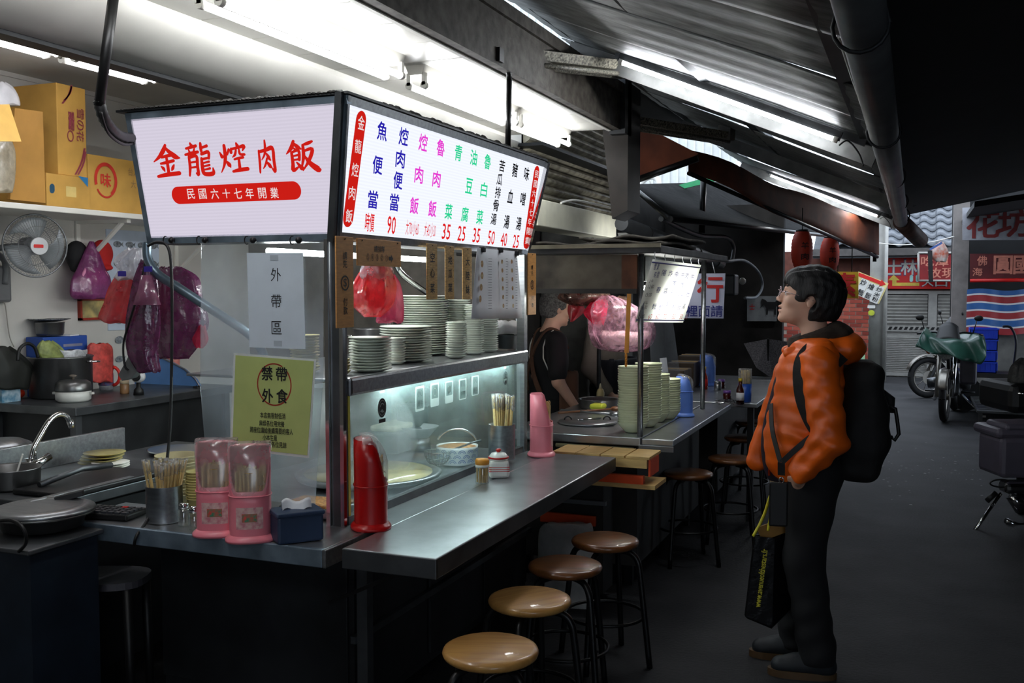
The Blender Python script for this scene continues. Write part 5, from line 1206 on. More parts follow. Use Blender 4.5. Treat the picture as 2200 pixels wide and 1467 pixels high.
for lab, px, py in (('round black seal sticker at the near end of the glass', 821, 876), ('round black globe sticker at the far end of the glass', 1086, 812)):
    t = T('seal_sticker', lab, 'sticker', gl(px, py), group='round black stickers'); r = .03 if px < 900 else .026; c = gl(px, py); mb = MB()
    if px < 900:
        ps = [c + R90 * math.cos(a) * (r + .002 * (k % 2)) + UP * math.sin(a) * (r + .002 * (k % 2)) * 1.15 for k, a in enumerate([2 * math.pi * k / 48 for k in range(48)])]; mb.add(ps, [tuple(range(48))]); 
    else: ring(mb, c, r, r * 1.2, .004, R90, UP)
    mb.obj('disc', INK, t)
    if px < 900:
        mb = MB(); ring(mb, c, r * .82, r * .95, .002, R90, UP, .0006); ring(mb, c + UP * .006, r * .5, r * .4, .004, R90, UP, .0006, 20, 10, 190); mb.add([c + R90 * x + UP * z + Vector((.0006, 0, 0)) for x, z in ((-.016, -.012), (.0, -.004), (.014, -.016), (.002, -.018))], [(0, 1, 2, 3)]); mb.obj('emblem', SLV, t)
        mb = MB(); pill(mb, c - UP * .047, .05, .014, R90, UP, 0, .003); mb.obj('ribbon', INK, t)
    else:
        mb = MB(); ring(mb, c + UP * .012, .012, .01, .006, R90, UP, .0005); mb.add([c + R90 * x + UP * z for x, z in ((-.012, -.02), (.0, -.01), (.014, -.016), (.006, -.026))], [(0, 1, 2, 3)]); pill(mb, c, .04, .004, R90, UP, .0005); mb.obj('emblem', INK, t)
for lab, px, py, w in (('small white label with red seal at the near end of the glass', 821, 829, .03), ('small white label with red seal at the far end of the glass', 1085, 782, .026)):
    t = T('seal_label', lab, 'label', gl(px, py), group='white labels with red seals'); mb = MB(); pill(mb, gl(px, py), w * 1.2, w * 1.7, R90, UP, 0, .001); mb.obj('paper', SLV, t); mb = MB(); pill(mb, gl(px, py), w * .55, w * .75, R90, UP, .0006); mb.obj('red_seal', REDINK, t)

# inside the case: noodle vat, pans, bowl, strainer, sieve
ZI = .755
def ins(px, py, z=ZI): return U(px, py, Z=z)
c = ins(800, 1035); t = T('soup_vat', 'wide steel vat steaming behind the glass', 'vat', Vector((-2.12, c.y + .02, ZI))); c = Vector((-2.14, c.y + .05, ZI))
MB().lathe([(.26, 0), (.30, .012), (.31, .03), (.29, .034), (.27, .03), (0, .03)], c, 40).obj('rim', STEEL, t); MB().lathe([(.27, .02), (.27, .033), (0, .034)], c, 40).obj('broth', M('broth', (176, 162, 120), .12, var=.2, scale=7), t)
c = ins(982, 995); c.x = min(c.x, -1.95); t = T('enamel_bowl', 'white enamel pot with blue wave pattern full of braised mince', 'pot', c)
EN = M('enamel_wave', (214, 216, 216), .2, var=.02, coat=.3); r = .095
MB().lathe([(r * .85, 0), (r * .98, .01), (r, .07), (r * 1.03, .085), (r * .98, .083), (r * .95, .02)], c, 32).obj('body', EN, t)
BW = M('wave_blue', (70, 96, 150), .3)
for row in range(3):
    for k in range(14):
        th = 2 * math.pi * (k + .5 * (row % 2)) / 14; o = Vector((math.cos(th), math.sin(th), 0)); q = Vector((-math.sin(th), math.cos(th), 0)); mb = MB()
        for rr in (.019, .012): ring(mb, c + o * (r * 1.005 + .0015) + UP * (.012 + row * .022), rr, rr, .003, q, UP, 0, 8, 10, 170)
        mb.obj('wave_mark', BW, t)
MB().lathe([(r * .97, .07), (r * .97, .078), (r * .5, .088), (0, .09)], c, 24).obj('mince', M('mince', (120, 70, 40), .5, scale=70, col2=(196, 140, 70), bump=.6, bscale=90), t)
MB().tube(arc(c + UP * .085, RIGHT * -r, UP * .075, 20, 165, 10), .005, 8).obj('bail_handle', CHROME, t)
c = ins(912, 1000); c.x = -2.0; t = T('wire_strainer', 'wire noodle strainer resting beside the enamel pot', 'strainer', c); mb = MB()
for k in range(10):
    a = math.pi * k / 10; mb.tube(arc(c + UP * .07, Vector((math.cos(a), math.sin(a), 0)) * .06, UP * -.068, 0, 180, 10), .0014, 4, False)
for z in (.0, .3, .6, .85): rr = .06 * math.cos(z * 1.4); mb.tube(arc(c + UP * (.07 - .068 * math.sin(z * 1.4)), Vector((rr, 0, 0)), Vector((0, rr, 0)), 0, 360, 20), .0016, 4, False)
mb.obj('basket', M('wire_dark', (110, 110, 110), .4, .9), t); MB().tube([c + UP * .07 + RIGHT * .05, c + UP * .11 + RIGHT * .16, c + UP * .12 + RIGHT * .2], .005, 6).obj('handle', STEELD, t)
c = ins(900, 965); c.x = -2.3; t = T('colander', 'white plastic colander behind the strainer', 'colander', c); MB().lathe([(.05, .06), (.095, .115), (.1, .118), (.094, .113), (.05, .063)], c, 28).obj('bowl', M('colander_white', (170, 172, 172), .5), t); MB().lathe([(.06, 0), (.055, .06)], c, 20).obj('stand', STEELD, t)
c = ins(965, 960); c.x = -2.4; t = T('soup_pail', 'tall steel soup pail at the back of the case', 'pail', c); MB().lathe([(.08, 0), (.082, .2), (.088, .204), (.078, .2)], c, 24).obj('body', POT, t)
c = ins(835, 962); c.x = -2.42; t = T('tray_stack', 'shallow tray with wrapped portions at the back of the case', 'tray', c); MB().bbox(c + Vector((-.1, -.16, 0)), c + Vector((.1, .16, .1)), .01).obj('tray', STEELD, t); MB().bbox(c + Vector((-.08, -.13, .1)), c + Vector((.06, .12, .13)), .02).obj('portions', M('portion', (170, 166, 140), .6, var=.2, scale=20), t)
c = ins(710, 1080); t = T('mince_tray', 'tray of dark braised mince behind the clear sheet', 'tray', Vector((-1.98, 3.02, ZI))); c = Vector((-1.98, 3.03, ZI)); MB().bbox(c + Vector((-.12, -.08, 0)), c + Vector((.12, .08, .035)), .006).obj('tray', STEEL, t); MB().bbox(c + Vector((-.11, -.07, .03)), c + Vector((.11, .07, .045)), .006).obj('mince', MATS['mince'], t)

# hanging bags, cable and dipper at the sign's left corner
t = T('clear_bag', 'clear bag stuffed with red bags at the left of the sign', 'bag', U(265, 600, Y=3.0))
bag_loft([(535, 278, 305), (560, 252, 308), (585, 258, 306), (600, 250, 306)], .5, Y=3.0, amp=.12).obj('crumpled_top', CLF, t); bag_loft([(598, 252, 304), (625, 238, 300), (655, 228, 296), (685, 218, 288), (692, 230, 284)], .45, Y=3.0, amp=.1).obj('red_bags', RDF, t)
for i, (x, y) in enumerate(((262, 588), (318, 578))): mb = MB(); pill(mb, U(x, y, Y=2.9 + .04 * 0), .04, .02, RX, UP, 0, .002); mb.v = [v + Vector((0, .0, 0)) for v in mb.v]; mb.obj('blue_print', M('print_indigo', (54, 40, 140), .5), t)
t = T('purple_bag_bundle', 'long dark purple bag bundle hanging at the cart corner', 'bag', U(305, 700, Y=2.98))
bag_loft([(560, 305, 322), (600, 292, 334), (640, 283, 338), (700, 274, 340), (760, 276, 335), (798, 296, 342)], .5, Y=2.99, folds=5, amp=.12, seed=2).obj('bags', WHF, t)
MB().lathe([(.02, .05), (.03, .0), (.05, -.06)], U(315, 620, Y=2.93), 16).obj('funnel_fold', film_mat('film_mauve', (170, 110, 140), .85), t)
t = T('purple_bag_bundle', 'broad purple bag bundle hanging behind the bent tube', 'bag', U(390, 680, Y=3.1))
bag_loft([(575, 345, 385), (600, 338, 422), (650, 336, 432), (700, 338, 444), (740, 336, 426), (768, 345, 405)], .4, Y=3.12, folds=6, amp=.10, seed=5).obj('bags', WHF, t)
bag_loft([(700, 425, 440), (730, 415, 446), (745, 420, 436)], .4, Y=3.1, amp=.1).obj('pink_edge', PKF, t)
t = T('black_cable', 'black power cable hanging down past the bent tube', 'cable', U(365, 800, Y=2.86))
MB().tube(spline([U(318, 528, Y=2.87), U(340, 520, Y=2.86), U(362, 534, Y=2.86), U(369, 600, Y=2.86), U(369, 760, Y=2.86), U(364, 940, Y=2.85), U(345, 1060, Y=2.78), U(318, 1115, Y=2.68), U(294, 1150, Y=2.60), U(288, 1172, Y=2.60)], 6), .0055, 8).obj('cable', BLACKP, t)
t = T('dipper', 'grey plastic dipper hanging on a black cord', 'dipper', U(285, 790, Y=2.97))
MB().prism([U(x, y, Y=2.97) for x, y in ((254, 805), (262, 818), (282, 812), (310, 782), (310, 764), (276, 766))], (0, .03, 0)).obj('scoop', M('dipper_grey', (92, 94, 94), .5), t)
MB().tube(spline([U(312, 560, Y=2.95), U(300, 620, Y=2.95), U(278, 690, Y=2.95), U(265, 740, Y=2.95), U(268, 785, Y=2.95), U(276, 795, Y=2.96)], 6), .004, 6).obj('cord', BLACKP, t)

# round wooden stools
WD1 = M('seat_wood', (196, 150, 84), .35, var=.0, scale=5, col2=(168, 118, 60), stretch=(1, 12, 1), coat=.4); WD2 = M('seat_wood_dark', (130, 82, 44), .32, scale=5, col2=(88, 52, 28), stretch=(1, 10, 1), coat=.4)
def make_stool(mat, label):
    t = T('wooden_stool', label, 'stool', (0, 0, 0), group='round wooden stools on black steel legs')
    MB().lathe([(.0, .485), (.125, .487), (.138, .495), (.142, .505), (.138, .514), (.125, .519), (0, .52)], (0, 0, 0), 36).obj('seat', mat, t)
    for k in range(4):
        a = math.pi / 4 + k * math.pi / 2; o = Vector((math.cos(a), math.sin(a), 0))
        MB().tube(spline([o * .05 + UP * .476, o * .11 + UP * .47, o * .143 + UP * .44, o * .158 + UP * .36, o * .20 + UP * .0], 5), .0125, 10).obj('leg', BLACKM, t)
    mb = MB(); mb.tube(arc((0, 0, .2), (.166, 0, 0), (0, .166, 0), 0, 360, 28), .007, 6, False); mb.obj('foot_ring', BLACKM, t); return t
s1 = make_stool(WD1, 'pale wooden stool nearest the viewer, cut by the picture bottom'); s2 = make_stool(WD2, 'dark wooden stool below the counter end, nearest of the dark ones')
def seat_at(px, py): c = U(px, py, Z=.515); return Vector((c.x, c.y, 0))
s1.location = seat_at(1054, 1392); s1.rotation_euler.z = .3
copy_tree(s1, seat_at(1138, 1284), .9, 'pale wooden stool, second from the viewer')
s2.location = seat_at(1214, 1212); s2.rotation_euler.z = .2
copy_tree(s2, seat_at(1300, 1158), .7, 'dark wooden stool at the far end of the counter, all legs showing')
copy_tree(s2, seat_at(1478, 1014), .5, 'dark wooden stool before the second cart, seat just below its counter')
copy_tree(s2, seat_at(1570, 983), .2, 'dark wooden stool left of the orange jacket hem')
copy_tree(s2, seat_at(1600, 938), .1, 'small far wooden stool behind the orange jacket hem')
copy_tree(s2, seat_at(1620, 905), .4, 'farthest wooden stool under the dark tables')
# ---------------------------------------------------------------- second stall
Z2 = .80
DK2 = M('cart2_dark', (40, 38, 36), .6, .3, var=.3, scale=5)
c2 = T('noodle_cart', 'older steel cart with posts and flat dark roof behind the first', 'food cart', (-1.6, 5.7, 0))
MB().box((-2.02, 4.97, .12), (-1.32, 6.55, .75)).obj('body', DK2, c2)
MB().bbox((-2.05, 4.92, .755), (-1.292, 6.6, Z2), .005).obj('worktop', TOPST, c2)
MB().bbox((-1.285, 4.92, .765), (-1.12, 6.6, Z2 - .003), .005).obj('side_counter', TOPST, c2)
MB().bbox((-1.3, 4.915, .735), (-1.12, 4.925, .765), .002).obj('lip', STEEL, c2)
MB().cyl((-1.75, 4.93, .735), (-1.33, 4.93, .735), .012, n=10).obj('gas_pipe', M('pipe_pale', (170, 164, 130), .5), c2)
for x, y in ((-1.305, 4.965), (-1.24, 6.25), (-2.0, 6.5), (-2.0, 5.0)): MB().cyl((x, y, Z2), (x, y, 1.74), .015, n=12).obj('post', STEEL if y < 6.4 else STEELD, c2)
for x, y in ((-1.95, 5.05), (-1.38, 5.05), (-1.38, 6.45), (-1.95, 6.45)): MB().box((x - .02, y - .02, 0), (x + .02, y + .02, .13)).obj('leg', BLACKM, c2)
MB().bbox((-2.3, 4.86, 1.735), (-1.18, 6.75, 1.775), .006).obj('roof', M('roof2', (66, 66, 66), .6, .3, var=.25), c2)
MB().box((-2.3, 4.85, 1.765), (-1.18, 4.87, 1.785)).obj('roof_edge', M('roof2_edge', (150, 144, 122), .6, var=.2), c2)
for i, (x0, x1, y, z, h) in enumerate(((-2.2, -1.35, 4.95, 1.777, .02), (-1.95, -1.25, 5.15, 1.80, .03), (-1.75, -1.22, 5.3, 1.832, .03))):
    mb = MB(); mb.grid(lambda u, v: Vector((x0 + (x1 - x0) * u, y + v * .9, z + .012 * math.sin(u * 11 + i) * math.sin(v * 7 + i) + h * .3 * u)), 24, 10); tag(mb.obj('old_sheet', M('old_card', (60, 56, 50), .9, var=.35, scale=14, bump=.4), c2, solid=.014), None)
gb = U(1150, 620, Y=4.94).z
MB().box((-2.0, 4.935, gb), (-1.40, 4.95, 1.733)).obj('grimy_board', M('grimy_board', (120, 112, 96), .6, .2, scale=4, col2=(52, 42, 34), bump=.15, bscale=30), c2)
MB().box((-1.40, 4.935, gb), (-1.32, 4.95, 1.733)).obj('rust_board', M('rust_board', (92, 52, 28), .7, var=.3), c2)
MB().box((-2.0, 4.93, gb - .025), (-1.32, 4.955, gb)).obj('board_rail', M('rail_dark', (44, 40, 36), .6), c2)
# translucent menu sheet lit from behind by a lamp
sheet2 = T('hanging_menu', 'translucent paper menu hung from the second cart, lit from behind', 'menu', (-1.25, 5.4, 1.4))
q = [Vector((-1.205, 4.80, 1.705)), Vector((-1.205, 5.99, 1.70)), Vector((-1.325, 6.05, 1.35)), Vector((-1.325, 4.93, 1.39))]
def hm(u, v): return q[3].lerp(q[2], u).lerp(q[0].lerp(q[1], u), v) + Vector((-.03 * math.sin(math.pi * u) * (1 - v), 0, 0))
tm = bpy.data.materials.new('menu_film'); tm.use_nodes = True; nt = tm.node_tree; nt.nodes.clear(); o_ = nt.nodes.new('ShaderNodeOutputMaterial'); a_ = nt.nodes.new('ShaderNodeBsdfDiffuse'); b_ = nt.nodes.new('ShaderNodeBsdfTranslucent'); m_ = nt.nodes.new('ShaderNodeMixShader'); m_.inputs[0].default_value = .6
a_.inputs[0].default_value = (.72, .74, .66, 1); b_.inputs[0].default_value = (.8, .82, .76, 1); nt.links.new(a_.outputs[0], m_.inputs[1]); nt.links.new(b_.outputs[0], m_.inputs[2]); nt.links.new(m_.outputs[0], o_.inputs[0])
MB().grid(hm, 16, 8).obj('sheet', tm, sheet2)
hr = (q[1] - q[0]).normalized(); hu = (q[0] - q[3]).normalized(); hn = hr.cross(hu)
BLI = M('blue_ink', (40, 40, 110), .6, var=0)
def hp(px, py): return on_plane(px, py, ((q[0] + q[3]) / 2 + hn * .03, hn))
for s, pts in (('營業時間', [(1407, 572), (1413, 573), (1407, 590), (1413, 590)]), ('陽春麵', [(1426, 586), (1414, 622), (1405, 658)]), ('炸醬麵', [(1440, 587), (1430, 624), (1419, 660)]), ('牛肉湯麵', [(1453, 589), (1448, 609), (1443, 627), (1435, 652)]), ('牛肉加麵', [(1466, 591), (1465, 612), (1455, 630), (1448, 657)]), ('肉燥飯', [(1475, 592), (1464, 632), (1458, 660)]), ('牛肚湯', [(1487, 594), (1477, 632), (1468, 658)])):
    for ch, (px, py) in zip(s, pts): text(ch, hp(px, py), .09 if s[0] != '營' else .04, .035, hr, hu, BLI, sheet2, .012, .002)
for s, px, py, w in (('上午', 1398, 604, .09), ('12:00', 1398, 615, .12), ('15:00', 1393, 633, .12), ('下午', 1386, 651, .09), ('16:30', 1383, 660, .12), ('21:00', 1378, 679, .12)): text(s, hp(px, py), w, .022, hr, hu, INK, sheet2, .004, .002)
for s, px in (('60', 1396), ('60', 1412), ('70', 1428), ('50', 1447), ('50', 1463), ('30', 1474)): text(s, hp(px, 680), .075, .033, hr, hu, REDINK, sheet2, .01, .002)
for v in (.04, .955): mb = MB(); mb.tube([hm(u / 10, v) + hn * .003 for u in range(11)], .0035, 4); mb.obj('blue_border', BLI, sheet2)
for k in range(6): p = hm(.05 + k * .18, 1); MB().tube([p, p + Vector((-.01, .02, .02)), p + Vector((0, -.01, .035))], .002, 4).obj('string', PAPER, sheet2)
lp_ = T('cart_lamp', 'lit tube lamp behind the hanging menu of the second cart', 'lamp', (-1.5, 5.6, 1.7))
MB().cyl((-1.40, 5.35, 1.56), (-1.40, 5.95, 1.56), .016, n=12).obj('tube', glow_mat('cart2_tube', (250, 252, 245), 75), lp_); MB().box((-1.43, 5.3, 1.60), (-1.37, 6.0, 1.734)).obj('housing', STEELD, lp_)
# plastic bags
for nm, lab, lv, X, m_ in (('pink_bag', 'large pink bag with white boxes hanging under the second cart roof', [(636, 1298, 1312), (660, 1290, 1345), (690, 1296, 1366), (720, 1302, 1372), (745, 1308, 1366), (754, 1322, 1350)], -1.68, film_mat('film_pinkpale', (246, 200, 220), .32, .15)),
                           ('red_pennant', 'red plastic corner hanging beside the grey-haired man', [(628, 1228, 1240), (650, 1229, 1246), (668, 1228, 1248), (690, 1226, 1229)], -1.9, RDF),
                           ('brown_bag', 'brown translucent bag tucked under the grimy board', [(628, 1228, 1285), (640, 1224, 1286), (652, 1235, 1268), (656, 1245, 1258)], -1.85, film_mat('film_brown', (120, 90, 80), .7)),
                           ('magenta_bags', 'bundle of magenta bags left of the large pink bag', [(636, 1288, 1298), (655, 1274, 1296), (675, 1266, 1292), (697, 1282, 1292)], -1.75, PKF)):
    t = T(nm, lab, 'bag', U(lv[2][1], lv[2][0], X=X)); bag_loft(lv, .45, X=X, amp=.10, seed=len(nm)).obj('bag', m_, t)
    if nm == 'pink_bag': bag_loft([(712, 1312, 1376), (722, 1308, 1378), (742, 1314, 1372)], .35, X=X, amp=.03).obj('white_boxes', WHITE, t)
t = T('orange_strap', 'orange strap with chain links hanging by the front post', 'strap', U(1348, 700, X=-1.36)); a, b = U(1352, 628, X=-1.36), U(1346, 758, X=-1.36)
MB().beam(a, b, .004, .022).obj('strap', M('strap_orange', (224, 150, 50), .5), t)
for k in range(3): p = U(1345, 764 + k * 9, X=-1.36); MB().tube(arc(p, Vector((0, .012, 0)), Vector((0, 0, .014)), 0, 360, 12), .0035, 5, False).obj('chain_link', MATS['strap_orange'], t)
t = T('splash_sheet', 'clear slanting splash sheet on the second cart', 'sheet', U(1430, 800, X=-1.55)); MB().prism([U(1392, 660, X=-1.55), U(1442, 670, X=-1.55), U(1462, 815, X=-1.55), U(1400, 815, X=-1.55)], (.003, 0, 0)).obj('sheet', ACRYL, t)
# bowls
BOWL = M('bowl_green', (200, 206, 172), .25, var=.05, coat=.2)
bprof = lambda r: [(r * .5, 0), (r * .55, .004), (r * .9, .035), (r, .052), (r * 1.0, .055), (r * .95, .051), (r * .5, .01), (0, .008)]
def bstack(label, px, py, top, X, r):
    c = U(px, py, X=X); c.z = Z2 + .002; n = max(3, int((U(px, top, X=X).z - Z2 - .055) / .0128) + 1); stack('soup_bowl', label, 'bowl', label.replace('bowl in', 'bowls in'), c, bprof(r), n, .0128, BOWL)
bstack('pale green bowl in the tall front stack beside the post', 1360, 908, 783, -1.38, .082)
bstack('pale green bowl in the tall stack right behind the front one', 1392, 898, 778, -1.36, .075)
bstack('pale green bowl in the third stack of the second cart', 1412, 888, 800, -1.36, .07)
bstack('pale green bowl in the low stack beside the blue holder', 1436, 882, 812, -1.33, .07)
holder('chopstick_holder', 'blue chopstick holder on the second cart counter', U(1470, 893, Z=Z2), .5, BLUEP, 'chopstick holders', h=.235, cut=.15, sticker=False, sticks=14, w=.055, a=.048)
c = U(1262, 909, Z=Z2); t = T('wok_lid', 'flat round steel wok lid on the second cart', 'lid', c); MB().lathe([(.16, 0), (.168, .008), (.16, .016), (.12, .02), (0, .022)], c, 36).obj('lid', STEEL, t)
for s in (-1, 1): MB().tube(arc(c + RIGHT * .11 * s + UP * .02, RIGHT * .02, UP * .018, 0, 180, 8), .004, 6).obj('handle', BLACKM, t)
MB().cyl(c + RIGHT * -.06 + UP * .026 - _fwd0 * .05, c + RIGHT * .08 + UP * .026 + _fwd0 * .02, .004, n=6).obj('rod', CHROME, t)
c = U(1286, 876, Z=Z2); t = T('wide_pot', 'wide steel pot at the back of the second cart', 'pot', c); MB().lathe([(.12, 0), (.125, .01), (.125, .055), (.13, .06), (.12, .055), (.118, .01), (0, .01)], c, 30).obj('body', POT, t)
c = U(1290, 850, Z=Z2 + .06); t = T('sauce_bottle', 'squeeze bottle of pale sauce behind the wide pot', 'bottle', Vector((c.x, c.y, Z2))); c.z = Z2; MB().lathe([(.025, 0), (.026, .08), (.02, .1), (.008, .11), (.003, .135)], c, 14).obj('bottle', M('sauce_pale', (196, 180, 130), .4), t); MB().lathe([(.012, .108), (.004, .14)], c, 10).obj('nozzle', M('nozzle', (210, 200, 170), .5), t)
t = T('green_cloth', 'folded yellow-green cloth on the second cart', 'cloth', U(1288, 884, Z=Z2 + .02)); c = U(1286, 886, Z=Z2); MB().bbox(c + Vector((-.05, -.04, .022)), c + Vector((.04, .05, .055)), .014).obj('cloth', M('cloth_lime', (190, 200, 60), .8), t)
for lab, a, b, m_ in (('wooden long-handled brush lying across the second cart', (1200, 887), (1322, 878), M('stick_wood', (120, 76, 46), .5)), ('steel ladle lying across the second cart', (1205, 880), (1320, 890), STEEL)):
    pa, pb = U(*a, Z=Z2 + .065), U(*b, Z=Z2 + .065); t = T('ladle' if 'ladle' in lab else 'brush', lab, 'utensil', pa); MB().cyl(pa, pb, .006, n=8).obj('handle', m_, t); MB().sphere(pb, .03, 12, 8, (1, 1, .5)).obj('head', m_, t)
t = T('price_card', 'white card leaning behind the bowls', 'card', U(1430, 785, X=-1.45)); MB().prism([U(1418, 770, X=-1.45), U(1432, 768, X=-1.45), U(1436, 800, X=-1.45), U(1424, 800, X=-1.45)], (-.003, 0, 0)).obj('card', PAPER, t)
# between the carts: crate, drawer, sack
OR = M('orange_paint', (206, 74, 30), .5, var=.1); PW = M('pine', (196, 160, 100), .6, var=.1, scale=10, stretch=(1, 8, 8))
cr = T('wooden_crate', 'pale wooden crate with orange ends between the two carts', 'crate', (-1.45, 4.75, .6))
for k in range(4): MB().bbox((-1.66 + k * .125, 4.62, .742), (-1.66 + k * .125 + .118, 4.85, .756), .002).obj('plank', PW, cr)
MB().box((-1.66, 4.62, .70), (-1.18, 4.64, .742)).obj('side', PW, cr); MB().box((-1.175, 4.63, .66), (-1.165, 4.80, .742)).obj('orange_end', OR, cr); MB().box((-1.6, 4.63, .62), (-1.2, 4.66, .66)).obj('orange_front', OR, cr); MB().box((-1.68, 4.62, .60), (-1.14, 4.85, .62)).obj('shelf', PW, cr)
dr = T('drawer_stand', 'low stand with orange drawer front beside the first cart', 'stand', (-1.6, 4.72, 0))
a, b = U(1163, 1097, Y=4.66), U(1282, 1130, Y=4.66)
MB().bbox((a.x, 4.64, b.z), (b.x, 4.66, a.z), .004).obj('orange_drawer', OR, dr); MB().box((a.x, 4.67, .05), (b.x + .03, 4.84, .598)).obj('body', DK2, dr); r0, r1 = U(1172, 1072, Y=4.64), U(1302, 1082, Y=4.64); MB().beam(r0, r1, .02, .02).obj('rail', STEEL, dr)
t = T('white_sack', 'white printed sack standing under the orange drawer', 'sack', Vector((U(1215, 1230, Y=4.6).x, 4.6, 0)))
bag_loft([(1125, 1168, 1268), (1140, 1160, 1274), (1190, 1158, 1276), (1260, 1160, 1274), (1330, 1164, 1270)], .25, Y=4.58, folds=8, amp=.03).obj('sack', M('sack_paper', (176, 176, 172), .8, var=.12, scale=12, bump=.3, bscale=18), t)
# lit fitting, duct, pipes behind the second roof
t = T('white_duct', 'long cream-white box duct above the second cart', 'duct', (-2.2, 6.7, 2.0)); MB().bbox((-2.42, 5.85, 1.95), (-2.2, 7.6, 2.12), .006).obj('duct', M('duct_cream', (214, 212, 190), .5, var=.05), t)
fitting('duct_lamp', 'lit white tube lamp under the grey duct of the second shop', U(1338, 500, Y=7.0), U(1425, 524, X=U(1338, 500, Y=7.0).x + .05), None, glow_mat('tube_duct', (250, 252, 255), 20), 1, r=.02, w=.08)
t = T('grey_duct_pipe', 'grey round duct sloping behind the second cart roof', 'pipe', U(1440, 515, X=-1.8)); MB().tube([U(1335, 480, X=-1.9), U(1440, 518, X=-1.8), U(1548, 566, X=-1.65)], .05, 16).obj('duct', PIPEM, t)
for f in (.2, .45, .7, .92): p = U(1335, 480, X=-1.9).lerp(U(1548, 566, X=-1.65), f); MB().tube(arc(p, Vector((.053, 0, 0)), Vector((0, 0, .053)), 0, 360, 14), .005, 5, False).obj('clamp', BLACKM, t)
MB().tube(spline([U(1420, 470, X=-1.9), U(1500, 505, X=-1.85), U(1560, 510, X=-1.8), U(1576, 530, X=-1.8), U(1572, 562, X=-1.8)], 6), .022, 10).obj('upper_pipe', PIPEM, t)
t = T('hose_loop', 'grey flexible hose curled beside the duct end', 'hose', U(1610, 600, X=-1.6)); MB().tube(spline([U(1560, 562, X=-1.6), U(1600, 560, X=-1.6), U(1630, 585, X=-1.6), U(1638, 615, X=-1.6), U(1625, 638, X=-1.6), U(1600, 640, X=-1.6)], 6), .014, 10).obj('hose', M('hose_grey', (110, 116, 122), .5), t)
t = T('motor_box', 'dark motor box with small lamp glass at the duct end', 'box', U(1575, 610, X=-1.62)); a = U(1572, 612, X=-1.62); MB().bbox(a + Vector((-.08, -.1, -.1)), a + Vector((.05, .1, .1)), .02).obj('box', DARKST, t); MB().sphere(U(1595, 604, X=-1.58), .035, 14, 9).obj('lamp_glass', M('lamp_glass', (190, 190, 180), .2), t)
MB_w = MB().tube(spline([U(1205, 436, X=-2.2), U(1235, 430, X=-2.18), U(1290, 441, X=-2.1), U(1340, 452, X=-2.0), U(1342, 436, X=-2.0)], 6), .008, 6); tag(MB_w.obj('white_wire', WHITE), 'white wire sagging above the cream duct', 'wire')

# third stall: table, bottles, signs
TB = T('back_table', 'dark steel table of the third stall', 'table', (-1.3, 7.7, 0)); MB().bbox((-1.8, 6.66, .77), (-.96, 8.7, .80), .004).obj('top', TOPST, TB)
for x, y in ((-1.77, 6.72), (-1.01, 6.72), (-1.03, 8.65), (-1.77, 8.65)): MB().box((x - .02, y - .02, 0), (x + .02, y + .02, .77)).obj('leg', BLACKM, TB)
MB().box((-1.72, 7.1, .1), (-1.3, 8.6, .7)).obj('cabinet', DK2, TB)
holder('chopstick_holder', 'blue chopstick holder on the third stall, half hidden by darkness', U(1520, 828, Z=.8), .6, BLUEP, 'chopstick holders', h=.24, cut=.15, sticker=False, sticks=10)
c = U(1600, 862, Z=.8); t = T('straw_cup', 'blue cup full of pale straws in a clear cover', 'cup', c); MB().lathe([(.042, 0), (.046, .12), (.04, .12)], c, 18).obj('cup', M('cup_blue', (40, 90, 190), .4), t); mb = MB(); R_ = random.Random(5)
for _ in range(26): a = R_.uniform(0, 6.28); q_ = R_.uniform(0, .036); mb.cyl(c + Vector((math.cos(a) * q_, math.sin(a) * q_, .02)), c + Vector((math.cos(a) * q_, math.sin(a) * q_, .21)), .003, n=5)
tag(mb.obj('straws', MATS['bamboo'], t), 'pale straws', kind='stuff'); MB().lathe([(.045, .12), (.045, .22), (0, .222)], c, 18).obj('cover', MATS['clear_plastic'], t)
def bottle(label, c, body, cap, h=.17, r=.026):
    t = T('sauce_bottle', label, 'bottle', c, group='sauce bottles on the third stall'); MB().lathe([(r, 0), (r, h * .55), (r * .45, h * .75), (r * .45, h * .9)], c, 14).obj('bottle', body, t); MB().lathe([(r * .5, h * .88), (r * .5, h), (0, h)], c, 12).obj('cap', cap, t); MB().lathe([(r * 1.02, h * .15), (r * 1.02, h * .45)], c, 14).obj('label_band', PAPER if 'label' in label else REDINK, t)
SOY, YEL, PUR = M('soy', (60, 16, 10), .15), M('cap_yellow', (220, 190, 50), .4), M('cap_purple', (110, 70, 150), .4)
bottle('soy bottle with white label before the straw cup', U(1590, 868, Z=.8), SOY, YEL); bottle('red sauce bottle beside the far blue holder', U(1513, 836, Z=.8), M('chili', (150, 40, 24), .2), YEL)
for lab, px, py, m_ in (('spice jar with purple lid left of the soy bottle', 1562, 860, SOY), ('steel spice jar farther along the third stall', 1542, 838, STEEL), ('spice jar with purple cap behind the steel jar', 1550, 834, SOY)):
    c = U(px, py, Z=.8); t = T('spice_jar', lab, 'jar', c, group='spice jars on the third stall'); MB().lathe([(.026, 0), (.028, .045), (.022, .05)], c, 14).obj('jar', m_, t); MB().lathe([(.026, .05), (.026, .068), (0, .07)], c, 14).obj('lid', PUR if 'purple' in lab else STEEL, t)
c = U(1568, 872, Z=.8); t = T('spoon_tray', 'heap of shiny spoons on the third stall', 'spoons', c); mb = MB(); R_ = random.Random(9)
for _ in range(14): a = R_.uniform(0, 3.1); p = c + Vector((R_.uniform(-.05, .05), R_.uniform(-.05, .05), .008 + R_.uniform(0, .03))); mb.beam(p - Vector((math.cos(a), math.sin(a), 0)) * .06, p + Vector((math.cos(a), math.sin(a), .1)) * .06, .008, .002)
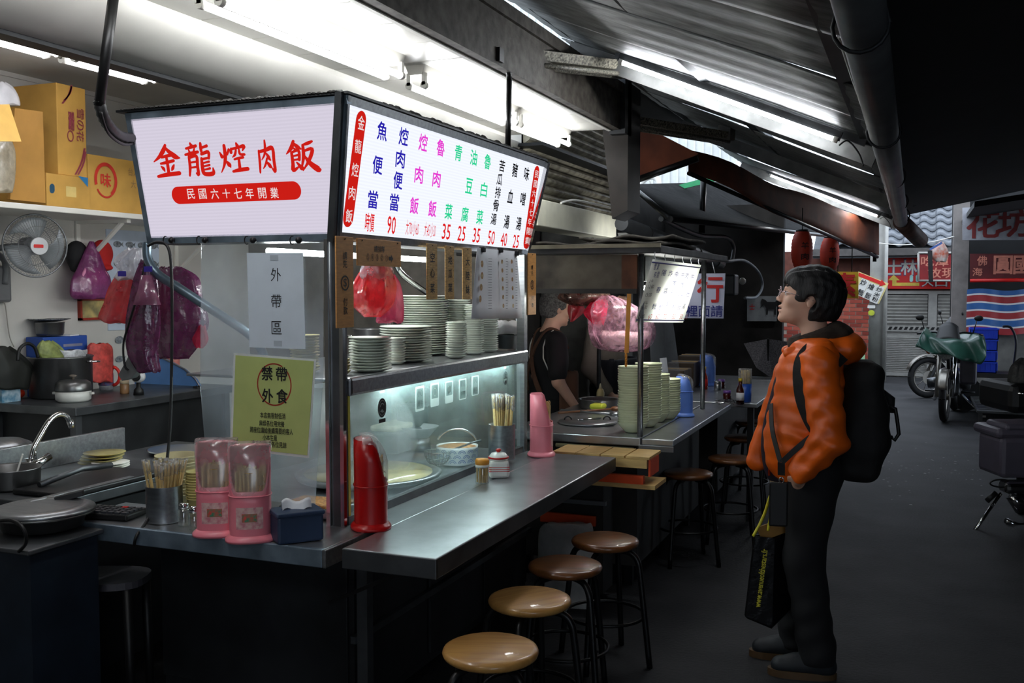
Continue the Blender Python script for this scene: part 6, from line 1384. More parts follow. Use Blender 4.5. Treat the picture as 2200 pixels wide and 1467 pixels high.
tag(mb.obj('spoons', CHROME, t), 'loose steel spoons', kind='stuff')
t = T('open_sign', 'white board with red and blue characters hanging beyond the second cart', 'sign', U(1520, 684, Y=7.6)); MB().prism([U(1440, 588, Y=7.6), U(1558, 587, Y=7.6), U(1554, 684, Y=7.6), U(1436, 683, Y=7.6)], (0, .012, 0)).obj('board', M('board_lilac', (206, 210, 232), .5, var=.03), t)
ink_b = M('sign_blue', (36, 46, 130), .5, var=0)
text('行', U(1526, 621, Y=7.597), .19, .20, RX, UP, REDINK, t, .018, .008)
text('裡面請', U(1513, 668, Y=7.597), .28, .085, RX, UP, ink_b, t, .014, .008)
MB().tube([U(1536, 588, Y=7.6), U(1530, 560, Y=7.6)], .003, 4).obj('string', PAPER, t)
# dark backdrop walls: their colour stands in for shaded shop interiors
structure(MB().box((-3.2, 6.4, 0), (-2.75, 8.8, 3.0)), 'wall_shop_front', M('shop_shade', (46, 44, 42), .8, var=.3, scale=3, spec=.2), 'dark backdrop wall for the shaded second shop')
structure(MB().box((-2.75, 11.55, 0), (-1.4, 11.7, 2.5)), 'wall_backdrop', MATS['shop_shade'], 'dark backdrop for the shaded shops behind the third stall')  # dark sheet put in where the shops lie in shade
structure(MB().box((-3.2, 8.8, 0), (-2.75, 19, 2.62)), 'wall_shops', M('shop_shade', (46, 44, 42), .8, var=.3, scale=3), 'dark backdrop for the shaded shop interiors behind the second and third stalls')
t = T('steel_fridge', 'tall grey steel fridge behind the grey-haired man', 'fridge', (-2.5, 7.9, 0)); MB().bbox((-2.74, 7.35, .05), (-2.35, 8.6, 2.0), .01).obj('body', M('fridge_grey', (104, 104, 100), .45, .5, var=.15), t)
for y in (7.42, 8.02): MB().bbox((-2.35, y, .9), (-2.325, y + .55, 1.95), .006).obj('door', MATS['fridge_grey'], t); MB().bbox((-2.35, y, .1), (-2.325, y + .55, .85), .006).obj('door', MATS['fridge_grey'], t)
for y in (7.9, 8.1): MB().cyl((-2.315, y, 1.1), (-2.315, y, 1.5), .01, n=8).obj('handle', BLACKM, t)
t = T('goat_poster', 'white poster with a black goat on the dark shop front', 'poster', U(1632, 665, Y=11.5)); MB().prism([U(1605, 636, Y=11.5), U(1668, 636, Y=11.5), U(1668, 690, Y=11.5), U(1605, 690, Y=11.5)], (0, .02, 0)).obj('board', M('poster_grey', (140, 144, 146), .6), t); text('士', U(1616, 659, Y=11.49), .055, .06, RX, UP, REDINK, t, .03, .01)
gp = [(0, 0), (2, 3), (1, 6), (2, 9), (5, 8), (7, 6), (14, 6), (16, 8), (16, 4), (15, 0), (15, -6), (13.5, -6), (13.5, -1), (8, -1), (7.5, -6), (6, -6), (6, 0), (4, 3), (2, 1.5)]; g0 = U(1632, 662, Y=11.485); mb = MB(); mb.add([g0 + RX * x * .012 + UP * y * .012 for x, y in gp], [tuple(range(len(gp)))]); mb.obj('goat', INK, t)
t = T('shop_umbrella', 'dark checked folded umbrella hanging over the third stall', 'umbrella', U(1640, 775, Y=8.8)); a = U(1598, 738, Y=8.8); b = U(1650, 728, Y=8.8); c_ = U(1658, 812, Y=8.8)
mb = MB(); mb.add([a, b, U(1700, 735, Y=8.9), U(1690, 800, Y=8.9), c_, U(1625, 790, Y=8.75)], [(0, 1, 5), (1, 2, 3), (1, 3, 4), (1, 4, 5)]); mb.obj('cloth', M('check_dark', (60, 58, 62), .7, scale=120, col2=(120, 116, 120)), t, solid=.006); MB().cyl(b, Vector((b.x, b.y, 0)), .012, n=8).obj('shaft', BLACKM, t)
for k in range(3):
    c = U(1500 + k * 18, 812 - k * 4, X=-2.0); c.z = .8; c.x = -1.66; c.y = 7.3 + k * .35; t = T('storage_box', 'brown storage box %s on the third stall' % ('nearest', 'between the others', 'farthest')[k], 'box', c, group='storage boxes on the third stall'); MB().bbox(c + Vector((-.1, -.14, 0)), c + Vector((.1, .14, .16 + .03 * k)), .006).obj('box', M('box_brown%d' % k, (84 - 14 * k, 66 - 10 * k, 48 - 6 * k), .7), t); MB().box(c + Vector((-.1, -.01, .16 + .03 * k)), c + Vector((.1, .01, .163 + .03 * k)), ).obj('tape', PW, t)
# ---------------------------------------------------------------- awnings under and beyond the roof
def slab(px_pts, Y, thick, name, mat, parent): return MB().prism([U(x, y, Y=Y) for x, y in px_pts], (0, thick, 0)).obj(name, mat, parent)
t = T('rust_awning', 'rust-brown canvas awning hanging below the far end of the roof', 'awning', U(1700, 450, Y=9.5))
mb = MB(); A = [U(1480, 322, Y=7.5), U(1885, 478, Y=11.6), U(1885, 552, Y=11.6), U(1480, 372, Y=7.5)]; mb.grid(lambda u, v: A[3].lerp(A[2], u).lerp(A[0].lerp(A[1], u), v) + Vector((.03 * math.sin(u * 9), 0, .02 * math.sin(u * 14))), 20, 4); mb.obj('canvas', RUST, t, solid=.01)
MB().cyl(U(1880, 478, Y=11.6), U(1879, 562, Y=11.6), .02, n=8).obj('end_pole', BLACKM, t); MB().cyl(A[3], A[2], .018, n=8).obj('lower_pole', BLACKM, t)
t = T('rust_awning', 'rust-brown canvas corner beside the dark column', 'awning', U(1400, 320, Y=8)); slab([(1360, 258), (1500, 330), (1480, 345), (1358, 385)], 7.2, .01, 'canvas', RUST, t); MB().cyl(U(1358, 390, Y=7.19), U(1500, 340, Y=7.19), .025, n=8).obj('pole', BLACKM, t)
CAN = M('canopy_black', (24, 24, 24), .95, var=.3, spec=.05)
t = T('black_canopy', 'black sagging canopy over the third stall', 'awning', (-1.8, 9, 2.3))
B = [U(1355, 395, Y=7.6), U(1560, 388, Y=9.6), U(1840, 505, Y=10.2), U(1560, 600, Y=8.4), U(1355, 470, Y=7.0)]
mb = MB(); P0, P1, P2, P3 = U(1355, 398, X=-2.6), U(1545, 392, X=-2.4), U(1830, 512, X=-.95), U(1440, 470, X=-1.6)
mb.grid(lambda u, v: P0.lerp(P1, u).lerp(P3.lerp(P2, u), v) + Vector((0, 0, -.06 * math.sin(math.pi * v) * math.sin(math.pi * u))), 14, 8); mb.obj('canopy', CAN, t, solid=.02)
for p, q_ in ((P0, P3), (P1, P2), (P3, P2)): MB().cyl(p, q_, .022, n=8).obj('frame_pole', BLACKM, t)
MB().cyl(U(1512, 362, X=-1.9), U(1508, 500, X=-1.9), .03, n=8).obj('upright', BLACKM, t)
GRN = M('awning_green', (50, 150, 96), .6, var=.1)
for lab, pts, Y in (('green awning edge in front of the pale corrugated wall', [(1408, 418), (1440, 402), (1530, 378), (1620, 384), (1612, 392), (1540, 388), (1440, 412)], 11.0), ('green awning corner above the red lanterns', [(1655, 410), (1700, 428), (1738, 446), (1722, 450), (1668, 430)], 11.9)):
    t = T('green_awning', lab, 'awning', U(*pts[0], Y=Y), group='green awning edges'); slab(pts, Y, .03, 'canvas', GRN, t)
t = T('grey_flap', 'grey plastic flap hanging at the awning end', 'sheet', U(1790, 490, Y=11.0)); slab([(1758, 462), (1828, 488), (1832, 516), (1760, 500)], 11.0, .01, 'sheet', M('flap_grey', (120, 128, 136), .5), t)
# corrugated daylight wall
wl = structure(MB().box((-9, 16.4, 0), (-2.75, 16.6, 7)), 'wall_corrugated', M('corr_pale', (206, 208, 204), .6, var=.04), 'pale corrugated house wall in daylight beyond the awnings')
for k in range(44): MB().box((-8.9 + k * .14, 16.37, 1.5), (-8.9 + k * .14 + .03, 16.4, 6.5)).obj('rib', MATS['corr_pale'], wl)
t = T('white_hoses', 'white curved drain hose against the daylight wall', 'hose', U(1395, 400, Y=12)); MB().tube(spline([U(1372, 402, Y=12), U(1385, 385, Y=12), U(1402, 380, Y=12), U(1415, 392, Y=12), U(1414, 436, Y=12)], 6), .035, 10).obj('hose', WHITE, t); MB().tube(spline([U(1366, 398, Y=12.1), U(1380, 384, Y=12.1), U(1396, 388, Y=12.1), U(1398, 404, Y=12.1)], 6), .012, 8).obj('thin_hose', WHITE, t)
# lanterns
LAN = M('lantern_red', (190, 52, 24), .6, var=.1)
for i, (x0, x1, y0, y1, lab) in enumerate(((1700, 1746, 498, 576, 'red paper lantern with black characters, the larger left one'), (1762, 1803, 512, 580, 'red paper lantern with black characters, the smaller right one'))):
    Y = 9.6 + i * .9; a, b = U(x0, (y0 + y1) / 2, Y=Y), U(x1, (y0 + y1) / 2, Y=Y); c = (a + b) / 2; r = (b - a).length / 2; h = U(x0, y0, Y=Y).z - U(x0, y1, Y=Y).z
    t = T('paper_lantern', lab, 'lantern', c, group='red paper lanterns'); MB().lathe([(r * .62, -h / 2)] + [(r * (1 - .38 * abs(s) ** 2.5) + .004 * (k % 2), s * h / 2) for k, s in enumerate([-.95 + .1 * j for j in range(20)])] + [(r * .62, h / 2)], c, 24).obj('shell', LAN, t)
    MB().lathe([(r * .6, h / 2), (r * .6, h / 2 + .02)], c, 20).obj('top_ring', BLACKP, t); MB().lathe([(r * .6, -h / 2 - .015), (r * .6, -h / 2)], c, 20).obj('bottom_ring', BLACKP, t); MB().tube([c + UP * h / 2, c + UP * (h / 2 + .22)], .004, 4).obj('string', BLACKP, t)
    for k, ch in enumerate('羊肉'): text(ch, c - FWD * (r * 1.04) + UP * (h * (.1 - .3 * k)), r * .7, r * .62, RIGHT, UP, INK, t, .015, .0)
# end wall: brick wall, gate, signs, tiled roof
YE = 18.6
bw = structure(MB().box((-2.75, YE, 0), (-.62, YE + .2, 1.55)), 'wall_brick', M('mortar', (176, 160, 146), .8), 'low red brick wall at the end of the alley')
BK = [M('brick_a', (172, 74, 58), .75, var=.1), M('brick_b', (150, 60, 46), .75, var=.12), M('brick_c', (186, 92, 72), .75, var=.1)]
pro = [MB().box((0, 0, 0), (.20, .012, .058)).obj('brick', m_) for m_ in BK]; R_ = random.Random(4); nb = 0
for r in range(22):
    for k in range(12):
        x = -2.6 + k * .215 + (.107 if r % 2 else 0); z = .02 + r * .07
        if x < -2.35 or x > -.83: continue
        o = pro[R_.randrange(3)].copy(); COL.objects.link(o); o.parent = bw; o.location = (x, YE - .012, z); nb += 1
for p in pro: bpy.data.objects.remove(p)
MB().box((-2.75, YE - .03, 1.55), (-.62, YE + .23, 1.60)).obj('coping', M('coping', (190, 190, 186), .7), bw)
gx0, gx1 = U(1893, 700, Y=YE).x, U(2046, 700, Y=YE).x
gate = T('door_1', 'grey double gate with louvres under the red sign', None, ((gx0 + gx1) / 2, YE, 0), kind='structure')
GG = M('gate_grey', (168, 166, 160), .5, .3, var=.08); gz = U(1950, 624, Y=YE).z
xm = U(2000, 700, Y=YE).x
for x in (gx0, xm - .05, xm + .02, gx1): MB().box((x, YE - .06, 0), (x + .07, YE, gz)).obj('stile', GG, gate)
for z in (gz - .06, U(1950, 712, Y=YE).z, .02): MB().box((gx0, YE - .055, z), (gx1 + .9, YE - .005, z + .06)).obj('rail', GG, gate)
zl0, zl1 = U(1950, 698, Y=YE).z, gz - .08
for k in range(9):
    z = zl0 + (zl1 - zl0) * k / 9
    for xa, xb in ((gx0 + .08, xm - .06), (xm + .1, gx1)): MB().box((xa, YE - .04, z), (xb, YE - .005, z + .055), (.6, 0, 0)).obj('louvre', GG, gate)
MB().box((gx0, YE - .01, zl0), (gx1 + .9, YE, gz)).obj('dark_back', M('gate_dark', (70, 70, 70), .7), gate)
MB().box((gx0, YE - .02, 0), (gx1 + .9, YE - .01, zl0)).obj('lower_sheet', GG, gate)
for k in range(22): MB().box((gx0 + .07, YE - .035, .03 + k * .031), (xm - .05, YE - .02, .045 + k * .031)).obj('slat', GG, gate)
zz = U(1950, 708, Y=YE).z
for k in range(16): mb = MB(); x = gx0 + .03 + k * .085; mb.add([(x, YE - .064, zz), (x + .05, YE - .064, zz), (x + .075, YE - .064, zz + .05), (x + .025, YE - .064, zz + .05)], [(0, 1, 2, 3)]); mb.obj('hazard_stripe', BLACKP, gate)
structure(MB().box((-2.75, YE + .02, 1.35), (6, YE + .25, U(1950, 528, Y=YE - .4).z - .06)), 'wall_end', M('end_wall', (110, 62, 50), .75, var=.15), 'brown end wall above the gate')
structure(MB().box((gx1 + .3, YE + .3, 0), (6, YE + .5, 3)), 'wall_end_side', MATS['end_wall'], 'brown house wall beside the gate')
rs = T('entrance_sign', 'bright red sign with white characters and yellow arrow above the gate', 'sign', U(1970, 620, Y=YE - .1)); YG = YE - .12
RS = M('sign_red', (214, 30, 26), .45, var=.03)
MB().prism([U(1896, 551, Y=YG), U(2080, 551, Y=YG), U(2080, 621, Y=YG), U(1896, 620, Y=YG)], (0, .05, 0)).obj('board', RS, rs)
for ch, px in (('士', 1920), ('林', 1953)): text(ch, U(px, 574, Y=YG), .27, .27, RX, UP, M('sign_blueedge', (70, 80, 130), .5), rs, .03, .004); text(ch, U(px, 574, Y=YG), .25, .25, RX, UP, WHITE, rs, .016, .008)
for ch, px in (('入', 1993), ('口', 2022)): text(ch, U(px, 608, Y=YG), .19, .12, RX, UP, M('sign_blueedge', (70, 80, 130), .5), rs, .028, .004); text(ch, U(px, 608, Y=YG), .18, .11, RX, UP, WHITE, rs, .014, .008)
mb = MB(); mb.add([U(x, y, Y=YG - .006) for x, y in ((1920, 590), (1933, 602), (1926, 602), (1926, 607), (1975, 607), (1975, 614), (1917, 614), (1917, 602), (1908, 602))], [tuple(range(9))]); mb.obj('yellow_arrow', M('arrow_yellow', (226, 196, 80), .5), rs)
for px in (1958, 1971): mb = MB(); pill(mb, U(px, 598, Y=YG), .055, .12, RX, UP, .006); mb.obj('foot_mark', M('foot_cyan', (170, 220, 214), .5), rs)
s2_ = T('dark_red_sign', 'dark red framed sign with faded characters before the bright red one', 'sign', U(2020, 600, Y=YE - .5)); YD = YE - .5
slab([(1973, 543), (2085, 543), (2085, 603), (1973, 603)], YD, .04, 'board', M('sign_darkred', (128, 18, 22), .5), s2_)
mb = MB(); 
for a, b in (((1973, 543), (2085, 543)), ((1973, 543), (1973, 603)), ((1973, 603), (2085, 603))): mb.cyl(U(*a, Y=YD - .01), U(*b, Y=YD - .01), .02, n=6)
mb.obj('frame', GG, s2_); FAD = M('faded_gold', (196, 120, 100), .6)
for s, px, py, w in (('吃潭', 2008, 561, .42), ('故現', 2023, 586, .42)): text(s, U(px, py, Y=YD), w, .17, RX, UP, FAD, s2_, .014, .006)
# tiled roof above the end wall, tile by tile
tr_ = T('roof_tiled', 'grey curved-tile roof above the end wall', None, (0, YE + 1, 3), kind='structure')
TIL = M('roof_tile', (96, 100, 106), .4, var=.2, scale=5); zr0 = U(1950, 528, Y=YE - .4).z
mb = MB(); mb.grid(lambda u, v: Vector(((u - .5) * .27, v * .30, .035 * math.sin(u * 2 * math.pi) + .06 * 0)), 8, 1); tp_ = mb.obj('tile', TIL, solid=.015)
xl, xr = U(1790, 480, Y=YE).x, U(2045, 480, Y=YE).x; sl = math.atan2(1.05, 1.5); n_t = 0
for r in range(9):
    for k in range(int((xr - xl) / .26) + 1):
        o = tp_.copy(); COL.objects.link(o); o.parent = tr_; y = YE - .4 + r * .24; z = zr0 + r * .24 * math.tan(sl) * .8
        o.location = Vector((xl + k * .26, y, z + .02)) - Vector(tr_.location); o.rotation_euler = (math.atan(math.tan(sl) * .8) - .06, 0, 0); n_t += 1
bpy.data.objects.remove(tp_)
MB().prism([(xl - .3, YE - .4, zr0 - .08), (xl - .3, YE + 2, zr0 - .08 + 2.4 * math.tan(sl) * .8), (xl - .3, YE + 2, zr0 - .3 + 2.4 * math.tan(sl) * .8), (xl - .3, YE - .4, zr0 - .2)], (xr - xl + .8, 0, 0)).obj('roof_deck', M('roof_deck', (70, 72, 76), .7), tr_)
MB().beam((xl - .3, YE - .42, zr0 - .1), (xr + .4, YE - .42, zr0 - .1), .08, .12).obj('eaves_board', M('eaves', (88, 84, 82), .7), tr_)
# concrete pole with food sign, yellow sign
t = T('concrete_pole', 'round concrete utility pole before the brick wall', 'pole', U(1880, 795, Y=17.6)); pb_ = U(1881, 795, Y=17.6); MB().cyl(Vector((pb_.x, 17.6, 0)), Vector((pb_.x, 17.6, 3.4)), .125, .11, 20).obj('shaft', M('concrete', (150, 148, 142), .8, var=.12, scale=4), t)
MB().cyl(Vector((pb_.x + .14, 17.5, 0)), Vector((pb_.x + .13, 17.5, 3.2)), .03, n=8).obj('conduit', GG, t); mb = MB(); pill(mb, U(1872, 672, Y=17.45), .1, .09, RX, UP); mb.obj('yellow_sticker', M('sticker_lime', (196, 204, 60), .6), t); mb = MB(); pill(mb, U(1872, 659, Y=17.45), .12, .05, RX, UP, 0, .01); mb.obj('white_sticker', WHITE, t)
t = T('food_sign', 'tilted cream sign with red arrow listing fried noodles on the pole', 'sign', U(1875, 620, Y=17.455)); Y = 17.455
CRM = M('sign_cream', (226, 208, 140), .6)
slab([(1844, 583), (1909, 609), (1888, 653), (1843, 634)], Y, .02, 'board', CRM, t); d_ = (U(1909, 609, Y=Y) - U(1844, 583, Y=Y)).normalized(); e_ = Vector((-d_.z, 0, d_.x))
mb = MB(); mb.add([U(x, y, Y=Y - .006) for x, y in ((1845, 585), (1893, 604), (1894, 600), (1903, 611), (1888, 616), (1890, 611), (1844, 593))], [tuple(range(7))]); mb.obj('red_arrow', RS, t)
for (s, pts) in (('炒麵', [(1855, 607), (1849, 628)]), ('燴飯', [(1872, 616), (1865, 635)]), ('炒米粉', [(1889, 622), (1884, 633), (1880, 643)])):
    mb = MB(); a, b = U(*pts[0], Y=Y - .004), U(*pts[-1], Y=Y - .004); pill(mb, (a + b) / 2, .13, (a - b).length + .12, d_, e_, .002, .005); mb.obj('white_strip', WHITE, t)
    for ch, (px, py) in zip(s, pts): text(ch, U(px, py, Y=Y), .09, .10 if len(s) < 3 else .075, d_, e_, INK, t, .012, .01)
t = T('vegetarian_sign', 'yellow sign with a red character behind the head', 'sign', U(1815, 640, Y=12.0)); MB().tube([U(1800, 584, Y=12.0), Vector((U(1800, 584, Y=12.0).x, 12.0, roof_z(U(1800, 584, Y=12.0).x)))], .006, 5).obj('cord', BLACKP, t); MB().tube([U(1830, 584, Y=12.0), Vector((U(1830, 584, Y=12.0).x, 12.0, roof_z(U(1830, 584, Y=12.0).x)))], .006, 5).obj('cord', BLACKP, t); slab([(1785, 583), (1844, 584), (1844, 641), (1785, 641)], 12.0, .03, 'board', M('sign_yellow', (220, 180, 30), .5), t); text('素', U(1814, 612, Y=11.99), .24, .265, RX, UP, RS, t, .02, .01)
# right side of the alley end: column, hoardings, striped sheet, wall
YR = 15.0
structure(MB().box((U(2046, 600, Y=YR).x, YR, 0), (U(2080, 600, Y=YR).x, YR + .3, 3)), 'pillar_side', M('pillar_white', (116, 110, 106), .7, var=.1), 'whitewashed post beside the striped sheet')
structure(MB().box((U(2078, 600, Y=YR).x, YR + .05, 0), (4.5, YR + .25, .97)), 'wall_stained', M('wall_stained', (120, 118, 112), .8, scale=3, col2=(74, 74, 72)), 'stained pale wall under the striped sheet')
structure(MB().box((U(2046, 600, Y=YR).x, YR + .6, 0), (4.5, YR + .8, 3.4)), 'wall_shop_side', DARKROOF, 'dark shop interior behind the striped sheet')
t = T('striped_sheet', 'red, white and blue striped plastic sheet at the right edge', 'tarpaulin', U(2140, 720, Y=YR)); xa, xb = U(2076, 680, Y=YR).x, U(2240, 680, Y=YR).x; z0, z1 = U(2140, 717, Y=YR).z, U(2140, 622, Y=YR).z; cs = [(150, 40, 44), (206, 206, 206), (44, 92, 150), (206, 206, 206)]; hs_ = [.085, .022, .085, .022]; z = z0; k = 0
while z < z1:
    h = min(hs_[k % 4], z1 - z); mb = MB(); zz0, zz1 = z, z + h; mb.grid(lambda u, v: Vector((xa + (xb - xa) * u, YR - .03 + .02 * math.sin(u * 17), zz0 + (zz1 - zz0) * v + .015 * math.sin(u * 9))), 24, 1); mb.obj('stripe', M('stripe_%d' % (k % 4), cs[k % 4], .5, var=.06), t); z += h; k += 1
def hoarding(name, label, pts, Y, mat, txts): 
    t = T(name, label, 'sign', U(*pts[3], Y=Y)); slab(pts, Y, .05, 'board', mat, t)
    for s, px, py, w, h, m_, bo in txts: text(s, U(px, py, Y=Y), w, h, RX, UP, m_, t, bo, .004)
    return t
DR = M('print_darkred', (120, 34, 34), .6, var=.1)
hoarding('flower_sign', 'dim white hoarding with dark red characters at the upper right', [(2068, 446), (2260, 438), (2260, 515), (2068, 516)], 13.6, M('hoarding_white', (150, 150, 156), .6), [('花', 2112, 481, .36, .34, DR, .018), ('坊', 2180, 478, .36, .34, DR, .018)])
hoarding('dark_hoarding', 'dark red hoarding with pale characters under the white one', [(2084, 545), (2260, 545), (2260, 601), (2084, 602)], YR - .1, M('hoarding_red', (86, 20, 22), .6), [('佛', 2110, 560, .12, .13, FAD, .01), ('海', 2100, 584, .12, .11, FAD, .01), ('圓', 2155, 569, .22, .24, FAD, .022), ('國', 2196, 569, .2, .24, FAD, .022)])
mb = MB().cyl(U(2084, 603, Y=YR - .1), U(2250, 601, Y=YR - .1), .025, n=8); tag(mb.obj('red_rail', RS), 'bright red rail under the dark red hoarding', 'rail')
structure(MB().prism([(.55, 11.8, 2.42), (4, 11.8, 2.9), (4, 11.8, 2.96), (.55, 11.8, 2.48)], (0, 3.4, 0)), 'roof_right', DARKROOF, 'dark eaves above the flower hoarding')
t = T('rust_tarp', 'dim rust tarpaulin under the dark roof at the upper right', 'tarpaulin', U(2040, 360, Y=11)); slab([(1940, 302), (2090, 298), (2142, 318), (2110, 385), (1990, 400), (1945, 390)], 10.8, .02, 'sheet', RUST, t); MB().cyl(U(1940, 330, Y=10.7), U(2080, 340, Y=10.7), .03, n=8).obj('pole', BLACKM, t); MB().cyl(U(1960, 440, Y=10.7), U(2170, 350, Y=10.7), .025, n=8).obj('strut', BLACKM, t)
t = T('bunting_bag', 'orange and white bag with a black strap hanging over the lane', 'bag', U(2012, 560, Y=15.35)); bag_loft([(520, 2020, 2026), (535, 2002, 2034), (550, 2000, 2036), (562, 2012, 2032)], .4, Y=15.35, amp=.15).obj('bag', M('bag_orange', (206, 84, 40), .6, scale=14, col2=(220, 214, 206)), t); MB().beam(U(1998, 538, Y=15.25), U(2000, 606, Y=15.25), .02, .06).obj('strap', BLACKP, t); MB().beam(U(1998, 536, Y=15.24), U(2024, 521, Y=15.24), .02, .03).obj('blue_trim', M('trim_blue', (60, 90, 150), .5), t)
mb = MB().tube(spline([U(1886, 522, Y=17.4), U(1940, 526, Y=16.6), U(2000, 520, Y=15.7), U(2050, 508, Y=15.0)], 8), .008, 6); tag(mb.obj('clothes_line', WHITE), 'pale line strung across the end of the lane', 'line')
# blue crates
CB = M('crate_blue', (24, 60, 190), .45, var=.06)
proto = None
for k, (x0, x1, y0, y1) in enumerate(((2088, 2142, 757, 787), (2088, 2142, 735, 757), (2086, 2144, 717, 735), (2084, 2146, 700, 717))):
    Y = 13.8; a, b = U(x0, y1, Y=Y), U(x1, y0, Y=Y); zb_ = a.z if k else 0.0; z0 = .487 + k * .141
    t = T('plastic_crate', 'blue plastic crate, %s of the stack' % ('lowest', 'second', 'third', 'topmost')[k], 'crate', ((a.x + b.x) / 2, Y + .2, z0), group='stack of blue plastic crates')
    MB().box((a.x, Y, z0), (b.x, Y + .01, z0 + .135)).obj('front', CB, t); MB().box((a.x, Y, z0), (a.x + .01, Y + .4, z0 + .135)).obj('side', CB, t); MB().box((b.x - .01, Y, z0), (b.x, Y + .4, z0 + .135)).obj('side', CB, t); MB().box((a.x, Y + .39, z0), (b.x, Y + .4, z0 + .135)).obj('back', CB, t); MB().box((a.x, Y, z0), (b.x, Y + .4, z0 + .01)).obj('floor_panel', CB, t)
    for j in range(5): x = a.x + .04 + j * .06; MB().box((x, Y - .006, z0 + .03), (x + .012, Y, z0 + .12)).obj('rib', CB, t)
    MB().box((a.x - .008, Y - .008, z0 + .12), (b.x + .008, Y + .0, z0 + .14)).obj('rim', CB, t)
t = T('hand_cart', 'low dark hand cart under the blue crates', 'cart', U(2115, 800, Y=13.8)); a = U(2115, 790, Y=13.8); MB().box((a.x - .25, 13.75, .43), (a.x + .35, 14.3, .485)).obj('deck', DK2, t)
for sx in (-.2, .28): MB().cyl((a.x + sx, 13.8, .21), (a.x + sx, 13.86, .21), .21, n=18).obj('wheel', BLACKP, t)
MB().tube(spline([(a.x + .32, 13.9, .45), (a.x + .36, 13.9, .85), (a.x + .3, 13.9, 1.05), (a.x + .2, 13.9, 1.07)], 5), .015, 8).obj('handle', BLACKM, t)
# steel ramp on the right
t = T('steel_platform', 'ribbed steel platform on the ground at the right edge', 'platform', U(2150, 900, Z=.0)); a = U(2098, 918, Z=0); PLT = M('plate_steel', (92, 94, 94), .5, .6, var=.2)
MB().bbox((a.x, a.y, .16), (a.x + 1.4, a.y + 1.9, .19), .005).obj('deck', PLT, t)
for k in range(11): MB().box((a.x + .02, a.y + .1 + k * .17, .19), (a.x + 1.38, a.y + .13 + k * .17, .197)).obj('tread_rib', PLT, t)
for x in (a.x + .02, a.x + .7): MB().box((x, a.y + .02, 0), (x + .04, a.y + .06, .16)).obj('leg', PLT, t)
# turquoise shape behind the hood
t = T('parked_scooter_cover', 'turquoise and yellow covered scooter beside the concrete pole', 'scooter', U(1850, 790, Y=17.0)); bag_loft([(722, 1832, 1836), (735, 1830, 1850), (755, 1828, 1857), (775, 1828, 1858), (805, 1828, 1857), (822, 1830, 1855)], .8, Y=17.0, amp=.06).obj('cover', M('cover_turquoise', (110, 190, 184), .5, scale=3, col2=(190, 196, 90)), t)
# litter flecks on the asphalt
R_ = random.Random(11); mb = MB()
for _ in range(70):
    p = U(1950 + R_.uniform(-60, 160), 1010 + R_.gauss(0, 28), Z=.002); s = R_.uniform(.004, .014); mb.add([p + Vector((s * math.cos(a), s * .7 * math.sin(a), 0)) for a in (0, 1.2, 2.4, 3.6, 5)], [(0, 1, 2, 3, 4)])
tag(mb.obj('litter', M('fleck', (150, 150, 150), .6)), 'scattered pale flecks of litter on the asphalt', None, None, 'stuff')
# ---------------------------------------------------------------- motorcycles
TYRE = M('tyre', (22, 22, 23), .75, var=.2); RIM = M('rim_alloy', (150, 146, 138), .35, .8, var=.1); ENG = M('engine', (96, 98, 100), .35, .85, var=.25); BODYG = M('bike_body', (66, 68, 72), .35, var=.1); ORL = M('indicator', (226, 110, 20), .25, var=.05)
def wheel(t, Mw, x, r, wdt, spokes=10):
    def W_(v): return Mw @ Vector(v)
    mb = MB(); mb.tube([W_((x + math.cos(a) * (r - wdt / 2), 0, r + math.sin(a) * (r - wdt / 2))) for a in [2 * math.pi * k / 32 for k in range(33)]], wdt / 2, 10, False); w = mb.obj('wheel', TYRE, t)
    mb = MB(); mb.tube([W_((x + math.cos(a) * (r - wdt), 0, r + math.sin(a) * (r - wdt))) for a in [2 * math.pi * k / 32 for k in range(33)]], .016, 8, False)
    mb.cyl(W_((x, -.05, r)), W_((x, .05, r)), .035, n=14)
    for k in range(spokes): a = 2 * math.pi * k / spokes; mb.cyl(W_((x, .02 * (-1) ** k, r)), W_((x + math.cos(a) * (r - wdt), 0, r + math.sin(a) * (r - wdt))), .009 if spokes < 10 else .004, n=6)
    mb.obj('spokes', RIM, w)
    mb = MB(); mb.cyl(W_((x, .055, r)), W_((x, .06, r)), .1, n=24); mb.obj('brake_disc', RIM, w)
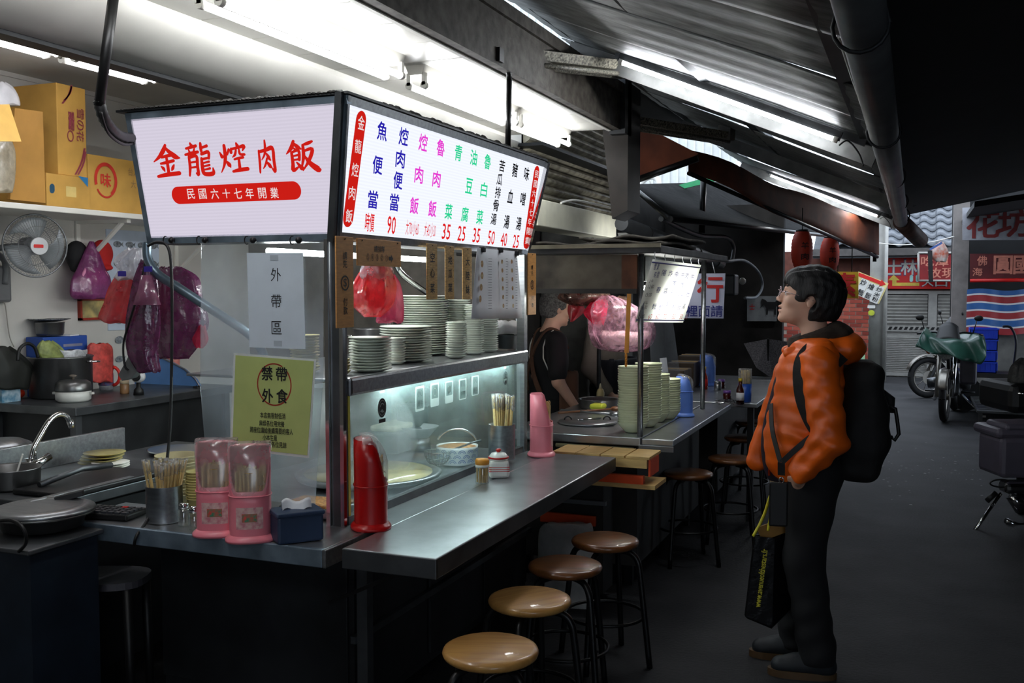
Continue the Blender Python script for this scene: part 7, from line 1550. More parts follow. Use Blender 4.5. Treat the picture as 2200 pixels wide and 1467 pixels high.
def motorcycle(label, loc, rz, covered):
    t = T('motorcycle', label, 'motorcycle', loc, rz, 'parked motorcycles'); Mw = world_of(t)
    def W_(v): return Mw @ Vector(v)
    wheel(t, Mw, 0, .29, .085); wheel(t, Mw, -1.25, .28, .1)
    for s in (-1, 1): MB().cyl(W_((0, .085 * s, .29)), W_((-.27, .085 * s, .86)), .024, .028, 12).obj('fork_tube', CHROME if s > 0 else RIM, t)
    mb = MB(); mb.grid(lambda u, v: W_((.31 * math.cos(math.radians(20 + 120 * u)), (v - .5) * .11 * (1 - .2 * abs(u - .5)), .29 + .325 * math.sin(math.radians(20 + 120 * u)))), 12, 4); mb.obj('front_fender', RIM, t, solid=.005)
    mb = MB(); mb.cyl(W_((-.13, 0, .84)), W_((-.02, 0, .82)), .075, .1, 20); hl = mb.obj('headlight', CHROME, t)
    MB().sphere(W_((-.02, 0, .82)), .094, 18, 8, (.35, 1, 1), Mw.to_3x3()).obj('lens', M('headlight_lens', (206, 206, 200), .12, .3, scale=30, col2=(120, 120, 118)), hl)
    for s in (-1, 1):
        MB().sphere(W_((-.08, .19 * s, .82)), .045, 14, 8, (.7, 1, .9)).obj('indicator', ORL, t); MB().cyl(W_((-.12, .08 * s, .82)), W_((-.08, .17 * s, .82)), .01, n=8).obj('indicator_stalk', BLACKM, t)
        MB().tube(spline([W_((-.28, 0, .98)), W_((-.3, .15 * s, 1.03)), W_((-.42, .36 * s, 1.0))], 5), .013, 8).obj('handlebar', BLACKM, t)
        MB().tube([W_((-.33, .26 * s, 1.02)), W_((-.3, .3 * s, 1.17))], .006, 6).obj('mirror_stem', BLACKM, t); MB().sphere(W_((-.3, .32 * s, 1.2)), .05, 12, 8, (.3, 1, .7), Mw.to_3x3()).obj('mirror', BLACKP, t)
    mb = MB(); mb.grid(lambda u, v: W_((-.16 - .16 * v, (u - .5) * (.30 - .1 * v), .95 + .2 * v - .05 * (2 * u - 1) ** 2)), 8, 5); mb.obj('windscreen', BLACKP, t, solid=.006)
    MB().bbox(W_((-.62, 0, .80)) - Vector((.2, .13, .12)), W_((-.62, 0, .80)) + Vector((.2, .13, .12)), .06, Mw.to_3x3()).obj('fuel_tank', BODYG, t)
    MB().bbox(W_((-1.1, 0, .80)) - Vector((.38, .12, .05)), W_((-1.1, 0, .80)) + Vector((.38, .12, .05)), .04, Mw.to_3x3()).obj('seat', BLACKP, t)
    MB().bbox(W_((-.58, 0, .42)) - Vector((.18, .13, .16)), W_((-.58, 0, .42)) + Vector((.18, .13, .16)), .05, Mw.to_3x3()).obj('engine', ENG, t)
    for s in (-1, 1): MB().cyl(W_((-.5, .1 * s, .42)), W_((-.5, .24 * s, .40)), .07, .06, 14).obj('cylinder_head', ENG, t); MB().cyl(W_((-.6, .1 * s, .3)), W_((-.6, .28 * s, .3)), .012, n=8).obj('foot_peg', BLACKM, t)
    MB().tube([W_((-.4, -.1, .35)), W_((-.6, -.17, .2)), W_((-1.3, -.18, .3)), W_((-1.55, -.18, .36))], [.02, .022, .04, .045], 10).obj('exhaust', CHROME, t)
    for a, b in (((-.28, 0, .9), (-.9, 0, .72)), ((-.3, 0, .82), (-.55, 0, .3)), ((-.9, 0, .72), (-1.25, .1, .28)), ((-.9, 0, .72), (-1.25, -.1, .28)), ((-.55, 0, .3), (-1.25, 0, .28))): MB().cyl(W_(a), W_(b), .022, n=8).obj('frame_tube', BLACKM, t)
    MB().cyl(W_((-.72, .13, .26)), W_((-.66, .36, .015)), .013, n=8).obj('kickstand', CHROME, t); MB().cbox(W_((-.66, .365, .012)), (.07, .05, .02)).obj('stand_foot', RIM, t)
    MB().bbox(W_((-1.62, 0, .68)) - Vector((.12, .11, .1)), W_((-1.62, 0, .68)) + Vector((.12, .11, .1)), .03, Mw.to_3x3()).obj('tail_box', BLACKP, t)
    MB().bbox(W_((-.34, .22, .58)) - Vector((.07, .09, .16)), W_((-.34, .22, .58)) + Vector((.07, .09, .16)), .03, Mw.to_3x3()).obj('leg_guard_box', M('guard_grey', (60, 58, 66), .5), t)
    if covered:
        c = T('bike_cover', 'dark green shiny plastic cover over the motorcycle handlebars', 'cover', W_((-.3, 0, 1.0)), rz); Cw = world_of(c)
        e0 = spline([U(x, y, Y=fb_.y - .12) for x, y in ((1967, 745), (1990, 754), (2020, 762), (2050, 766), (2080, 776), (2104, 783), (2118, 766))], 6)
        e1 = spline([U(x, y, Y=fb_.y + .02) for x, y in ((1983, 710), (1998, 726), (2020, 731), (2050, 734), (2080, 731), (2105, 724), (2119, 737))], 6)
        e2 = spline([U(x, y, Y=fb_.y + .50) for x, y in ((1988, 705), (2010, 714), (2030, 718), (2055, 718), (2080, 716), (2100, 714), (2114, 724))], 6)
        def cf(u, v):
            i = min(int(u * 36 + .5), 36); p = e0[i].lerp(e1[i], v * 2) if v < .5 else e1[i].lerp(e2[i], v * 2 - 1)
            return p + Vector((0, -.05 * math.sin(u * 14 + v * 6) * (1 - v), .012 * math.sin(u * 19 + v * 8)))
        MB().grid(cf, 36, 16).obj('sheet', M('cover_green', (40, 78, 66), .28, var=.15, scale=6, bump=.4, bscale=9), c, solid=.004)
    return t
fb_ = U(2028, 906, Z=0); motorcycle('motorcycle facing the viewer with a round headlight in the lane', (fb_.x, fb_.y, 0), math.atan2(-1, -.12), True)
fb_ = U(1962, 800, Z=0); motorcycle('second motorcycle half hidden behind the covered one', (fb_.x + .2, 15.2, 0), math.atan2(-.45, -1), False)
# scooter cut by the right picture edge: grey rear box, chrome stand and engine
sp_ = U(2092, 1140, Z=0); t = T('delivery_scooter', 'scooter cut by the right picture edge with a grey rear box', 'scooter', (sp_.x + .35, sp_.y + .1, 0))
g0 = U(2150, 1030, d=6.6); GB = M('box_greyviolet', (84, 80, 92), .45, var=.06)
def sw(px, py, d=6.6): return U(px, py, d=d)
mb = MB(); c0, c1 = sw(2150, 1025), sw(2144, 935); R3 = Matrix((RIGHT, _fwd0, UP)).transposed()
def rb(mb, lo, hi, b=.02): cc = (Vector(lo) + Vector(hi)) / 2; h = (Vector(hi) - Vector(lo)) / 2; return mb.bbox(cc - h, cc + h, b, R3)
w0 = c0 + RIGHT * .0; s_ = R3
def local_box(a, size, b):
    """box whose lower near left corner stands at a, turned to the lane"""
    mb = MB(); h = Vector(size) / 2; cc = a + RIGHT * h.x + _fwd0 * h.y + UP * h.z; return mb.bbox(cc - h, cc + h, b, R3)
local_box(sw(2150, 1028), (.36, .34, .27), .03).obj('rear_box', GB, t); local_box(sw(2144, 944), (.40, .38, .07), .03).obj('box_lid', GB, t); local_box(sw(2162, 928) , (.34, .3, .05), .025).obj('lid_top', GB, t)
MB().cyl(sw(2150, 1060), sw(2092, 1142, 6.45), .011, n=10).obj('stand_leg', CHROME, t); MB().beam(sw(2080, 1141, 6.45), sw(2097, 1145, 6.45), .03, .014).obj('stand_foot', STEEL, t)
mb = MB(); mb.bbox(sw(2180, 1045) - Vector((.09, .07, .04)), sw(2180, 1045) + Vector((.12, .07, .04)), .03, R3); mb.obj('engine_cover', CHROME, t)
MB().cyl(sw(2172, 1062), sw(2196, 1092), .04, .05, 16).obj('damper', CHROME, t); MB().cyl(sw(2140, 1058), sw(2120, 1076), .018, n=10).obj('foot_rest', BLACKP, t); MB().tube(arc(sw(2150, 1038), RIGHT * .07, UP * .025, 0, 360, 16), .006, 6, False).obj('cable_loop', BLACKP, t)
MB().tube([sw(2160, 1118), sw(2185, 1128), sw(2230, 1130)], .018, 8).obj('exhaust', CHROME, t)
local_box(sw(2172, 890), (.4, .5, .2), .05).obj('seat_block', BLACKP, t); MB().cyl(sw(2186, 845), sw(2240, 848), .01, n=8).obj('grab_rail', CHROME, t); MB().cyl(sw(2190, 900, 6.9), sw(2196, 1130, 6.9), .03, n=10).obj('frame_tube', BLACKM, t)
mb = MB(); wc = sw(2196, 1060, 6.85) + RIGHT * .3; wc.z = .25; mb.tube([wc + (RIGHT * math.cos(a) + UP * math.sin(a)) * .2 for a in [2 * math.pi * k / 28 for k in range(29)]], .05, 10, False); mb.obj('rear_wheel', TYRE, t)
bag_loft([(770, 2192, 2230), (790, 2178, 2240), (830, 2172, 2240), (870, 2172, 2240), (885, 2180, 2240)], .6, d=6.75, amp=.16, folds=9).obj('crumpled_cover', M('cover_dark', (36, 38, 36), .6, var=.4, scale=30, bump=.6), t)

# the rest of the scooter, mostly beyond the picture edge
bz = sw(2196, 1060, 6.85); bz.z = 0
def sx(a, z, o=0.0): return bz + RIGHT * a + _fwd0 * o + UP * z
MB().prism([sx(.0, .42, -.14), sx(.75, .40, -.14), sx(.85, .30, -.14), sx(.25, .22, -.14), sx(.02, .28, -.14)], _fwd0 * .28).obj('body_shell', BODYG, t)
MB().prism([sx(.75, .20, -.14), sx(1.15, .20, -.14), sx(1.25, .80, -.14), sx(1.15, .85, -.14), sx(1.02, .30, -.14), sx(.75, .26, -.14)], _fwd0 * .28).obj('leg_shield', BODYG, t)
MB().beam(sx(.05, .24, .06), sx(.32, .2, .06), .04, .06).obj('swing_arm', ENG, t)
mb = MB(); mb.tube([sx(1.38 + .2 * math.cos(a), .22 + .2 * math.sin(a)) for a in [2 * math.pi * k / 28 for k in range(29)]], .045, 10, False); mb.obj('front_wheel', TYRE, t)
MB().cyl(sx(1.38, .22), sx(1.15, .85), .025, n=8).obj('fork', CHROME, t); MB().cyl(sx(1.08, .98, -.3), sx(1.08, .98, .3), .014, n=8).obj('handlebar', BLACKM, t); MB().cyl(sx(1.15, .82), sx(1.08, .98), .02, n=8).obj('stem', BLACKM, t)
# ---------------------------------------------------------------- people
SKIN = M('skin', (214, 170, 146), .5, var=.04, scale=8, sss=.1); HAIR = M('hair_black', (11, 10, 11), .62, var=.3, scale=40, stretch=(4, 4, 1), bump=.4, bscale=60)
def rotY(p, a):
    c, s = math.cos(a), math.sin(a); x, z = p[..., 0], p[..., 2]
    return np.stack([c * x + s * z, p[..., 1], -s * x + c * z], -1)
def head_sdf(h):
    d = sd_ell(h, (-.018, 0, .032), (.098, .077, .094))
    d = smin(d, sd_ell(h, (.030, 0, -.028), (.060, .058, .082)), .035)
    d = smin(d, sd_ell(h, (.040, 0, -.078), (.043, .042, .032)), .03)
    d = smin(d, sd_ell(h, (.074, 0, -.104), (.017, .018, .015)), .02)
    d = smin(d, sd_ell(h, (.066, 0, .022), (.026, .05, .012)), .02)
    for s in (-1, 1):
        d = smin(d, sd_ell(h, (.062, .042 * s, -.03), (.02, .018, .018)), .02)
        d = smax(d, -sd_ell(h, (.101, .031 * s, .002), (.02, .019, .012)), .014)
        d = smin(d, sd_ell(h, (.0795, .031 * s, .0), (.010, .015, .008)), .006)
        d = smin(d, sd_ell(h, (-.012, .076 * s, -.012), (.016, .008, .027)), .008)
    d = smin(d, sd_cap(h, (.088, 0, .006), (.108, 0, -.030), .007, .010), .010)
    for s in (-1, 1): d = smin(d, sd_ell(h, (.099, .010 * s, -.035), (.010, .008, .007)), .006)
    d = smin(d, sd_ell(h, (.091, 0, -.058), (.010, .021, .0062)), .006)
    d = smax(d, -sd_ell(h, (.102, 0, -.0665), (.02, .018, .0028)), .003)
    d = smin(d, sd_ell(h, (.087, 0, -.0755), (.010, .018, .0066)), .006)
    return d
def hand_sdf(p, wrist, palm_dir, curl, right, r=.0085):
    """palm, four fingers of unequal length and a thumb; right is the thumb side"""
    w, a, c, t = (np.array(v, float) for v in (wrist, palm_dir, curl, right))
    d = sd_cap(p, w, w + a * .07, .026, .03)
    d = smin(d, sd_cap(p, w + a * .04 - t * .02, w + a * .075 + t * .02, .018, .018), .02)
    for k, ln in enumerate((.055, .068, .074, .066)):
        k0 = w + a * .085 + t * (-.03 + .02 * k); k1 = k0 + (a * .75 + c * .5) * ln * .5; k2 = k1 + (a * .1 + c * 1.0) * ln * .55; k3 = k2 + (c * .7 - a * .6) * ln * .35
        for q0, q1 in ((k0 - a * .02, k1), (k1, k2), (k2, k3)): d = smin(d, sd_cap(p, q0, q1, r, r * .92), .005)
    t0 = w + a * .03 + t * .025; t1 = t0 + (t * .7 + a * .6 + c * .3) * .035; t2 = t1 + (a * .7 + c * .7) * .032
    for q0, q1 in ((t0, t1), (t1, t2)): d = smin(d, sd_cap(p, q0, q1, r * 1.2, r), .008)
    return d

# ---- customer in the orange jacket
pa = T('person', 'customer in orange jacket and black backpack looking up at the menu', 'person', (-.40, 4.19, 0), math.atan2(-.17, -.985))
HC, HT = np.array((.012, 0, 1.524)), -.25         # head centre, head thrown back
def to_head(p): return rotY(p - HC, -HT)
def body_a(p):
    d = head_sdf(to_head(p))
    d = smin(d, sd_cap(p, (-.005, 0, 1.45), (-.045, 0, 1.30), .052, .058), .035)
    d = smin(d, sd_ell(p, (-.02, 0, 1.12), (.095, .15, .24)), .05)
    d = smin(d, sd_ell(p, (-.01, 0, .88), (.09, .14, .14)), .05)
    for s in (1, -1):
        d = smin(d, sd_cap(p, (-.04, .15 * s, 1.28), (-.06, .22 * s, .98), .045, .038), .03)
    d = smin(d, sd_cap(p, (-.06, .22, .98), (.045, .185, .82), .036, .026), .02)
    d = smin(d, sd_cap(p, (-.06, -.22, .98), (.10, -.11, .82), .036, .026), .02)
    d = smin(d, hand_sdf(p, (.045, .180, .82), (-.15, -.78, -.6), (.0, -.8, -.2), (.8, 0, .5)), .012)
    d = smin(d, hand_sdf(p, (.10, -.11, .82), (.1, .15, -.95), (-.2, .6, .2), (.8, 0, .3)), .012)
    for (h, k, a) in (((0, .08, .85), (.035, .085, .48), (-.045, .09, .08)), ((.0, -.08, .85), (.06, -.08, .48), (.03, -.09, .08))):
        d = smin(d, sd_cap(p, h, k, .075, .05), .03); d = smin(d, sd_cap(p, k, a, .048, .034), .02); d = smin(d, sd_cap(p, a, (a[0] + .09, a[1], .045), .034, .03), .02)
    return d
zs_ = np.concatenate([np.arange(-.01, 1.36, .012), np.arange(1.36, 1.69, .0042)])
solid_obj('body', body_a, (-.20, -.32, 0), (.26, .32, 1.7), .0058, SKIN, pa, 1, zs_)
def hpt(v): # head point to the person's frame
    c, s = math.cos(-HT), math.sin(-HT); x, y, z = v
    return Vector((HC[0] + c * x - s * z, y, HC[2] + s * x + c * z))
Wa = world_of(pa)
def hair_a(p):
    h = to_head(p)
    d = sd_ell(h, (-.026, 0, .030), (.122, .098, .112))
    d = smin(d, sd_ell(h, (-.062, 0, -.035), (.072, .080, .072)), .04)
    d = smin(d, sd_ell(h, (.055, 0, .062), (.050, .066, .045)), .03)
    face = np.maximum(np.maximum(-(h[..., 0] - .052), h[..., 2] - (.030 + .012 * np.sin(h[..., 1] * 70))), -1)
    d = smax(d, -face, .008)
    low = np.maximum(-(h[..., 0] + .018), h[..., 2] + .020)
    d = smax(d, -low, .012)
    ear = sd_ell(h, (-.012, .09, -.02), (.026, .03, .034)); ear2 = sd_ell(h, (-.012, -.09, -.02), (.026, .03, .034))
    d = smax(smax(d, -ear, .006), -ear2, .006)
    nape = h[..., 2] + .088 - .25 * np.maximum(0, -(h[..., 0] + .03))
    d = smax(d, -nape, .012)
    return d + .0018 * np.sin(h[..., 1] * 210 + 3 * np.sin(h[..., 2] * 40)) + .0012 * np.sin(h[..., 0] * 160 + h[..., 1] * 190)
solid_obj('hair', hair_a, (-.17, -.13, 1.38), (.16, .13, 1.70), .0045, HAIR, pa, 1)
EYEW, IRIS = M('eye_white', (226, 222, 218), .2, var=0), M('iris', (26, 18, 14), .15, var=0)
for s in (-1, 1):
    e = MB().sphere(Wa @ hpt((.0805, .031 * s, -.0005)), .0105, 12, 8).obj('eye', EYEW, pa); MB().sphere(Wa @ hpt((.0885, .031 * s, .0015)), .0048, 10, 6).obj('iris', IRIS, e)
    MB().tube([Wa @ hpt((.0925 - .0035 * abs(q) ** 2, (.031 + .0125 * q) * s, .0035 + .0035 * (1 - q * q))) for q in (-1, -.5, 0, .5, 1)], .0013, 5).obj('eyelash', HAIR, e)
    mb = MB(); mb.tube([Wa @ hpt((.089 + .004 * math.cos(k), (.014 + .034 * k / 5) * s, .026 + .004 * math.sin(k / 5 * 3.1))) for k in range(6)], .0022, 5); mb.obj('eyebrow', HAIR, pa)
LIP = M('lips', (176, 92, 84), .4, var=.05)
for z_, x_, r_ in ((-.0600, .0975, .0042), (-.0745, .0935, .0048)): mb = MB(); mb.tube([Wa @ hpt((x_ - .0009 * k * k, .0044 * k, z_ + .0004 * abs(k))) for k in range(-4, 5)], [r_ * (1 - .16 * abs(k)) for k in range(-4, 5)], 6); mb.obj('lip', LIP, pa)
mb = MB(); mb.tube([Wa @ hpt((.0925 - abs(k) * .0016, .0042 * k, -.0668)) for k in range(-4, 5)], .003, 5); mb.obj('mouth', M('mouth', (70, 28, 28), .5), pa)
gl_ = T('glasses', 'round thin-framed glasses worn by the customer', 'glasses', Wa @ hpt((.1, 0, 0))); gl_.parent = None
del gl_['category']; gl_.parent = pa; gl_.location = (0, 0, 0); gl_.name = 'glasses_frame'
GF = M('glass_frame', (196, 176, 180), .25, .7); 
for s in (-1, 1):
    MB().tube([Wa @ hpt((.112 - .004 * abs(math.cos(a)), .033 * s + .025 * math.cos(a), -.001 + .022 * math.sin(a))) for a in [2 * math.pi * k / 22 for k in range(23)]], .0013, 6, False).obj('rim', GF, gl_)
    mb = MB(); mb.add([Wa @ hpt((.1105, .033 * s + .024 * math.cos(a), -.001 + .021 * math.sin(a))) for a in [2 * math.pi * k / 18 for k in range(18)]], [tuple(range(18))]); mb.obj('lens', pane_mat('spectacle', (220, 225, 235), .06, .14, .02, 5, .02), gl_)
    MB().tube([Wa @ hpt((.108, .058 * s, .002)), Wa @ hpt((.05, .078 * s, .002)), Wa @ hpt((-.02, .082 * s, -.004))], .0014, 5).obj('temple', GF, gl_)
MB().tube([Wa @ hpt((.112, -.008, .003)), Wa @ hpt((.116, 0, .006)), Wa @ hpt((.112, .008, .003))], .0013, 5).obj('bridge', GF, gl_)
ORJ = M('jacket_orange', (238, 104, 20), .42, var=.10, scale=6, bump=.35, bscale=16, spec=.5)
def wr(p, k=1.0): return .0045 * k * cloth_noise(p, 26, 1.3) + .0035 * k * np.sin(p[..., 2] * 95 + 2.2 * np.sin(p[..., 0] * 17 + p[..., 1] * 13)) * np.clip(1.3 - np.abs(p[..., 0] + .03) * 4, .3, 1)
def jacket(p):
    d = sd_ell(p, (-.005, 0, 1.17), (.138, .190, .215))
    d = smin(d, sd_ell(p, (.03, 0, .95), (.150, .195, .22)), .06)
    d = smin(d, sd_cap(p, (-.035, -.13, 1.295), (-.035, .13, 1.295), .068, .068), .05)
    d = smin(d, sd_cap(p, (.09, -.12, 1.22), (.198, -.09, .84), .04, .045), .04)
    d = smax(d, -(p[..., 2] - (.785 + .10 * np.clip(-p[..., 0] - .02, 0, .2))), .012)
    nx = sd_box(p, (.235, -.015, .90), (.085, .042, .27), .02)
    d = smax(d, -nx, .012)
    neck = sd_cap(p, (.01, 0, 1.48), (.02, 0, 1.28), .085, .05); d = smax(d, -neck, .02)
    return d + wr(p)
solid_obj('jacket', jacket, (-.22, -.25, .75), (.30, .25, 1.42), .008, ORJ, pa, 1)
def sleeves(p):
    d = sd_cap(p, (-.025, .160, 1.270), (-.062, .225, .975), .074, .066)
    d = smin(d, sd_cap(p, (-.062, .225, .975), (.052, .195, .835), .066, .05), .03)
    d = smin(d, sd_cap(p, (-.035, -.165, 1.275), (-.06, -.235, .99), .074, .066), .0001)
    d = smin(d, sd_cap(p, (-.06, -.235, .99), (.09, -.12, .83), .06, .046), .03)
    n1 = (p - np.array((.052, .195, .835))) @ np.array((.62, -.16, -.77)); d = smax(d, n1 - .012, .01)
    return d + .006 * np.sin(p[..., 2] * 62 + p[..., 0] * 48 + 1.4 * np.sin(p[..., 0] * 30)) * np.clip((1.3 - p[..., 2]) * 3, .15, 1) + wr(p, .7)
solid_obj('sleeve', sleeves, (-.24, -.33, .72), (.20, .34, 1.38), .0085, ORJ, pa, 1)
def hood(p):
    d = sd_ell(p, (-.135, 0, 1.325), (.085, .125, .068)); d = smin(d, sd_cap(p, (-.07, .10, 1.33), (.085, .075, 1.305), .036, .022), .03); d = smin(d, sd_cap(p, (-.07, -.10, 1.33), (.085, -.075, 1.305), .036, .022), .03)
    return d + .004 * cloth_noise(p, 30, .4)
solid_obj('hood', hood, (-.25, -.18, 1.22), (.16, .18, 1.43), .008, ORJ, pa, 1)
DKF = M('fleece_dark', (48, 38, 30), .9, var=.2, scale=50, bump=.3, bscale=90)
def collar(p):
    q = p - np.array((-.025, 0, 1.365)); q = rotY(q, -.34); rr = np.sqrt((q[..., 0] / 1.12) ** 2 + (q[..., 1]) ** 2)
    d = np.sqrt((rr - .083) ** 2 + (q[..., 2] * .66) ** 2) - .022
    d = smax(d, sd_cap(p, (.12, 0, 1.5), (.14, 0, 1.2), .03, .03) * -1, .01)
    return smin(d, sd_ell(p, (-.115, 0, 1.385), (.055, .09, .035)), .03) + .002 * cloth_noise(p, 50, 2)
solid_obj('hood_lining', collar, (-.19, -.15, 1.27), (.15, .15, 1.46), .0075, DKF, pa, 1)
def shirt(p):
    d = sd_ell(p, (.06, -.015, 1.08), (.09, .07, .2)); d = smin(d, sd_ell(p, (.09, -.015, .92), (.095, .075, .2)), .05); return smax(d, -(p[..., 2] - .77), .01)
PLD = M('plaid', (44, 26, 52), .8, scale=30, col2=(20, 18, 26))
solid_obj('shirt', shirt, (-.08, -.16, .75), (.24, .16, 1.32), .012, PLD, pa, 1)
MB().tube([Wa @ Vector(v) for v in ((.10, .032, 1.29), (.125, .032, 1.18), (.150, .032, 1.0), (.152, .032, .80))], .005, 6).obj('zip', M('zip_orange', (200, 60, 12), .5), pa)
TRS = M('trousers_black', (13, 14, 17), .85, var=.2, scale=6, bump=.2, bscale=20)
def trousers(p):
    d = sd_ell(p, (-.02, 0, .85), (.125, .165, .13))
    for (h, k, a, ra) in (((-.02, .085, .82), (.015, .09, .48), (-.045, .095, .085), .066), ((0, -.085, .82), (.055, -.085, .48), (.025, -.095, .085), .062)):
        d = smin(d, sd_cap(p, h, k, .105, .078), .04); d = smin(d, sd_cap(p, k, a, .078, ra + .008), .03)
    d = smax(d, -(p[..., 2] - .055), .01); return d + .004 * cloth_noise(p, 22, 3) + .003 * np.sin(p[..., 2] * 60 + p[..., 0] * 30) * (p[..., 2] < .35)
solid_obj('trousers', trousers, (-.2, -.24, .04), (.18, .24, .98), .011, TRS, pa, 1)
SHO, SOL = M('shoe_dark', (26, 31, 36), .6, var=.2, scale=20), M('sole_tan', (84, 62, 36), .6)
for nm, ax_, ay in (('shoe', -.045, .095), ('shoe', .025, -.095)):
    def sf(p, ax_=ax_, ay=ay):
        d = sd_cap(p, (ax_ - .03, ay, .045), (ax_ + .145, ay, .04), .045, .038); d = smin(d, sd_cap(p, (ax_ - .01, ay, .07), (ax_ + .0, ay, .10), .048, .05), .03); d = smin(d, sd_ell(p, (ax_ + .07, ay, .06), (.06, .035, .035)), .02)
        return smax(d, -(p[..., 2] - .022), .005)
    so = solid_obj(nm, sf, (ax_ - .1, ay - .08, .01), (ax_ + .22, ay + .08, .16), .008, SHO, pa, 1)
    mb = MB(); ps = [Wa @ Vector((ax_ + .06 + .135 * math.copysign(abs(math.cos(a)) ** .8, math.cos(a)), ay + .047 * math.sin(a), 0)) for a in [2 * math.pi * k / 24 for k in range(24)]]; mb.prism(ps, (0, 0, .028)); mb.obj('sole', SOL, so)
    for k in range(3): MB().tube([Wa @ Vector((ax_ + .055 + .025 * k, ay - .022, .098 - .012 * k)), Wa @ Vector((ax_ + .06 + .025 * k, ay, .105 - .012 * k)), Wa @ Vector((ax_ + .055 + .025 * k, ay + .022, .098 - .012 * k))], .003, 5).obj('lace', BLACKP, so)
# backpack (a thing worn by the person) with straps
bp_ = T('backpack', 'large black backpack on the customer in orange', 'backpack', Wa @ Vector((-.27, 0, .8)), math.atan2(-.17, -.985))
BKP = M('backpack_black', (12, 12, 13), .75, var=.3, scale=30, bump=.2, bscale=60)
Bi = world_of(bp_).inverted() @ Wa; boff = np.array(Bi.translation)
def pack(p):
    p = p - boff
    d = sd_box(p, (-.205, 0, 1.08), (.075, .14, .195), .06); d = smin(d, sd_ell(p, (-.262, 0, 1.0), (.05, .115, .14)), .05); d = smin(d, sd_box(p, (-.185, 0, .91), (.08, .14, .11), .05), .06)
    return d + .008 * cloth_noise(p, 20, 2)
solid_obj('bag', pack, np.array((-.42, -.2, .72)) + boff, np.array((-.10, .2, 1.36)) + boff, .011, BKP, bp_, 1)
def pp(v): return Wa @ Vector(v)
def band(name, pts, w, parent, mat=BLACKP, out=(0, 1, 0), th=.004):
    ps = spline([Vector(v) for v in pts], 6); mb = MB(); vs = []
    for i, p in enumerate(ps):
        d = (ps[min(i+1, len(ps)-1)] - ps[max(i-1, 0)]).normalized(); o = Vector(out); s = d.cross(o).normalized(); o = s.cross(d).normalized()
        for a, b in ((-1, 0), (1, 0), (1, 1), (-1, 1)): vs.append(Wa @ (p + s * w / 2 * a + o * th * b))
    mb.add(vs, [(4*i + j, 4*i + (j+1) % 4, 4*i + 4 + (j+1) % 4, 4*i + 4 + j) for i in range(len(ps) - 1) for j in range(4)]); return mb.obj(name, mat, parent)
band('shoulder_strap', [(-.12, .13, 1.27), (-.06, .14, 1.318), (.0, .145, 1.335), (.048, .16, 1.27), (.045, .178, 1.15), (.01, .198, 1.05), (-.035, .215, .985)], .045, bp_, BKP, (.5, .8, .2))
band('shoulder_strap', [(-.12, -.13, 1.27), (-.06, -.14, 1.318), (.0, -.145, 1.335), (.048, -.16, 1.27), (.05, -.178, 1.15), (.0, -.2, 1.0)], .045, bp_, BKP, (.5, -.8, .2))
MB().tube([pp(v) for v in ((-.300, .06, 1.10), (-.325, .06, 1.09), (-.335, .06, 1.03), (-.34, .06, .99), (-.325, .06, .965), (-.31, .06, .98))], .008, 6).obj('hanging_loop', BLACKP, bp_); MB().tube([pp(v) for v in ((-.27, .02, 1.15), (-.312, .02, 1.12), (-.308, .02, 1.07))], .02, 8).obj('buckle_flap', BKP, bp_)
# lanyard with phone pouch
ly = T('phone_pouch', 'black phone pouch on a crossed strap hanging at the jacket front', 'pouch', pp((.125, .15, .68)), math.atan2(-.17, -.985))
band('strap', [(.15, .09, 1.10), (.145, .155, 1.0), (.115, .205, .885)], .02, ly, BLACKP, (.6, .8, 0)); band('strap', [(-.03, .215, 1.02), (.045, .218, .955), (.112, .207, .885)], .022, ly, BLACKP, (.3, .95, 0)); band('strap', [(.113, .208, .885), (.112, .206, .835)], .028, ly, BLACKP, (.3, .95, 0))
MB().tube([pp((.112 + .008 * math.cos(a), .208, .815 + .012 * math.sin(a))) for a in [2 * math.pi * k / 14 for k in range(15)]], .003, 6, False).obj('ring', CHROME, ly)
mb = MB(); R4 = Wa.to_3x3(); cc = pp((.122, .205, .72)); mb.bbox(cc - Vector((.036, .008, .088)), cc + Vector((.036, .008, .088)), .007, R4); mb.obj('pouch', BLACKP, ly)
# tote bag
tb = T('tote_bag', 'black shopping tote with yellow lettering and yellow handles held by the customer', 'tote bag', pp((.17, .0, .2)), math.atan2(-.17, -.985))
TOT = M('tote_black', (12, 12, 13), .22, var=.3, scale=10, bump=.25, bscale=25); YLW = M('tote_yellow', (206, 196, 40), .5)
def tp2(px, py, d=4.02): return U(px, py, d=d)
f0 = [tp2(1617, 1150), tp2(1664, 1156), tp2(1658, 1354), tp2(1596, 1328)]; back = _fwd0 * .06 + RIGHT * .105
mb = MB(); f1 = [p + back for p in f0]; f1[2] = f1[2] + UP * .07; f1[3] = f1[3] + UP * .04
mb.add(f0 + f1, [(3, 2, 1, 0), (4, 5, 6, 7), (1, 2, 6, 5), (0, 4, 7, 3), (2, 3, 7, 6)]); mb.obj('bag', TOT, tb, bevel=.012, solid=.003)
mb = MB(); mb.add([p + UP * -.025 for p in (f0[0], f0[1], f1[1], f1[0])], [(0, 1, 2, 3)]); mb.obj('papers', CARDD, tb)
MB().beam(f0[0] + UP * .0 + back * .3, f0[1] + back * .6 + UP * .05, .006, .06).obj('wooden_item', M('item_wood', (150, 110, 50), .6), tb)
nb_ = (f0[2] - f0[3]).cross(f0[0] - f0[3]).normalized(); nb_ = nb_ if nb_.dot(FWD) < 0 else -nb_
ud = (tp2(1647, 1205) - tp2(1633, 1312)).normalized(); cdir = (tp2(1640, 1210) + tp2(1634, 1318)) / 2
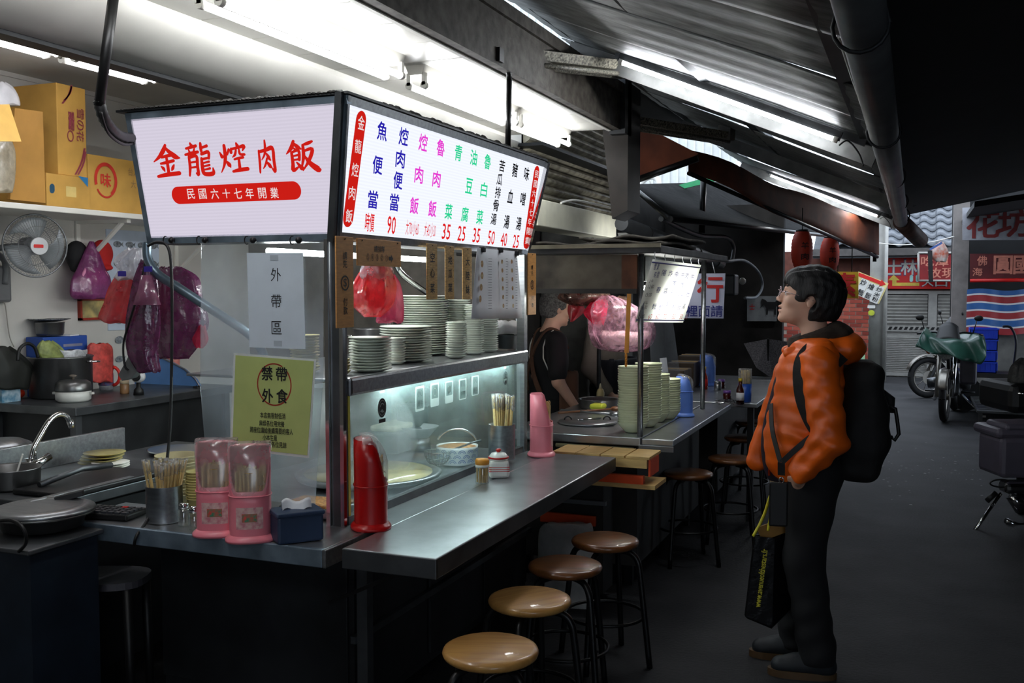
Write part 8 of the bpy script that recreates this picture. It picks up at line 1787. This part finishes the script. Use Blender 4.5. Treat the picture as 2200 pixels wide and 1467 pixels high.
text('www.avenueofthestars.fr', (f0[0] + f0[1] + f0[2] + f0[3]) / 4 + nb_ * .006 + UP * .012, .235, .024, ud, nb_.cross(ud), YLW, tb, .02, .002)
for a, b, c in (((1618, 1152), (1640, 1110), (1656, 1062)), ((1650, 1140), (1655, 1110), (1664, 1075))): MB().tube(spline([tp2(*a), tp2(*b), tp2(*c), tp2(c[0] + 10, c[1] - 16, 4.12)], 5), .006, 6).obj('handle', YLW, tb)

# ---- grey-haired cook, seen from behind
GREYH = M('hair_grey', (120, 118, 116), .7, scale=90, col2=(58, 56, 56), bump=.5, bscale=120)
def worker(label, loc, ang, hgt, shirt_m, apron_m, hair_m, nod, sleeve_long, piping=False):
    t = T('person', label, 'person', loc, ang); k = hgt / 1.66; hc = np.array((.05, 0, 1.50))
    def hd(p): return rotY(p - hc, -nod)
    def body(P_):
        p = P_ / k; d = head_sdf(hd(p)); d = smin(d, sd_cap(p, (.03, 0, 1.43), (-.02, 0, 1.30), .055, .062), .035); d = smin(d, sd_ell(p, (0, 0, 1.12), (.105, .155, .24)), .05); d = smin(d, sd_ell(p, (0, 0, .88), (.1, .15, .14)), .05)
        for s in (1, -1):
            d = smin(d, sd_cap(p, (-.01, .18 * s, 1.27), (-.02, .235 * s, 1.0), .05, .043), .04); d = smin(d, sd_cap(p, (-.02, .235 * s, 1.0), (.12, .2 * s, .82), .043, .03), .02); d = smin(d, hand_sdf(p, (.13, .2 * s, .81), (.7, -.1 * s, -.65), (.2, -.7 * s, -.2), (.5, 0, .6)), .012)
            d = smin(d, sd_cap(p, (0, .08 * s, .85), (.01, .085 * s, .48), .078, .052), .03); d = smin(d, sd_cap(p, (.01, .085 * s, .48), (-.02, .09 * s, .08), .05, .036), .02); d = smin(d, sd_cap(p, (-.02, .09 * s, .06), (.1, .1 * s, .045), .04, .035), .02)
        return d * k
    zz_ = np.concatenate([np.arange(-.01, 1.3, .014), np.arange(1.3, 1.68, .0055)]) * k
    solid_obj('body', body, np.array((-.16, -.34, 0)) * k, np.array((.26, .34, 1.7)) * k, .009, SKIN, t, 1, zz_)
    def hair(P_):
        p = P_ / k; h = hd(p); d = sd_ell(h, (-.024, 0, .034), (.109, .087, .102)); d = smin(d, sd_ell(h, (-.06, 0, -.03), (.06, .07, .06)), .03); d = smax(d, -np.maximum(-(h[..., 0] - .05), h[..., 2] - .05), .01); d = smax(d, -np.maximum(-(h[..., 0] + .0), h[..., 2] + .015), .01); d = smax(d, -(h[..., 2] + .075), .01)
        return (d + .002 * cloth_noise(h, 90, 1)) * k
    solid_obj('hair', hair, np.array((-.12, -.12, 1.36)) * k, np.array((.2, .12, 1.67)) * k, .0065, hair_m, t, 1)
    def top(P_):
        p = P_ / k; d = sd_ell(p, (-.005, 0, 1.14), (.128, .185, .23)); d = smin(d, sd_ell(p, (.0, 0, .9), (.13, .18, .16)), .06); d = smin(d, sd_cap(p, (-.015, -.15, 1.275), (-.015, .15, 1.275), .07, .07), .04)
        for s in (1, -1):
            d = smin(d, sd_cap(p, (-.01, .18 * s, 1.27), (-.02, .225 * s, 1.06 if not sleeve_long else 1.0), .072, .068), .03)
            if sleeve_long: d = smin(d, sd_cap(p, (-.02, .235 * s, 1.0), (.11, .2 * s, .835), .065, .045), .03)
        d = smax(d, -sd_cap(p, (.01, 0, 1.5), (0, 0, 1.31), .075, .06), .015); d = smax(d, -(p[..., 2] - .78), .01); return (d + .004 * cloth_noise(p, 22, 2)) * k
    solid_obj('shirt', top, np.array((-.19, -.34, .74)) * k, np.array((.2, .34, 1.4)) * k, .0105, shirt_m, t, 1)
    def trou(P_):
        p = P_ / k; d = sd_ell(p, (0, 0, .85), (.125, .165, .12))
        for s in (1, -1): d = smin(d, sd_cap(p, (0, .085 * s, .82), (.01, .09 * s, .48), .1, .075), .04); d = smin(d, sd_cap(p, (.01, .09 * s, .48), (-.02, .095 * s, .07), .075, .07), .03)
        return smax(d, -(p[..., 2] - .05), .01) * k
    solid_obj('trousers', trou, np.array((-.16, -.22, .03)) * k, np.array((.16, .22, .98)) * k, .014, TRS, t, 1)
    def apr(P_):
        p = P_ / k; d = sd_box(p, (.02, 0, .78), (.14, .2, .32), .06); d2 = sd_box(p, (.02, 0, .78), (.125, .185, .4), .05); return smax(smax(d, -d2, .004), -(p[..., 0] - .0), .01) * k
    solid_obj('apron', apr, np.array((-.02, -.23, .42)) * k, np.array((.2, .23, 1.14)) * k, .012, apron_m, t, 0)
    Wt = world_of(t)
    for s in (1, -1):
        ps = spline([Vector((.1, .07 * s, 1.22)), Vector((.05, .085 * s, 1.325)), Vector((-.05, .085 * s, 1.345)), Vector((-.115, .03 * s, 1.22)), Vector((-.135, -.06 * s, 1.05)), Vector((-.11, -.13 * s, .92))], 6); mb = MB(); vs = []
        for i, p in enumerate(ps):
            d = (ps[min(i+1, len(ps)-1)] - ps[max(i-1, 0)]).normalized(); o = Vector((p.x, p.y * .5, max(0, p.z - 1.2) * 2)).normalized(); sd_ = d.cross(o).normalized()
            for a, b in ((-1, 0), (1, 0), (1, 1), (-1, 1)): vs.append(Wt @ ((p + sd_ * .019 * a + o * (.012 * b + .004)) * k))
        mb.add(vs, [(4*i + j, 4*i + (j+1) % 4, 4*i + 4 + (j+1) % 4, 4*i + 4 + j) for i in range(len(ps) - 1) for j in range(4)]); mb.obj('apron_strap', apron_m, t)
        if piping: MB().tube([Wt @ (Vector(v) * k) for v in ((-.02, .13 * s, 1.352), (-.075, .145 * s, 1.31), (-.1, .15 * s, 1.24), (-.105, .165 * s, 1.16), (-.08, .2 * s, 1.08))], .0045, 6).obj('white_piping', WHITE, t)
    for s in (-1, 1):
        e = MB().sphere(Wt @ (Vector((hc[0] + math.cos(nod) * .08, .031 * s, hc[2] - .0)) * k), .0105, 10, 6).obj('eye', IRIS, t)
        def sf(P_, s=s): p = P_ / k; d = sd_cap(p, (-.05, .095 * s, .045), (.12, .1 * s, .04), .048, .04); d = smin(d, sd_cap(p, (-.02, .095 * s, .07), (-.02, .095 * s, .1), .05, .05), .03); return smax(d, -(p[..., 2] - .004), .005) * k
        solid_obj('shoe', sf, np.array((-.12, .095 * s - .1, -.005)) * k, np.array((.2, .095 * s + .1, .16)) * k, .012, BLACKP, t, 1)
    return t
cook_x = U(1182, 700, Y=6.3)
worker('grey-haired cook in black T-shirt with brown apron straps, seen from behind', (cook_x.x, 6.3, 0), math.atan2(.62, .78), 1.575, M('tshirt_black', (16, 16, 18), .85, var=.15), M('strap_brown', (92, 62, 44), .8), GREYH, .12, False, True)
p3 = U(1308, 780, Y=7.15)
worker('stall worker in a grey sweater half hidden behind the pink bags', (p3.x, 7.15, 0), math.atan2(-.25, .97), 1.62, M('sweater_grey', (150, 142, 132), .9, var=.08, bump=.3, bscale=120), M('apron_navy', (28, 30, 40), .8), HAIR, .2, True)

# ---------------------------------------------------------------- steam over the soup vat, inside the glass case
sm = bpy.data.materials.new('steam'); sm.use_nodes = True; nt = sm.node_tree; nt.nodes.clear(); N = nt.nodes; L = nt.links
o_ = N.new('ShaderNodeOutputMaterial'); vs_ = N.new('ShaderNodeVolumeScatter'); vs_.inputs['Color'].default_value = (.95, .97, .97, 1)
tc = N.new('ShaderNodeTexCoord'); nz = N.new('ShaderNodeTexNoise'); nz.inputs['Scale'].default_value = 5.0; nz.inputs['Detail'].default_value = 3
L.new(tc.outputs['Object'], nz.inputs['Vector']); rp = N.new('ShaderNodeMapRange'); rp.inputs['From Min'].default_value = .42; rp.inputs['From Max'].default_value = .72; rp.inputs['To Min'].default_value = 0; rp.inputs['To Max'].default_value = 2.6
L.new(nz.outputs[0], rp.inputs[0]); L.new(rp.outputs[0], vs_.inputs['Density']); L.new(vs_.outputs[0], o_.inputs['Volume'])
st_m = MB().lathe([(.12, 0), (.24, .03), (.27, .12), (.25, .24), (.2, .33), (.1, .38)], (-2.13, 3.42, .80), 24, 1.0, 1.6)
tag(st_m.obj('steam', sm), 'white steam rising from the soup vat behind the glass', None, None, 'stuff')
